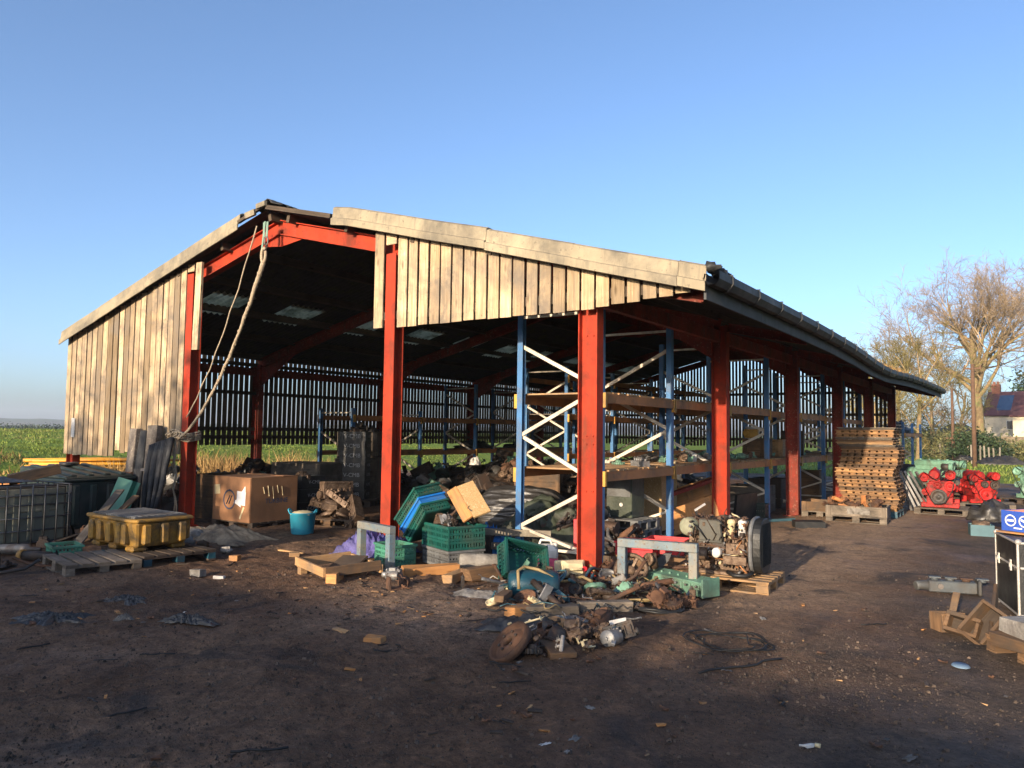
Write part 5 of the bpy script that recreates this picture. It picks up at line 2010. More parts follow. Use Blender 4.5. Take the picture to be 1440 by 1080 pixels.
# timbers in front
timber('left of two long grey timbers end to end before the teal drum', at(727, 868) + V((0, 0, .05)), at(814, 866) + V((0, 0, .05)), .12, .10, 'wood_grey', jit=.012)
timber('right of two grey timbers end to end with an orange sawn end', at(812, 862) + V((.0, .03, .055)), at(887, 859) + V((0, 0, .05)), .12, .10, 'wood_grey', jit=.012)
timber('short sawn block, upper of two stacked at the left end of the timbers', at(701, 862) + V((0, 0, .13)), at(714, 852) + V((0, 0, .13)), .10, .06, 'wood_brown', 'timber_block', 'block')
timber('thick orange block at the left end of the long grey timbers', at(716, 872) + V((0, 0, .06)), at(740, 866) + V((0, 0, .06)), .14, .11, 'wood_orange', 'timber_block', 'block', jit=.01)
timber('flat dark plank lying in front of the small parts', at(765, 895) + V((0, 0, .03)), at(793, 928) + V((0, 0, .03)), .22, .05, 'wood_brown', 'loose_board', 'board')
timber('pale offcut among the small parts below the timbers', at(775, 880) + V((0, 0, .04)), at(797, 887) + V((0, 0, .04)), .10, .08, 'wood', 'timber_offcut', 'offcut')
# rusty wheel
q = at(726, 922)
t = thing('rusty_wheel', 'rusty dished wheel leaning on scrap in the foreground', 'wheel', (q.x - .02, q.y + .05, .02), (radians(30), radians(-34), .2))
mb = MB()
mb.lathe([(.045, .03), (.05, .055), (.10, .055), (.13, .028), (.155, .022), (.165, .055), (.19, .06), (.195, .0), (.15, -.01), (.045, .0), (.045, .03)], (0, 0, .07), (0, 0, 1), 32)
mb.build('rim', M['rusty'], t)
mb = MB()
for i in range(6):
    a = i * pi / 3
    mb.cyl((.085 * cos(a), .085 * sin(a), .12), (.085 * cos(a), .085 * sin(a), .14), .012, n=6)
mb.build('bolt', M['iron'], t)
fg = [(748, 925, 'gear', 'iron', 'black gear lying right of the rusty wheel', .8), (757, 908, 'bracket', 'rusty', 'rusty angle leaning behind the rusty wheel', .8), (795, 897, 'canister', 'rust_pale', 'pale rusty can beside the flat dark plank', .9), (812, 906, 'pump', 'rust_pale', 'pale rusty pump in the middle of the small parts', .62),
      (828, 897, 'head', 'iron', 'short black cylinder head in the small parts heap', .42), (842, 890, 'pump', 'rusty', 'rusty pump at the back of the small parts heap', .8), (856, 915, 'canister', 'steel', 'grey can standing at the right of the small parts', .8), (874, 905, 'block', 'iron', 'small black engine block at the right end of the parts heap', .36),
      (822, 920, 'pipe', 'iron', 'black pipe lying at the front of the small parts', .5), (838, 875, 'manifold', 'rusty', 'rusty manifold behind the small parts', .5), (806, 882, 'disc', 'steel', 'grey disc half buried in the small parts', .6), (865, 880, 'bracket', 'rusty', 'rusty bracket behind the paper tag', .7),
      (848, 900, 'gear', 'rust_pale', 'pale gear leaning in the small parts', .7), (780, 905, 'casing', 'iron', 'black bell housing by the flat plank', .5)]
for px, py, k, m, lab, sc in fg:
    q = at(px, py)
    scrap(k, (q.x, q.y, .03), (random.uniform(-.4, .4), random.uniform(-.4, .4), random.uniform(0, 6)), m, lab, 'small parts heaped in the foreground', sc=sc)
q = at(870, 898)
mb = MB()
mb.box((0, 0, 0), (.15, .09, .003), (.2, .1, .3))
solo(mb, 'paper_tag', 'white', 'white paper tag tied to the small parts heap', 'tag', (q.x, q.y, .12), (radians(50), 0, .5))
crumple('black plastic bag crushed among the parts behind the rusty wheel', at(735, 884), .8, .3, .13, 'blacksheet', 31, name='plastic_bag', cat_='bag', rz=.6)
crumple('pale grey film scrap in front of the long timbers', at(800, 873), .4, .15, .05, 'rag', 33, name='film_scrap', cat_='scrap', rz=.5)
rr = random.Random(44)
junk = []
for i in range(46):
    if i < 30:
        px, py = rr.uniform(700, 900), rr.uniform(820, 858)
    else:
        px, py = rr.uniform(850, 975), rr.uniform(815, 862)
    q = at(px, py)
    k = rr.choice(['pipe', 'bracket', 'canister', 'pump', 'gear', 'manifold', 'disc'])
    m = rr.choice(['rusty', 'rust_pale', 'iron', 'steel', 'rust_pale', 'rusty', 'rag', 'iron', 'rusty', 'rust_pale', 'steel', 'mint', 'hose_teal'])
    col = {'iron': 'black', 'rusty': 'rusty', 'steel': 'grey', 'rust_pale': 'pale rusty', 'mint': 'mint green', 'rag': 'dusty white', 'hose_teal': 'teal'}[m]
    zone = 'between the teal drum and the long timbers' if i < 30 else 'around the pale trestle feet'
    scrap(k, (q.x, q.y, .02 + .1 * rr.random()), (rr.uniform(-.6, .6), rr.uniform(-.6, .6), rr.uniform(0, 6)), m, '%s %s in the junk %s' % (col, NM[k].split(' ')[-1], zone), 'junk ' + zone, sc=rr.uniform(.45, .75))

rr = random.Random(207)
for i in range(90):
    if i < 62:
        px, py = rr.uniform(690, 960), rr.uniform(815, 868)
        zone = 'around the teal drum and the pale trestle'
    else:
        px, py = rr.uniform(735, 890), rr.uniform(870, 925)
        zone = 'beside the rusty wheel'
    q = at(px, py)
    k = rr.choice(['pipe', 'bracket', 'canister', 'pump', 'gear', 'manifold', 'disc', 'bracket', 'pipe'])
    m = rr.choice(['rusty', 'rust_pale', 'iron', 'steel', 'iron', 'rusty', 'rag', 'hose_teal', 'cream', 'iron'])
    col = {'iron': 'black', 'rusty': 'rusty', 'steel': 'grey', 'rust_pale': 'pale rusty', 'rag': 'dusty white', 'hose_teal': 'teal', 'cream': 'cream'}[m]
    scrap(k, (q.x, q.y, .01 + .07 * rr.random()), (rr.uniform(-.7, .7), rr.uniform(-.7, .7), rr.uniform(0, 6)), m, 'small %s %s in the litter %s' % (col, NM[k].split(' ')[-1], zone), 'small scrap ' + zone, sc=rr.uniform(.2, .4))
for i in range(14):
    px, py = rr.uniform(700, 960), rr.uniform(815, 890)
    q = at(px, py)
    m, cn = [('hose_tan', 'tan'), ('hose_teal', 'teal'), ('hose', 'black'), ('rag', 'grey'), ('hose', 'black'), ('rusty', 'rust brown')][i % 6]
    mb = MB()
    L = rr.uniform(.3, .8)
    mb.tube([V(((j / 11 - .5) * L, .16 * noise.noise(V((j * .3, i * 5, 0))), .015 + .09 * abs(noise.noise(V((j * .35, i * 3, 9)))))) for j in range(12)], rr.uniform(.005, .010), 5)
    solo(mb, 'loose_hose', m, 'loose %s length of hose strewn over the scrap before the corner column' % cn, 'hose', (q.x, q.y, .04 + .05 * rr.random()), rr.uniform(0, 6), 'loose hose lengths over the scrap')
# flywheel ring, mint cylinder head, red crates behind the right trestle
q = at(884, 826)
t = thing('ring_gear', 'rust brown spoked ring gear leaning inside the right trestle', 'ring gear', (q.x, q.y, .0), (radians(74), radians(6), radians(10)))
mb = MB()
mb.lathe([(.155, 0), (.20, 0), (.20, .05), (.155, .05), (.155, 0)], (0, .19, 0), (0, 0, 1), 32)
for i in range(5):
    a = i * 2 * pi / 5
    mb.beam((.03 * cos(a), .19 + .03 * sin(a), .025), (.16 * cos(a), .19 + .16 * sin(a), .025), .03, .03)
mb.lathe([(.0, .0), (.05, 0), (.05, .06), (0, .06)], (0, .19, 0), (0, 0, 1), 14)
mb.build('ring', M['rust_pale'], t)
p, q = at(922, 826), at(985, 842)
t = thing('cylinder_block', 'mint green cylinder block lying aslant in front of the right trestle', 'engine block', ((p + q) / 2 + V((0, .08, .01))), bearing(p, q) + .05)
mb = MB()
L = (q - p).length + .18
mb.box((0, 0, .10), (L, .22, .16), (.15, 0, 0))
for i in range(7):
    x = -L / 2 + L * (i + .5) / 7
    mb.cyl((x, -.03, .16), (x, -.03, .195), .014, n=8)
    mb.cyl((x + .03, .05, .16), (x + .03, .05, .19), .012, n=6)
    mb.box((x, -.118, .10), (.025, .03, .08))
    mb.cyl((x + .03, -.10, .13), (x + .03, -.125, .125), .018, n=8)
mb.box((L / 2 + .012, -.02, .11), (.025, .28, .2))
mb.build('casting', M['mint'], t, bevel=.008)
mb = MB()
mb.cyl((-L / 2 + .06, -.02, .2), (-L / 2 + .06, -.06, .36), .05)
mb.lathe([(.03, 0), (.075, 0), (.075, .03), (.03, .03), (.03, 0)], (-L / 2 + .06, -.10, .30), (0, -1, .2), 14)
mb.build('port_flange', M['rust_pale'], t)
mb = MB()
for i in range(6):
    mb.cyl((-L / 2 + L * (i + .5) / 6, -.14, .12), (-L / 2 + L * (i + .5) / 6, -.165, .12), .012, n=6)
mb.build('bolt', M['steel'], t)
mb = MB()
mb.prism([(0, 0), (.10, -.02), (.36, .26), (.40, .36), (.30, .34), (.08, .14)], -.012, .012, Matrix(((1, 0, 0, 0), (0, 0, 1, 0), (0, 1, 0, 0), (0, 0, 0, 1))))
solo(mb, 'mudguard_fin', 'greyplast', 'dark curved plastic fin standing up inside the right trestle', 'plastic part', tuple(at(897, 818)), (0, 0, .5))
for i, (px, py, k, m, lab) in enumerate(((930, 845, 'pump', 'rusty', 'rusty pump before the mint cylinder block'), (950, 852, 'head', 'rusty', 'rusty cylinder head lying before the mint cylinder block'), (908, 848, 'pipe', 'hose', 'black pipe left of the mint cylinder block'), (970, 850, 'bracket', 'rust_pale', 'pale rusty bracket at the right end of the mint block'))):
    q = at(px, py)
    scrap(k, (q.x, q.y, .01), random.uniform(0, 6), m, lab, sc=.62)
q = at(925, 858)
solo(coil(.24, 4.2, .012, 4, .6), 'hose_coil', 'hose', 'coil of black hose on the earth before the mint cylinder block', 'hose', (q.x, q.y, .01), .2)
q = at(892, 845)
solo(coil(.24, 2.5, .014, 9, .6), 'hose_coil', 'hose_tan', 'loose tan coil of pipe below the ring gear', 'hose', (q.x, q.y, .03), .4)
q = at(1030, 906)
solo(coil(.27, 3.4, .0055, 6, .6, wild=.75), 'cable_coil', 'hose', 'loose loops of black cable lying flat on the dark ground', 'cable', (q.x, q.y, .0), .9)
q = at(1040, 960)
mb = MB()
mb.tube([V((.0 + .1 * i + .05 * noise.noise(V((i * .6, 0, 0))), .14 * noise.noise(V((i * .33, 3, 0))) - .03 * i, .012)) for i in range(9)], .009, 5)
solo(mb, 'cable_tail', 'hose', 'thin black cable tail below the flat cable loops', 'cable', (q.x - .3, q.y, 0), 1.4)
for i, (px, py, w_) in enumerate(((868, 803, .50), (912, 802, .52))):
    q = at(px, py)
    crate('red plastic tray, %s of two behind the right trestle' % ('left', 'right')[i], (q.x + .08, q.y + .45, .16 + .02 * i), radians(8), w_, .38, .19, 'red_plastic', solid_side=True, group='two red trays behind the right trestle')
planked_box('low brown box under the red trays', (-4.3, 9.4, 0), radians(6), 1.05, .4, .15, 'wood_brown', nb=1)

# ------------------------------------------------------------------ the diesel on its pallet
pallet('new pale pallet under the rusty diesel engine beside the lane', (-3.12, 9.02, 0), radians(3), 1.22, .84, 'wood')
E0 = thing('diesel_engine', 'rusty diesel engine with grey side cover and cream filters on a pale pallet', 'engine', (-3.10, 9.02, .147), radians(3))
E0.scale = (.90, 1, .98)


def ep(nm, m, mb, **k):
    return mb.build(nm, M[m], E0, **k)


mb = MB()
mb.box((-.05, .05, .26), (.80, .34, .32))
mb.box((-.05, .04, .06), (.72, .30, .12))
for i in range(6):
    mb.box((-.38 + i * .13, -.135, .23), (.05, .05, .22))
    mb.cyl((-.33 + i * .13, -.12, .36), (-.33 + i * .13, -.165, .36), .028, n=8)
mb.box((.0, -.02, -.0 + .02), (.5, .5, .04))
ep('engine_block', 'rust_pale', mb, bevel=.008)
mb = MB()
mb.box((-.14, .05, .53), (.62, .30, .20))
for i in range(5):
    mb.cyl((-.36 + i * .15, .05, .63), (-.36 + i * .15, .05, .665), .03, n=8)
    mb.box((-.36 + i * .15, -.06, .645), (.05, .04, .04))
ep('cylinder_head', 'rusty', mb, bevel=.006)
mb = MB()
mb.box((-.13, -.20, .50), (.30, .05, .25))
mb.box((-.13, -.215, .375), (.31, .06, .03))
ep('side_cover', 'side_grey', mb, bevel=.01)
mb = MB()
mb.box((-.11, -.20, .33), (.36, .06, .10))
ep('injector_box', 'iron', mb, bevel=.008)
mb = MB()
mb.lathe([(0, 0), (.09, 0), (.108, .02), (.112, .06), (.112, .13), (.10, .17), (.07, .19), (0, .19)], (-.42, -.05, .52), (-.2, -1, .05), 24)
ep('air_cleaner', 'air_cleaner', mb)
for x, m in ((.13, 'cream'), (.27, 'white')):
    mb = MB()
    mb.lathe([(0, 0), (.03, 0), (.036, .03), (.048, .05), (.048, .17), (.055, .18), (.055, .21), (.03, .23), (0, .23)], (x, -.19, .42), (.04, 0, 1), 18)
    ep('fuel_filter', m, mb)
mb = MB()
mb.lathe([(0, 0), (.05, 0), (.058, .012), (.058, .15), (.05, .16), (0, .16)], (-.02, -.34, .26), (0, 1, 0), 20)
ep('oil_filter', 'white', mb)
mb = MB()
mb.box((.20, -.19, .31), (.24, .13, .13))
for i in range(4):
    mb.cyl((.11 + i * .06, -.21, .37), (.11 + i * .06, -.21, .43), .02, n=8)
mb.cyl((.34, -.19, .31), (.42, -.19, .31), .055)
mb.box((.20, -.26, .18), (.3, .05, .10))
ep('injection_pump', 'rust_pale', mb, bevel=.006)
mb = MB()
mb.cyl((-.33, -.22, .22), (-.15, -.22, .22), .075)
mb.cyl((-.35, -.22, .22), (-.33, -.22, .22), .05)
mb.box((-.34, -.25, .27), (.12, .12, .15))
mb.cyl((-.34, -.31, .28), (-.34, -.335, .28), .04)
ep('starter_motor', 'rust_pale', mb)
mb = MB()
prf = [(.30 * (abs(cos(a)) ** .7) * (1 if cos(a) > 0 else -1), .35 + .33 * (abs(sin(a)) ** .75) * (1 if sin(a) > 0 else -1)) for a in [2 * pi * i / 30 for i in range(30)]]
mb.prism(prf, .37, .42, Matrix(((0, 0, 1, 0), (1, 0, 0, 0), (0, 1, 0, 0), (0, 0, 0, 1))))
ep('flywheel_housing', 'greyplast', mb, bevel=.015)
mb = MB()
mb.prism([(x * .93, y * .96 + .01) for x, y in prf], .422, .52, Matrix(((0, 0, 1, 0), (1, 0, 0, 0), (0, 1, 0, 0), (0, 0, 0, 1))))
for i in range(9):
    mb.box((.523, -.2 + i * .05, .36), (.012, .012, .5))
ep('radiator_cowl', 'blackplast', mb, bevel=.02)
mb = MB()
mb.lathe([(0, 0), (.13, 0), (.13, .03), (.11, .04), (.13, .05), (.13, .07), (0, .07)], (-.46, .05, .20), (-1, 0, 0), 20)
ep('crank_pulley', 'iron', mb)
rr = random.Random(6)
mb = MB()
for j in range(12):
    a = V((rr.uniform(-.4, .35), -.20 + rr.uniform(-.05, .03), rr.uniform(.15, .64)))
    bq = a + V((rr.uniform(-.25, .25), rr.uniform(-.03, .1), rr.uniform(-.25, .25)))
    bq.z = min(.66, max(.05, bq.z))
    c = (a + bq) / 2 + V((0, -.06, .04))
    mb.tube([a, a.lerp(c, .7), c, c.lerp(bq, .4), bq], .009, 5)
mb.tube([(.12, -.30, .05), (.22, -.38, .03), (.36, -.36, .03), (.42, -.26, .06)], .025, 7)
ep('hose', 'hose', mb)
mb = MB()
for j in range(14):
    a = V((rr.uniform(-.4, .35), -.22, rr.uniform(.15, .6)))
    mb.tube([a, a + V((rr.uniform(-.1, .1), -.02, rr.uniform(-.12, .12))), a + V((rr.uniform(-.16, .16), .0, rr.uniform(-.15, .15)))], .006, 5)
for j in range(26):
    a = V((rr.uniform(-.42, .36), rr.uniform(-.23, -.17), rr.uniform(.08, .64)))
    mb.box(a, (rr.uniform(.02, .07), .04, rr.uniform(.02, .06)), (rr.uniform(-.4, .4), 0, rr.uniform(-.4, .4)))
ep('fuel_line', 'rust_pale', mb)
for m_, nn, nm_ in (('steel', 40, 'pipe_fittings'), ('rusty', 70, 'mixed_fittings'), ('cream', 9, 'pipe_fittings'), ('iron', 46, 'dark_fittings'), ('rack_orange', 12, 'mixed_fittings')):  # random bolts, fittings and short tubes strung along one pipe
    mb = MB()
    for j in range(nn):
        zz = rr.uniform(.05, .68)
        xx = rr.uniform(-.46, .36)
        if -.31 < xx < .05 and .36 < zz < .64:
            continue
        a = V((xx, -.19 - rr.uniform(0, .07) * (1 if zz < .6 else -1.5), zz))
        t_ = rr.random()
        if t_ < .5:
            d_ = V((rr.gauss(0, .5), -1, rr.gauss(0, .5))).normalized()
            mb.cyl(a, a + d_ * rr.uniform(.02, .06), rr.uniform(.006, .017), n=7)
        elif t_ < .75:
            mb.box(a, (rr.uniform(.02, .06), .04, rr.uniform(.015, .05)), (rr.uniform(-.5, .5), rr.uniform(-.5, .5), rr.uniform(-.5, .5)))
        else:
            e_ = a + V((rr.uniform(-.14, .14), rr.uniform(-.03, .02), rr.uniform(-.14, .14)))
            mb.tube([a, a.lerp(e_, .3) + V((0, -.03, .01)), a.lerp(e_, .7) + V((0, -.03, 0)), e_], rr.uniform(.005, .010), 5)
    z0_ = rr.uniform(.12, .34)
    mb.tube([(-.44, -.20, z0_), (-.2, -.235, z0_ + .02), (.1, -.235, z0_ - .02), (.36, -.2, z0_ + .03)], .008, 5)
    ep(nm_, m_, mb)
mb = MB()
mb.box((-.30, -.12, .76), (.16, .07, .006), (.2, -.55, .4))
mb.tube([(-.34, -.12, .66), (-.34, -.12, .70), (-.33, -.12, .735)], .004, 4)
ep('paper_tag', 'white', mb)
scrap('pipe', (-3.55, 8.72, .15), .2, 'rusty', 'rusty bar lying on the pale pallet in front of the diesel', sc=.6)

# ------------------------------------------------------------------ under and on the tall rack
planked_box('chipboard sided crate standing under the second rack bay', (-5.70, 12.35, .15), radians(4), .95, .8, .92, 'osb', nb=1, open_top=False, batten=False, name='chipboard_crate')
pallet('dark pallet under the chipboard sided crate', (-5.70, 12.35, 0), radians(4), 1.1, 1.0, 'wood_dark')
t = thing('steel_cabinet', 'battered olive grey steel cabinet under the first rack bay', 'cabinet', (-5.45, 11.15, .45), radians(-4))
mb = MB()
mb.box((0, 0, .32), (.46, .40, .64))
mb.build('cabinet_body', M['tarpgreen'], t, bevel=.01)
mb = MB()
mb.box((-.0, -.205, .46), (.42, .012, .28))
mb.build('door', M['greyplast'], t, bevel=.004)
mb = MB()
mb.cyl((.05, -.206, .2), (.05, -.222, .2), .03)
mb.build('handle', M['white'], t)
pallet('upper of two grey plastic pallets stacked under the first rack bay', (-5.45, 11.1, .30), radians(-4), .9, .7, 'greyplast', nb=5, name='plastic_pallet', group='two grey pallets under the cabinet')
pallet('lower of two grey plastic pallets stacked under the first rack bay', (-5.42, 11.15, .153), radians(2), .9, .7, 'greyplast', nb=5, name='plastic_pallet', group='two grey pallets under the cabinet')
planked_box('black box supporting the grey plastic pallets', (-5.42, 11.15, 0), 0, .8, .6, .14, 'wood_dark', nb=1)


def ply_box(label, loc, rot, L, W, H):
    t = thing('plywood_box', label, 'plywood box', loc, rot, 'two tilted plywood boxes')
    mb = MB()
    mb.box((0, -W / 2, H / 2), (L, .015, H), tone=.5)
    for x in (-L / 2 + .05, 0, L / 2 - .05):
        mb.box((x, -W / 2 - .014, H / 2), (.09, .016, H), tone=.9)
    mb.box((0, -W / 2 - .014, H - .05), (L, .014, .08), tone=.9)
    mb.box((0, -W / 2 - .014, .05), (L, .014, .08), tone=.9)
    mb.build('front_panel', M['wood_orange'], t)
    mb = MB()
    mb.box((0, W / 2, H / 2), (L, .015, H))
    for s in (-1, 1):
        mb.box((s * L / 2, 0, H / 2), (.015, W - .02, H), tone=.4)
    mb.build('side_panel', M['wood_orange'], t)
    mb = MB()
    mb.box((0, 0, .01), (L - .02, W - .02, .015))
    mb.build('base', M['wood_orange'], t)
    return t


ply_box('lower orange plywood box tipped towards the lane under the rack', (-5.03, 12.86, .12), (radians(-8), radians(-19), radians(38)), 1.0, .5, .44)
ply_box('upper orange plywood box lying behind the lower one under the rack', (-5.35, 13.55, .46), (radians(-10), radians(-18), radians(40)), 1.0, .55, .36)
mb = MB()
mb.box((0, 0, 0), (1.6, .10, .06))
solo(mb, 'red_girder', 'red_dark', 'dull red steel bar lying aslant over the plywood boxes', 'steel bar', (-5.0, 13.0, .86), (0, radians(-14), radians(62)))
mb = MB()
mb.box((0, 0, .30), (1.05, .05, .60))
solo(mb, 'black_hardboard', 'blackplast', 'black panel leaning on the rack behind the diesel engine', 'panel', (-4.92, 15.4, 0), (radians(6), 0, radians(86)))
rr = random.Random(91)
dk = ['mint', 'rag', 'steel', 'rusty', 'rust_pale', 'iron', 'white', 'mint', 'cream']
for bay, (ya, yb) in enumerate(((9.2, 11.4), (11.6, 14.0), (14.2, 16.6), (16.8, 19.2), (19.4, 21.8), (22.0, 24.3))):
    for i in range((3, 9, 11, 10, 7, 5)[bay]):
        k = rr.choice(['head', 'pump', 'bracket', 'canister', 'manifold', 'gear'])
        m = rr.choice(dk)
        col = {'iron': 'black', 'rusty': 'rusty', 'steel': 'grey', 'rust_pale': 'pale rusty', 'mint': 'mint green', 'rag': 'dusty', 'white': 'white', 'cream': 'cream'}[m]
        scrap(k, (rr.uniform(-6.0, -4.95), rr.uniform(ya, yb), 1.27), rr.uniform(0, 6), m, '%s %s on the lower deck of the tall rack, %s bay' % (col, NM[k].split(' ')[-1], ['first', 'second', 'third', 'fourth', 'fifth', 'sixth'][bay]), 'parts on the lower deck of the tall rack', sc=rr.uniform(.5, .85))
for i, (x, y, z, L, W, H, m, lab) in enumerate(((-5.3, 17.6, 1.27, .5, .6, .42, 'wood_brown', 'brown wooden box on the lower deck of the fourth rack bay'), (-5.2, 18.6, 1.27, .45, .5, .40, 'wood', 'pale pine box on the lower deck of the fourth rack bay'), (-5.2, 20.3, 1.27, .5, .7, .62, 'wood_dark', 'tall dark box on the lower deck of the fifth rack bay'))):
    planked_box(lab, (x, y, z), .1 * i, L, W, H, m, nb=2)
t = thing('yellow_machine', 'small yellow machine with a white top on the lower deck of the fourth bay', 'machine', (-5.4, 17.5, 1.70), .2)
mb = MB()
mb.box((0, 0, .1), (.3, .34, .2))
mb.cyl((-.1, -.18, .1), (-.1, -.24, .1), .07)
mb.build('machine_body', M['yellow'], t, bevel=.02)
mb = MB()
mb.box((0, 0, .23), (.24, .28, .05))
mb.build('machine_top', M['white'], t, bevel=.01)
for i, (x, y, z, L, W, H, m, lab) in enumerate(((-5.6, 19.6, .0, .8, .9, .7, 'wood_dark', 'dark crate on the ground under the fifth rack bay'), (-5.5, 17.7, .0, .9, 1.0, .62, 'wood_grey', 'grey crate on the ground under the fourth rack bay'), (-5.5, 22.6, .0, .9, .9, .8, 'wood_brown', 'brown crate on the ground under the sixth rack bay'))):
    planked_box(lab, (x, y, z), .06 * i, L, W, H, m, nb=3)
crate('dark teal crate on the ground at the lane edge under the third rack bay', (-4.95, 16.2, 0), .1, .5, .4, .34, 'green_dark')
mb = MB()
mb.box((0, 0, .04), (1.6, .08, .05))
solo(mb, 'teal_bar', 'hose_teal', 'teal painted steel bar lying on the ground beyond the second side column', 'steel bar', tuple(at(1075, 735)), radians(60))
mb = MB()
mb.prism([(-.28, -.18), (.28, -.18), (.31, .18), (-.25, .2)], 0, .13)
mb.prism([(-.24, -.14), (.24, -.14), (.27, .14), (-.21, .16)], .125, .135)
solo(mb, 'black_tray', 'blackplast', 'small black tray on the ground by the third side column', 'tray', tuple(at(1136, 742)), .5, bevel=.01)
# ------------------------------------------------------------------ right side of the yard
sx_, sy_ = -3.18, 19.05
pallet('teal painted pallet at the bottom of the tall pallet stack', (sx_, sy_, 0), 0, 1.2, 1.0, 'tealblue', nb=5)
z = .146
ords = ['lowest', 'second', 'third', 'fourth', 'fifth', 'sixth', 'seventh', 'eighth', 'ninth', 'tenth', 'eleventh', 'twelfth', 'thirteenth', 'fourteenth', 'fifteenth', 'sixteenth', 'seventeenth', 'eighteenth', 'nineteenth', 'twentieth', 'twenty first', 'twenty second', 'twenty third', 'topmost']
for i in range(24):
    flat = 16 <= i < 21 or i == 23
    hh = .052 if flat else .082
    m_ = ('wood', 'wood_brown', 'wood_grey')[i % 3] if flat else ('stack_wood', 'stack_wood', 'wood_brown')[i % 3]
    t = thing('slatted_deck', 'slatted wooden pallet deck in the tall stack by the lane, %s from the ground' % ords[i], 'pallet deck',
              (sx_ + .05 * sin(i * .55) + random.uniform(-.02, .02), sy_ + random.uniform(-.03, .03), z), random.uniform(-.012, .012), 'slatted decks stacked beside the lane')
    mb = MB()
    for j in range(7):
        mb.box((0, -.46 + j * .153, hh - .011), (1.2 + random.uniform(-.03, .03), .146, .019))
    mb.build('top_deck', M[m_], t)
    mb = MB()
    if flat:
        for y in (-.45, 0, .45):
            mb.box((0, y, .016), (1.14, .10, .026))
    else:
        for y in (-.44, 0, .44):
            mb.box((0, y, .010), (1.18, .09, .018))
            for j in range(8):
                mb.box((-.525 + j * .15 + random.uniform(-.008, .008), y, .040), (.108, .085, .040))
    mb.build('bearer', M[m_], t)
    z += hh + .0015
# collar pallets in front with white label
for i, (x, y, L, lab) in enumerate(((-3.95, 17.9, .75, 'low grey wooden crate left of the crate with a white label'), (-3.15, 17.35, 1.15, 'low grey wooden crate with a white label before the pallet stack'))):
    t = planked_box(lab, (x, y, .145), .02 + .05 * i, L, .85, .20, 'wood_brown' if i == 0 else 'wood_grey', nb=1)
    pallet('grey pallet under the low crate ' + ('on the left of the pallet stack' if i == 0 else 'with the white label'), (x, y, 0), .02 + .05 * i, L, .85, 'wood_grey')
    if i:
        mb = MB()
        mb.box((.05, -.4275, .10), (.42, .004, .12))
        mb.build('paper_label', M['rag'], t)
rr = random.Random(71)
for i in range(11):
    scrap(['pipe', 'pump', 'bracket', 'manifold'][i % 4], (-3.2 + rr.uniform(-.5, .45), 17.35 + rr.uniform(-.25, .25), .33), (rr.uniform(-.4, .4), rr.uniform(-.4, .4), rr.uniform(0, 6)), 'rusty' if i % 3 else 'rack_orange', 'rusty %s heaped in the low crate with the white label' % ['pipe', 'pump', 'bracket', 'manifold'][i % 4], 'rusty parts in the low labelled crate', sc=.8)

# engines
pallet('grey weathered pallet under the nearer bright red engine', (-1.85, 20.65, 0), radians(-4), 1.12, 1.2, 'wood_grey')
diesel('bright red diesel engine facing the lane on the nearer grey pallet', (-1.93, 20.25, .15), radians(4), 'red_bright', 'iron', seed=2, sc=1.06)
pallet('grey pallet under the farther bright red engine', (-1.15, 22.9, 0), radians(4), 1.2, 1.2, 'wood_grey')
diesel('second bright red engine, side on and behind the nearer red engine', (-1.15, 22.4, .15), radians(24), 'red_bright', 'iron', seed=5, sc=.95)
for i, (x, y, rz, sc, lab) in enumerate(((-2.1, 26.2, 1.2, 1.15, 'mint green engine seen above the nearer red engine'), (-.2, 25.0, -.5, 1.12, 'mint green engine with black pipes right behind the red engines'), (.7, 26.6, .9, 1.12, 'mint green engine farthest right in the row behind the red ones'))):
    diesel(lab, (x, y, .15), rz, 'mint', 'mint' if i else 'iron', seed=8 + i, sc=sc)
    pallet('dark pallet under the mint green engine ' + ['at the back left of the row', 'right behind the red engines', 'at the far right of the row'][i], (x, y + .4, 0), rz, 1.2, 1.2, 'wood_dark')
crumple('black sheet bunched over the mint green engine in the middle of the row', (-.9, 26.0, 1.02), 1.2, .7, .25, 'blacksheet', 41, rz=.3)
heap_noise(51, (-1.9, 26.6), (.25, .2, .14), .3, 'black_box', 'blackplast', 'small black box lying on the back left mint engine', 'box', zmin=1.1)
# crate under a tarp beside the case
q = at(1425, 716)
t = thing('machine_crate', 'pale open fronted machine crate under a slate tarpaulin behind the flight case', 'machine', (.75, 18.2, 0), radians(-8))
mb = MB()
for x in (-.55, .55):
    for y in (-.4, .4):
        mb.box((x, y, .55), (.10, .10, 1.1))
for z in (.06, 1.05):
    for y in (-.4, .4):
        mb.box((0, y, z), (1.0, .08, .10))
    for x in (-.55, .55):
        mb.box((x, 0, z), (.08, .7, .10))
mb.build('frame', M['cream'], t, bevel=.006)
mb = MB()
mb.box((-.1, .1, .5), (.8, .5, .7))
mb.cyl((.1, -.2, .6), (.1, -.3, .6), .16)
mb.cyl((-.3, -.2, .4), (-.3, -.28, .4), .12)
mb.box((.35, -.2, .35), (.2, .1, .3))
mb.build('machine_block', M['rust_pale'], t, bevel=.01)
crumple('slate blue tarpaulin bunched on top of the pale machine crate', (.75, 18.2, 1.09), 1.4, 1.1, .22, 'bluegreysheet', 43, name='tarpaulin', cat_='tarpaulin', n=44, fold=4)
heap_noise(55, (-.85, 18.1), (.42, .34, .36), .35, 'black_sack', 'blacksheet', 'black plastic sack slumped on the tarmac behind the flight case', 'sack', zmin=.12)
q = at(1380, 753)
t = thing('teal_tray', 'small teal metal tray on the tarmac before the black sack', 'tray', (q.x, q.y, 0), .2)
mb = MB()
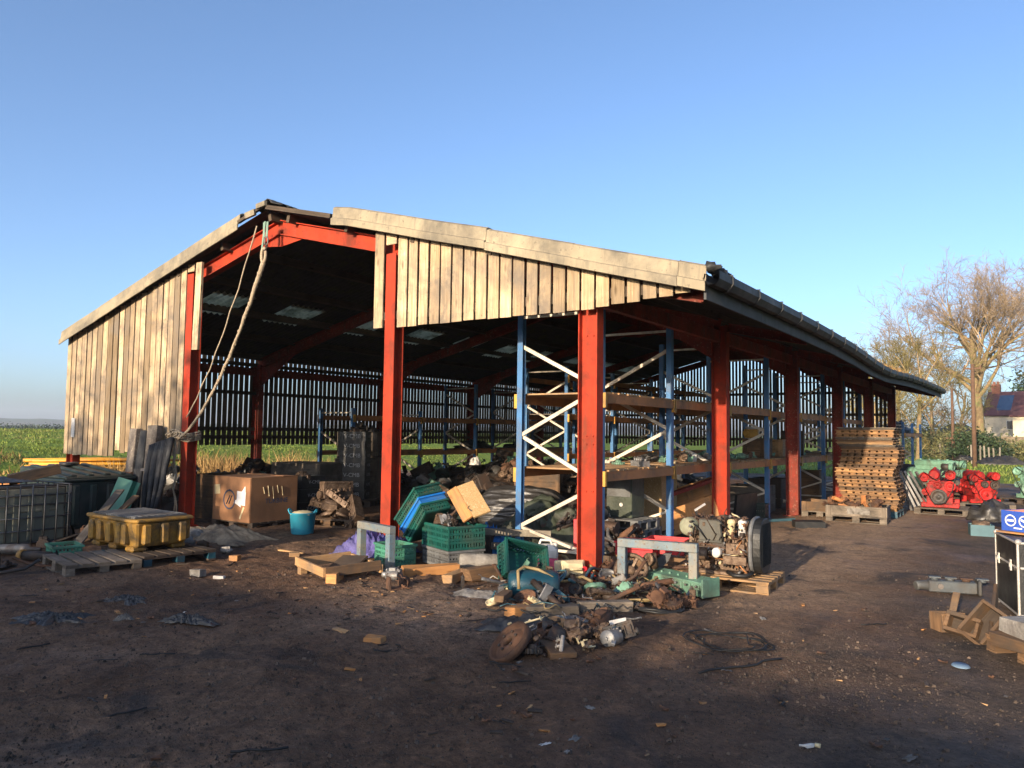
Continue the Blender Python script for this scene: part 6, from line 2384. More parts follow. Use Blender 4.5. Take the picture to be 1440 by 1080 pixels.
for s in (-1, 1):
    mb.box((0, s * .15, .10), (.36, .012, .20))
    mb.box((s * .18, 0, .10), (.012, .29, .20))
mb.box((0, 0, .008), (.35, .29, .012))
mb.build('tray_body', M['hose_teal'], t)
mb = MB()
mb.blob((0, 0, .14), (.16, .13, .12), 3, .5, 3, 14, 8)
mb.build('contents', M['rust_pale'], t)
for i, (x, y, m, lab) in enumerate(((1.6, 22.5, 'mint', 'mint green casting among things beyond the machine crate'), (.3, 21.6, 'iron', 'black casting between the red engines and the machine crate'), (1.9, 24.5, 'white', 'whitish casting beyond the machine crate'))):
    scrap('block', (x, y, .15), i * .8, m, lab, sc=1.8)

# flight case
ta, tb = at(1398, 746, .76), at(1429, 761, .76)
ez = bearing(ta, tb)
cw = (tb - ta).length
d1 = (tb - ta).normalized()
d2 = V((-d1.y, d1.x, 0))
ln = 1.15
cpos = tb - d1 * (cw / 2) + d2 * (ln / 2)
fc = thing('flight_case', 'black flight case with aluminium edges at the right of the yard', 'flight case', (cpos.x, cpos.y, 0), ez)
H_ = .76
mb = MB()
mb.box((0, 0, H_ / 2 + .02), (cw - .02, ln - .02, H_ - .06))
mb.build('case_panel', M['blackplast'], fc)
mb = MB()
for sx in (-1, 1):
    for sy in (-1, 1):
        mb.box((sx * (cw / 2 - .012), sy * (ln / 2 - .012), H_ / 2), (.022, .022, H_ - .05))
    for z in (.045, H_ - .02, .50):
        mb.box((sx * (cw / 2 - .008), 0, z), (.016, ln - .06, .020))
for sy in (-1, 1):
    for z in (.045, H_ - .02, .50):
        mb.box((0, sy * (ln / 2 - .008), z), (cw - .06, .016, .020))
mb.build('edge_trim', M['aluminium'], fc, bevel=.004)
mb = MB()
for sx in (-1, 1):
    for sy in (-1, 1):
        for z in (.03, H_ - .012):
            mb.blob((sx * (cw / 2 - .02), sy * (ln / 2 - .02), z), (.032, .032, .03), 1, .05, 1, 10, 8)
mb.build('corner_ball', M['aluminium'], fc)
for sx in (-.28, .26):
    mb = MB()
    mb.box((cw * sx, -ln / 2 - .006, .50), (.05, .016, .11))
    mb.box((cw * sx, -ln / 2 - .016, .50), (.03, .01, .05))
    mb.build('latch', M['aluminium'], fc, bevel=.004)
mb = MB()
mb.box((-cw / 2 - .006, .1, .42), (.016, .10, .2))
mb.build('latch', M['aluminium'], fc, bevel=.004)
# printed carton on top, sheet of card beneath
cbx = thing('printed_carton', 'blue printed carton tray with buff inside standing on the flight case', 'carton', tuple(at(1409, 745, H_ + .025) + V((.494, .01, 0))), radians(-35))
mb = MB()
for s in (-1, 1):
    mb.box((0, s * .29, .105), (.80, .008, .21))
    mb.box((s * .40, 0, .105), (.008, .57, .21))
mb.build('carton_wall', M['cdbox_blue'], cbx)
mb = MB()
for s in (-1, 1):
    mb.box((0, s * .283, .105), (.78, .003, .205))
    mb.box((s * .393, 0, .105), (.003, .56, .205))
mb.box((0, 0, .12), (.78, .55, .01))
mb.build('carton_lining', M['cd_inside'], cbx)
mb = MB()
for x0 in (-.30, -.15):
    mb.lathe([(.048, 0), (.062, 0), (.062, .002), (.048, .002), (.048, 0)], (x0, -.2945, .11), (0, -1, 0), 20)
    mb.box((x0, -.2955, .11), (.075, .002, .022), (0, .5 if x0 > -.2 else 0, 0))
mb.box((-.22, -.2955, .035), (.09, .002, .014))
mb.build('printed_emblem', M['white_plain'], cbx)
mb = MB()
mb.box((0, 0, 0), (.9, .66, .016), (0, .0, .1))
solo(mb, 'card_sheet', 'wood_orange', 'orange board lying between the blue carton and the flight case', 'board', tuple(at(1409, 745, H_ + .025) + V((.50, .02, -.012))), radians(-34))


def open_box(label, base, rot, L, W, H, m='wood_brown', th=.03):
    t = thing('wooden_box', label, 'wooden box', base, rot, 'rough wooden boxes beside the flight case')
    for s in (-1, 1):
        mb = MB()
        mb.box((0, s * (W / 2 - th / 2), H / 2), (L, th, H), jit=.004)
        mb.build('side_board', M[m], t, bevel=.004)
        mb = MB()
        mb.box((s * (L / 2 - th / 2), 0, H / 2), (th, W - 2 * th, H), jit=.004)
        mb.build('end_board', M[m], t, bevel=.004)
    mb = MB()
    mb.box((0, 0, .012), (L - .06, W - .06, .02))
    mb.build('base', M['wood_dark'], t)
    return t


q = at(1331, 893)
open_box('small worn wooden box standing open at the left of the three boxes', (q.x + .0, q.y + .16, .0), (radians(-6), radians(0), radians(38)), .22, .20, .17, 'wood_brown', .02)
q = at(1348, 896)
open_box('wooden box tipped on its side between two other rough boxes', (q.x + .05, q.y + .08, .07), (radians(66), radians(8), radians(-14)), .27, .17, .15, 'wood_brown')
q = at(1386, 908)
open_box('tall wooden box leaning on its end against the flight case', (q.x + .02, q.y + .20, .10), (radians(60), radians(24), radians(-34)), .24, .36, .17, 'wood_brown')
timber('dark plank on edge leaning beside the tall wooden box', at(1392, 914) + V((0, 0, .02)), at(1408, 872) + V((-.04, 0, .26)), .04, .17, 'wood_brown', 'loose_board', 'board')
timber('pale stick poking out of the small worn wooden box', at(1338, 885) + V((0, 0, .1)), at(1346, 862) + V((0, 0, .20)), .06, .02, 'wood', 'stick', 'stick')
q = at(1420, 925)
pallet('rough brown pallet end under the crushed white carton at the right edge', (q.x + .42, q.y + .15, .0), radians(42), .9, .75, 'wood_brown', nb=5)
timber('rotten baulk lying on the rough pallet at the right edge', at(1400, 905, .14) + V((0, 0, .05)), at(1440, 922, .14) + V((.1, 0, .05)), .14, .09, 'wood_brown', jit=.015)
t = thing('crushed_carton', 'crushed white carton with red print lying on the rotten baulk', 'carton', tuple(at(1436, 896, .22) + V((.10, .05, -.01))), radians(40))
mb = MB()
mb.box((0, 0, .075), (.42, .26, .14), (.05, .04, 0), jit=.018)
mb.build('carton_wall', M['rag'], t)
mb = MB()
mb.box((.02, -.14, .09), (.2, .012, .06), (.05, .04, 0))
mb.build('printed_emblem', M['red_plastic'], t)
# manifold casting on the tarmac
p, q = at(1286, 832), at(1377, 838)
t = thing('grey_casting', 'grey metal manifold with four ports lying on the tarmac', 'manifold', (p + q) / 2 + V((0, .06, 0)), bearing(p, q))
L = (q - p).length
mb = MB()
mb.box((.05, 0, .075), (L - .16, .13, .13))
mb.box((L / 2 - .01, 0, .085), (.035, .19, .17))
mb.tube([(-L / 2 + .14, 0, .075), (-L / 2 + .05, 0, .07), (-L / 2 - .0, -.02, .065)], [.06, .05, .055], 12)
mb.build('casting', M['dark_steel'], t, bevel=.012)
for i in range(4):
    mb = MB()
    x = -L / 2 + .2 + i * .16
    mb.cyl((x, 0, .14), (x, 0, .165), .042)
    mb.box((x, 0, .172), (.12, .07, .014))
    mb.build('port_flange', M['rusty'] if i == 2 else M['dark_steel'], t)
mb = MB()
mb.cyl((-L * .12, -.066, .08), (-L * .12, -.085, .08), .03)
mb.build('bolt', M['steel'], t)
q = at(1351, 938)
mb = MB()
mb.lathe([(0, .012), (.055, .012), (.062, .004), (.066, 0), (.0, 0)], n=22)
solo(mb, 'plastic_disc', 'bluelid', 'pale blue round lid lying flat on the tarmac', 'lid', (q.x, q.y, .008), (.05, .04, 0))
q = at(1140, 1055)
t = thing('metal_clip', 'small white metal clamp lying on the dark ground in the foreground', 'clamp', (q.x, q.y, .012), .6)
mb = MB()
mb.tube([(-.06, .01, .01), (-.03, -.01, .015), (.0, .0, .02), (.03, .015, .012)], .007, 6)
mb.box((-.01, .0, .012), (.05, .03, .012), (0, 0, .4))
mb.build('clamp_body', M['white'], t)
mb = MB()
mb.cyl((.03, .015, .012), (.055, .0, .012), .012)
mb.build('end_cap', M['cream'], t)
# black bundle on the outdoor rack
heap_noise(61, (-4.95, 36.0), (.45, 1.1, .42), .45, 'black_bundle', 'blackplast', 'black bundle heaped on the deck of the outdoor rack', 'bundle', zmin=1.95)
for i in range(7):
    scrap(['pipe', 'block', 'casing', 'disc', 'block', 'pump', 'gear'][i], (-4.6 + .2 * (i % 3), 31.5 + i * .55, 0.0), i * 1.1, ['iron', 'steel', 'iron', 'rusty', 'iron', 'steel', 'bluecrate'][i], ['dark pipe', 'grey engine block', 'dark bell housing', 'rusty disc', 'black engine block', 'grey pump', 'blue gear'][i] + ' on the ground before the outdoor rack', sc=1.5)
for i in range(6):
    mb = MB()
    mb.beam((0, 0, .02), (-.35 - .04 * i, .1, .95), .05, .05)
    solo(mb, 'steel_strut', 'steel', 'grey steel strut leaning behind the tall pallet stack', 'steel bar', (-2.55 + .1 * i, 20.6 + .05 * i, 0), .2 * i, 'struts leaning behind the pallet stack')
heap_noise(66, (-3.2, 30.0), (1.4, 2.2, .75), .3, 'dark_heap', 'iron', 'dark heap of earth and scrap beyond the tall pallet stack', 'heap')

# ------------------------------------------------------------------ litter over the yard
rr = random.Random(101)
n = 0
chips = {'wood': 'pale wood splinter', 'wood_orange': 'orange wood chip', 'wood_dark': 'dark bark strip', 'rag': 'grey rag scrap', 'white': 'white plastic flake', 'rusty': 'rusty metal scrap', 'hose': 'black rubber scrap'}
CH = {}
for m in chips:
    for s in range(3):
        r3 = random.Random(s * 7 + len(m))
        mb = MB()
        if m in ('wood', 'wood_orange', 'wood_dark'):
            mb.box((0, 0, .008), (r3.uniform(.05, .17), r3.uniform(.018, .04), .014), (0, r3.uniform(-.1, .1), 0), jit=.008)
        elif m in ('rag', 'white'):
            def cf(a, b, s=s):
                return ((a - .5) * .11 * (1 + noise.noise(V((b * 3, s, 0)))), (b - .5) * .06, .006 + .025 * abs(noise.noise(V((a * 4, b * 4, s * 3)))))
            mb.grid(6, 5, cf)
        elif m == 'hose':
            mb.tube([V((.06 * i - .15, .05 * noise.noise(V((i * .7, s, 0))), .010)) for i in range(7)], .008, 5)
        else:
            mb.box((0, 0, .012), (.07, .04, .016), jit=.012)
            mb.cyl((.0, .0, .012), (.05, .03, .02), .012, n=6)
        CH[m, s] = mb
CHO = {}
for i in range(360):
    if i >= 230:
        px, py = rr.gauss(560, 110), rr.gauss(842, 26)
        if py < 800:
            py = 1600 - py
    elif i < 150:
        px, py = rr.uniform(20, 760), 790 + 290 * rr.random() ** 1.7
        if rr.random() < .5:
            px, py = rr.uniform(20, 700), rr.uniform(800, 880)
    else:
        px, py = rr.uniform(700, 1420), 850 + 220 * rr.random() ** 1.3
    q = at(px, py)
    if q.y > 7.0 and q.x > -4.6:
        pass
    m = rr.choices(list(chips), (6, 4, 9, 3, 1.0, 6, 5))[0]
    s = rr.randrange(3)
    if (m, s) not in CHO:
        o = CH[m, s].build('litter_scrap', M[m])
        CHO[m, s] = o
    else:
        o = CHO[m, s].copy()
        COL.objects.link(o)
    o.location = (q.x, q.y, yard_h(q.x, q.y) + .002)
    o.rotation_euler = (rr.uniform(-.1, .1), rr.uniform(-.1, .1), rr.uniform(0, 6.28))
    k = rr.uniform(.3, .85)
    o.scale = (k, k, k)
    zone = 'left of the timbers' if px < 700 else 'on the dark lane'
    if i >= 230:
        k *= .7
        o.scale = (k, k, k)
    tag(o, chips[m] + ' lying loose on the yard ' + zone, 'litter', 'litter on the yard ' + zone)
specials = [('wood_orange', (527, 902), (.16, .10, .05), .3, 'orange wood offcut lying on the open earth in the foreground'), ('wood', (480, 893), (.20, .05, .025), -.1, 'flat pale stick lying left of the orange offcut'), ('wood', (410, 777), (.5, .05, .02), .1, 'long pale batten lying before the cyan tub'),
            ('white', (308, 814), (.13, .05, .03), .4, 'bright white block on the earth below the sacking'), ('wood_orange', (330, 788), (.12, .10, .07), .5, 'orange block near the sacking'), ('wood', (414, 783), (.14, .10, .06), .9, 'pale block at the end of the long batten'), ('rag', (278, 812), (.16, .10, .08), .2, 'grey lump beside the bright white block')]
for m, (px, py), s, rz, lab in specials:
    q = at(px, py)
    mb = MB()
    mb.box((0, 0, s[2] / 2), s, jit=.008)
    solo(mb, 'loose_offcut', m, lab, 'offcut', (q.x, q.y, yard_h(q.x, q.y)), rz, bevel=.004)
for px, py, sx, sy, m, sd_, lab in ((75, 872, .75, .36, 'blacksheet', 61, 'torn black film half trodden into the earth at the left'), (265, 874, .6, .2, 'blacksheet', 63, 'smaller torn black film trodden into the earth'), (180, 846, .6, .3, 'blacksheet', 66, 'thin black film scrap on the earth near the flat pallet'), (175, 872, .16, .09, 'rag', 64, 'small white film scrap between the torn black films')):
    crumple(lab, tuple(at(px, py) + V((0, 0, -.01))), sx, sy, .055, m, sd_, name='film_scrap', cat_='film', rz=.5 + .2 * (sd_ % 3), n=64, fold=5, lift=1.0, ragged=.5)
solo(coil(.10, 2.6, .004, 21, .6, wild=.8), 'wire_scrap', 'hose', 'small tangle of dark wire beside the orange offcut', 'wire', tuple(at(545, 912)), .3)
# grit: uncountable
rr = random.Random(55)
mb = MB()
for i in range(20000):
    if rr.random() < .75:
        px, py = rr.uniform(-10, 1440), 800 + 280 * rr.random() ** 1.2
    else:
        px, py = rr.gauss(1090, 110), rr.gauss(960, 45)
    if py < 780:
        continue
    q = at(px, py)
    if q.y > 12 or (q.x > -2.9 and rr.random() < .55):
        continue
    r = rr.uniform(.003, .009) if rr.random() < .95 else rr.uniform(.010, .022)
    z = yard_h(q.x, q.y)
    a = rr.uniform(0, 6)
    vs = [(q.x + r * cos(a + k * 1.57) * rr.uniform(.7, 1.3), q.y + r * sin(a + k * 1.57) * rr.uniform(.7, 1.3), z - .002) for k in range(4)]
    vs += [(q.x + r * .5 * cos(a + k * 1.57 + .4), q.y + r * .5 * sin(a + k * 1.57 + .4), z + r * rr.uniform(.5, 1.0)) for k in range(4)]
    mb.add(vs, [(4, 5, 6, 7)] + [(k, (k + 1) % 4, 4 + (k + 1) % 4, 4 + k) for k in range(4)], None, rr.random())
M['grit'] = mat('yard_grit', (.11, .08, .06), (.055, .042, .034), scale=3, tone=1.2, rough=.95, bump=0)
tag(mb.build('gravel', M['grit']), 'fine gravel and crumbs scattered over the earth yard', None, kind='stuff')
# ------------------------------------------------------------------ trees, houses and poles beyond the barn


def bare_tree(name, label, loc, h, seed, trunk_r, n_main=11, lean=(0, 0), bole=.30, m2='twig', group=None, levels=5, spread=1.0, twig_r=.012, dense=1.18):
    rr = random.Random(seed)
    t = thing(name, label, 'tree', loc, 0, group)
    limbs, twigs = MB(), MB()
    cnt = [0]

    def branch(p, d, L, r, lev):
        n = 5 if lev == 0 else (4 if lev < 3 else 2)
        pts, rs = [p], [r]
        q, dd = p.copy(), d.copy()
        for i in range(n):
            wob = .045 if lev == 0 else .20
            dd = (dd + V((rr.gauss(0, wob), rr.gauss(0, wob), rr.gauss(.03, wob * .6) + (.09 if lev in (1, 2) else 0)))).normalized()
            q = q + dd * (L / n)
            pts.append(q.copy())
            rs.append(max(twig_r * .55, r * (1 - .72 * (i + 1) / n) if lev else r * (1 - .62 * (i + 1) / n)))
        sides = 9 if lev == 0 else (6 if lev < 2 else (4 if lev == 2 else 3))
        (limbs if lev < 2 else twigs).tube(pts, rs, sides, False, rr.random())
        cnt[0] += 1
        if lev >= levels:
            return
        k = n_main if lev == 0 else int((6, 6, 5, 4, 4)[min(lev, 4)] * dense + rr.random())
        for j in range(k):
            s = (bole + (1 - bole) * (j + rr.random()) / k) if lev == 0 else rr.uniform(.25, 1.0)
            s = min(.999, s)
            f = s * n
            i = int(f)
            bp = pts[i].lerp(pts[i + 1], f - i)
            br = rs[i] + (rs[i + 1] - rs[i]) * (f - i)
            dirn = (pts[i + 1] - pts[i]).normalized()
            side = dirn.orthogonal().normalized()
            side.rotate(Matrix.Rotation(rr.uniform(0, 2 * pi), 3, dirn))
            ang = rr.uniform(.55, 1.05) * spread * (1.15 - .5 * s) if lev == 0 else rr.uniform(.4, .95)
            nd = (dirn * cos(ang) + side * sin(ang)).normalized()
            if lev == 0:
                ln = h * rr.uniform(.40, .50) * (1.12 - .55 * ((s - .62) / .38) ** 2)
            else:
                ln = L * rr.uniform(.42, .66)
            branch(bp, nd, ln, max(twig_r, min(br * .6, r * (.36 if lev == 0 else .5))), lev + 1)
    branch(V((0, 0, -.1)), V((lean[0], lean[1], 1)).normalized(), h * .80, trunk_r, 0)
    limbs.build('trunk', M['bark'], t)
    twigs.build('crown', M[m2], t)
    return t


big = at(1379, 646)
bare_tree('bare_tree', 'tallest bare spreading tree with a bright trunk beside the houses', (big.x, big.y, 0), 13.6, 6, .50, 19, (-.04, .0), .46, levels=5, spread=1.25, twig_r=.012, dense=1.08)
bg = [(1290, 646, 62, 8.0, 'twig_olive', 'olive bushy bare tree just past the end of the barn'), (1312, 642, 75, 7.6, 'twig', 'bare brown tree between the barn end and the tallest tree'), (1262, 645, 66, 7.6, 'twig_olive', 'olive bare tree showing above the sagging barn eave'), (1246, 640, 90, 11.0, 'twig', 'tall pale bare tree far behind the barn roof'), (1350, 640, 95, 8.5, 'twig_olive', 'olive bare tree behind the small dark roofed shed'), (1398, 640, 120, 8.5, 'twig_olive', 'distant olive tree left of the houses'), (1228, 640, 60, 5.5, 'twig_olive', 'low olive thicket tree seen through the far rack bays')]
for i, (px, py, dist, hh, m, lab) in enumerate(bg):
    r = ray(px, 600)
    k = dist / hypot(r.x, r.y)
    bare_tree('bare_tree', lab, (r.x * k, r.y * k, 0), hh, 20 + i, .22, 9, (random.uniform(-.05, .05), 0), .10, m, levels=4, spread=1.0, twig_r=.017, dense=1.15)


def leafy(name, label, cat_, loc, s, n, m, leaf, seed, parts=True, group=None, trunk=.08):
    rr = random.Random(seed)
    t = thing(name, label, cat_, loc, 0, group)
    mb = MB()
    cl = [(V((rr.gauss(0, .42) * s[0], rr.gauss(0, .42) * s[1], s[2] * rr.uniform(.12, .95))), rr.uniform(.18, .42)) for _ in range(26)]
    for i in range(n):
        c, cr = rr.choice(cl)
        p = c + V((rr.gauss(0, cr) * s[0] * .55, rr.gauss(0, cr) * s[1] * .55, rr.gauss(0, cr) * s[2] * .4))
        if p.z < .02:
            p.z = rr.uniform(.02, .2)
        u = V((rr.gauss(0, 1), rr.gauss(0, 1), rr.gauss(0, 1))).normalized() * leaf
        w_ = V((rr.gauss(0, 1), rr.gauss(0, 1), rr.gauss(0, 1))).normalized() * leaf * .7
        mb.add([p - u, p + w_, p + u, p - w_], [(0, 1, 2, 3)], None, rr.random())
    mb.build('foliage', M[m], t)
    mb = MB()
    for j in range(5):
        c = cl[j][0]
        mb.tube([(0, 0, 0), (c.x * .4, c.y * .4, c.z * .6), (c.x, c.y, c.z)], [trunk, trunk * .6, .015], 5)
    mb.build('stem', M['bark'], t)
    return t


def polar(px, dist):
    r = ray(px, 600)
    k = dist / hypot(r.x, r.y)
    return V((r.x * k, r.y * k, 0))


p = polar(1441, 150)
leafy('conifer', 'dark evergreen tree cut by the right edge above the houses', 'tree', (p.x + 1.2, p.y, 0), (2.4, 2.4, 13.0), 6500, 'leaf_dark', .30, 3)
for i, (px, dist, s, m, lab) in enumerate(((1392, 66, (2.6, 1.2, 1.4), 'leaf_scrub', 'brown scrub bush right of the tallest tree trunk'), (1412, 70, (2.4, 1.2, 1.1), 'leaf_scrub', 'brown scrub bush below the cream houses'), (1355, 60, (2.2, 1.0, 1.5), 'leaf_scrub', 'pale green scrub behind the fence posts'), (1368, 58, (1.6, 1.2, 1.9), 'leaf_dark', 'dark ivy bush at the foot of the tallest tree'), (1330, 72, (3.4, 1.4, 2.2), 'leaf_scrub', 'brown thicket behind the fence left of the dark roofed shed'), (1280, 78, (4.2, 2.0, 3.0), 'leaf_scrub', 'broad brown thicket beyond the outdoor rack'), (1300, 90, (5, 2.0, 4.5), 'leaf_scrub', 'tall olive thicket behind the outdoor rack'), (1440, 62, (2.5, 1.3, 1.3), 'leaf_scrub', 'low scrub at the right edge below the houses'))):
    p = polar(px, dist)
    leafy('scrub_bush', lab, 'bush', (p.x, p.y, .1), s, 2600, m, .11, 60 + i, trunk=.04)
# hedgerow far left and long thicket behind the barn
rr = random.Random(9)
mb = MB()
a, b = at(-60, 606.6), at(125, 606.0)
a, b = V((-330, 140, 0)), V((-250, 172, 0))
for i in range(9000):
    k = rr.uniform(-.25, 1.25)
    p = a.lerp(b, k) + V((rr.gauss(0, 1.0), rr.gauss(0, 1.0), .2 + abs(rr.gauss(0, .45)) * (2.2 + .9 * noise.noise(V((k * 20, 0, 0))))))
    u = V((rr.gauss(0, 1), rr.gauss(0, 1), rr.gauss(0, 1))).normalized() * .35
    w_ = V((rr.gauss(0, 1), rr.gauss(0, 1), rr.gauss(0, 1))).normalized() * .3
    mb.add([p - u, p + w_, p + u, p - w_], [(0, 1, 2, 3)], None, rr.random())
solo(mb, 'hedgerow', 'leaf_dark', 'dark hedgerow across the far side of the left field', 'hedge', kind='thing')


def house(label, loc, rz, L, W, He, Hr, chim=True, solar=False):
    t = thing('house', label, 'house', loc, rz)
    mb = MB()
    mb.prism([(-W / 2, 0), (W / 2, 0), (W / 2, He), (0, Hr), (-W / 2, He)], -L / 2, L / 2, Matrix(((0, 0, 1, 0), (1, 0, 0, 0), (0, 1, 0, 0), (0, 0, 0, 1))))
    mb.build('wall', M['render'], t)
    mb = MB()
    for s in (-1, 1):
        sl = atan2(Hr - He, W / 2)
        ln = hypot(W / 2, Hr - He) + .35
        cxx = s * (W / 4 + .1)
        mb.box((0, cxx, (He + Hr) / 2 + .08), (L + .5, ln, .14), (-s * sl, 0, 0))
    rf = mb.build('roof', M['slate'], t)
    if chim:
        mb = MB()
        mb.box((-L / 2 + .6, 0, Hr + .3), (.9, .7, 1.7))
        mb.cyl((-L / 2 + .4, 0, Hr + 1.1), (-L / 2 + .4, 0, Hr + 1.5), .13)
        mb.cyl((-L / 2 + .8, 0, Hr + 1.1), (-L / 2 + .8, 0, Hr + 1.5), .13)
        mb.build('chimney', M['brick'], rf)
    if solar:
        mb = MB()
        sl = atan2(Hr - He, W / 2)
        mb.box((0, -W / 4 - .05, (He + Hr) / 2 + .20), (L * .8, W * .42, .05), (sl, 0, 0))
        mb.build('solar_panel', M['solar'], rf)
    for x, y, z, w_, h_, ax in ((-L * .25, -W / 2 - .01, 1.3, 1.1, 1.2, 0), (L * .25, -W / 2 - .01, 1.3, 1.1, 1.2, 0), (-L * .25, -W / 2 - .01, He - 1.1, 1.1, 1.1, 0), (L * .25, -W / 2 - .01, He - 1.1, 1.1, 1.1, 0), (-L / 2 - .01, .8, He - .9, .9, 1.1, 1)):
        mb = MB()
        if ax == 0:
            mb.box((x, y, z), (w_, .08, h_))
        else:
            mb.box((x, y, z), (.08, w_, h_))
        f = mb.build('window', M['white'], t)
        mb = MB()
        if ax == 0:
            mb.box((x, y - .045, z), (w_ - .16, .012, h_ - .16))
        else:
            mb.box((x - .045, y, z), (.012, w_ - .16, h_ - .16))
        mb.build('pane', M['glass'], f)
    mb = MB()
    mb.cyl((-L / 2 - .08, W / 2 - .3, 0), (-L / 2 - .08, W / 2 - .3, He), .06)
    mb.build('drainpipe', M['blackplast'], t)
    return t


p = polar(1418, 108)
house('cream house with a maroon roof and brick chimney, farther left of two', (p.x + 3.6, p.y + 3.2, 0), radians(-8), 11, 7.5, 4.5, 7.3, True, True)
p = polar(1440, 100)
house('cream house with a maroon roof cut by the right edge of the view', (p.x + 3.9, p.y + 1.0, 0), radians(-8), 9, 6, 4.2, 6.4, False)
# garden wall, shed, fence, poles, wires
a, b = polar(1385, 100), polar(1446, 96)
mb = MB()
mb.beam(V((0, 0, 1.0)), b - a + V((0, 0, 1.0)), .4, 2.0)
solo(mb, 'stone_wall', 'stone', 'rubble stone garden wall below the cream houses', 'wall', a)
p = polar(1346, 100)
t = thing('garden_shed', 'low shed with a dark hipped roof left of the tallest tree', 'shed', (p.x, p.y, 0), .3)
mb = MB()
mb.box((0, 0, 1.2), (3.6, 3.2, 2.4))
mb.build('wall', M['stone'], t)
mb = MB()
vs = [V(c) for c in ((-2.1, -1.9, 2.4), (2.1, -1.9, 2.4), (2.1, 1.9, 2.4), (-2.1, 1.9, 2.4), (-.7, 0, 3.4), (.7, 0, 3.4))]
mb.add(vs, [(0, 1, 5, 4), (1, 2, 5), (2, 3, 4, 5), (3, 0, 4), (3, 2, 1, 0)])
mb.build('roof', M['dark_roof'], t)
a, b = polar(1322, 62), polar(1404, 54)
fence = thing('wire_fence', 'wire fence on pale wooden posts across the far grass', 'fence', a, 0)
rr = random.Random(14)
for i in range(15):
    p = (b - a) * (i / 14)
    mb = MB()
    mb.beam(p + V((0, 0, -.1)), p + V((rr.uniform(-.05, .05), 0, rr.uniform(1.15, 1.4))), .085, .085)
    mb.build('post', M['postwood'], fence)
for z in (.4, .75, 1.1):
    mb = MB()
    mb.tube([V((0, 0, z)), (b - a) * .5 + V((0, 0, z - .03)), (b - a) + V((0, 0, z))], .006, 4)
    mb.build('wire', M['steel'], fence)
for px, py, top, r, lab in ((1371, 660, 512, .13, 'thick brown telegraph pole in front of the tallest tree'), (1341, 654, 547, .11, 'thin telegraph pole left of the tallest tree')):
    q = at(px, py)
    zt_ = CAM_H + (at(px, py).length * 0) + (ray(px, top).z / hypot(ray(px, top).x, ray(px, top).y)) * hypot(q.x, q.y)
    t = thing('telegraph_pole', lab, 'pole', (q.x, q.y, 0), 0)
    mb = MB()
    mb.cyl((0, 0, -.1), (0, 0, zt_), r, r * .72, 10)
    mb.build('shaft', M['pole'], t)
    mb = MB()
    if r > .12:
        mb.box((0, -.0, zt_ - .25), (.9, .09, .09))
        for x in (-.4, .4):
            mb.cyl((x, 0, zt_ - .2), (x, 0, zt_ - .06), .035)
    else:
        mb.box((0, -.0, zt_ * .35), (.8, .09, .09))
    mb.build('crossarm', M['pole'], t)
    if r > .12:
        mb = MB()
        e = polar(1470, 95) + V((0, 0, 7.2)) - V((q.x, q.y, 0))
        s0 = V((.4, 0, zt_ - .06))
        mb.tube([s0.lerp(e, k / 10) + V((0, 0, -1.2 * 4 * (k / 10) * (1 - k / 10) * .35)) for k in range(11)], .02, 4)
        mb.build('wire', M['hose'], t)
for i, (px, dist) in enumerate(((20, 44), (70, 47), (92, 40))):
    pass

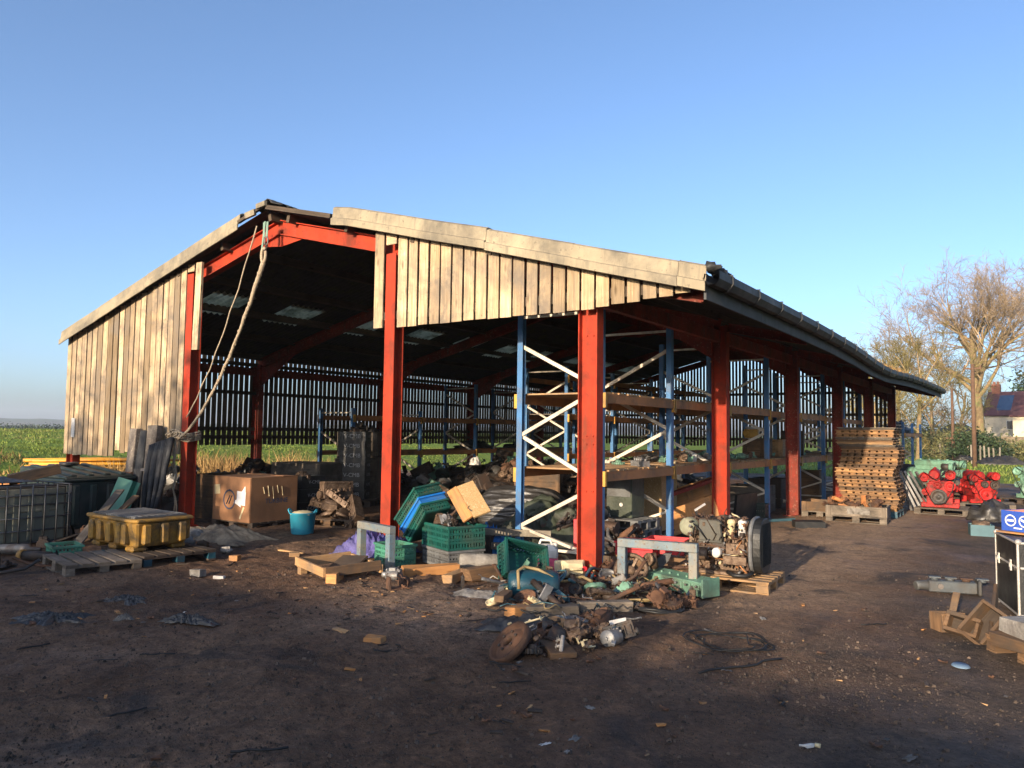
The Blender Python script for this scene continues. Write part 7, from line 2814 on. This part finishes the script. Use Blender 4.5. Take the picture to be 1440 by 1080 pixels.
# ------------------------------------------------------------------ unseen barn, shed and trees added behind the camera to shade the yard
nb_ = thing('unseen_shade_barn', 'tall grey steel barn behind the photographer shading the left of the yard', 'barn', (-18.9, -19.6, 0), 0)
mb = MB()
mb.prism([(-7.0, 0), (6.4, 0), (6.4, 4.5), (-7.0, 4.3)], -5.5, 5.5, Matrix(((1, 0, 0, 0), (0, 0, -1, 0), (0, 1, 0, 0), (0, 0, 0, 1))))
mb.build('wall', M['fascia'], nb_)
mb = MB()
mb.box((-.3, 0, 4.47), (13.8, 11.4, .1), (0, -.0149, 0))
mb.build('roof', M['fibre'], nb_)
mb = MB()
mb.box((0, 5.53, 2.0), (4.2, .08, 4.0))
mb.build('door', M['steel'], nb_)
sh = thing('unseen_shade_shed', 'long low shed behind the photographer shading the foreground', 'shed', (2.2, -18.0, 0), 0)  # unseen block added so its height sets the foreground shade edge
mb = MB()
mb.prism([(-4, 0), (4, 0), (4, 3.85), (-4, 3.2)], -14, 20, Matrix(((0, 0, 1, 0), (1, 0, 0, 0), (0, 1, 0, 0), (0, 0, 0, 1))))
mb.build('wall', M['fascia'], sh)
mb = MB()
mb.box((3, .05, 3.57), (34.4, 8.5, .1), (.081, 0, 0))
mb.build('roof', M['fibre'], sh)
for x in (-8, 2, 12):
    mb = MB()
    mb.box((x, 4.03, 1.7), (3.2, .06, 3.4))
    mb.build('door', M['steel'], sh)
for i, (x, y, s) in enumerate(((-12.5, -12.6, (1.4, 1.4, 6.0)), (-15.6, -12.2, (1.6, 1.4, 5.5)), (-9.9, -12.8, (1.1, 1.3, 4.6)), (-18.5, -12.4, (1.6, 1.4, 5.2)), (-3.0, -12.2, (2.4, 1.6, 3.7)), (5.5, -12.4, (2.6, 1.7, 4.1)))):  # unseen foliage added to dapple and break up the shade
    leafy('unseen_shade_tree', 'small bushy tree before the low shed, %s of the row' % ('first', 'second', 'third', 'fourth', 'fifth', 'sixth')[i], 'tree', (x, y, 0), s, 2600, 'leaf_dark', .13, 90 + i)

# ------------------------------------------------------------------ air
HZ = bpy.data.materials.new('air')
HZ.use_nodes = True
hn = HZ.node_tree
hn.nodes.clear()
ho = hn.nodes.new('ShaderNodeOutputMaterial')
hv = hn.nodes.new('ShaderNodeVolumePrincipled')
hv.inputs['Color'].default_value = (.80, .88, 1.0, 1)
hv.inputs['Density'].default_value = .00030
hv.inputs['Anisotropy'].default_value = .2
hn.links.new(hv.outputs[0], ho.inputs['Volume'])
mb = MB()
mb.box((0, 0, 28), (5900, 5900, 64))
o = mb.build('haze', HZ)
o['kind'] = 'stuff'
o['label'] = 'thin pale haze over the far fields and hills'
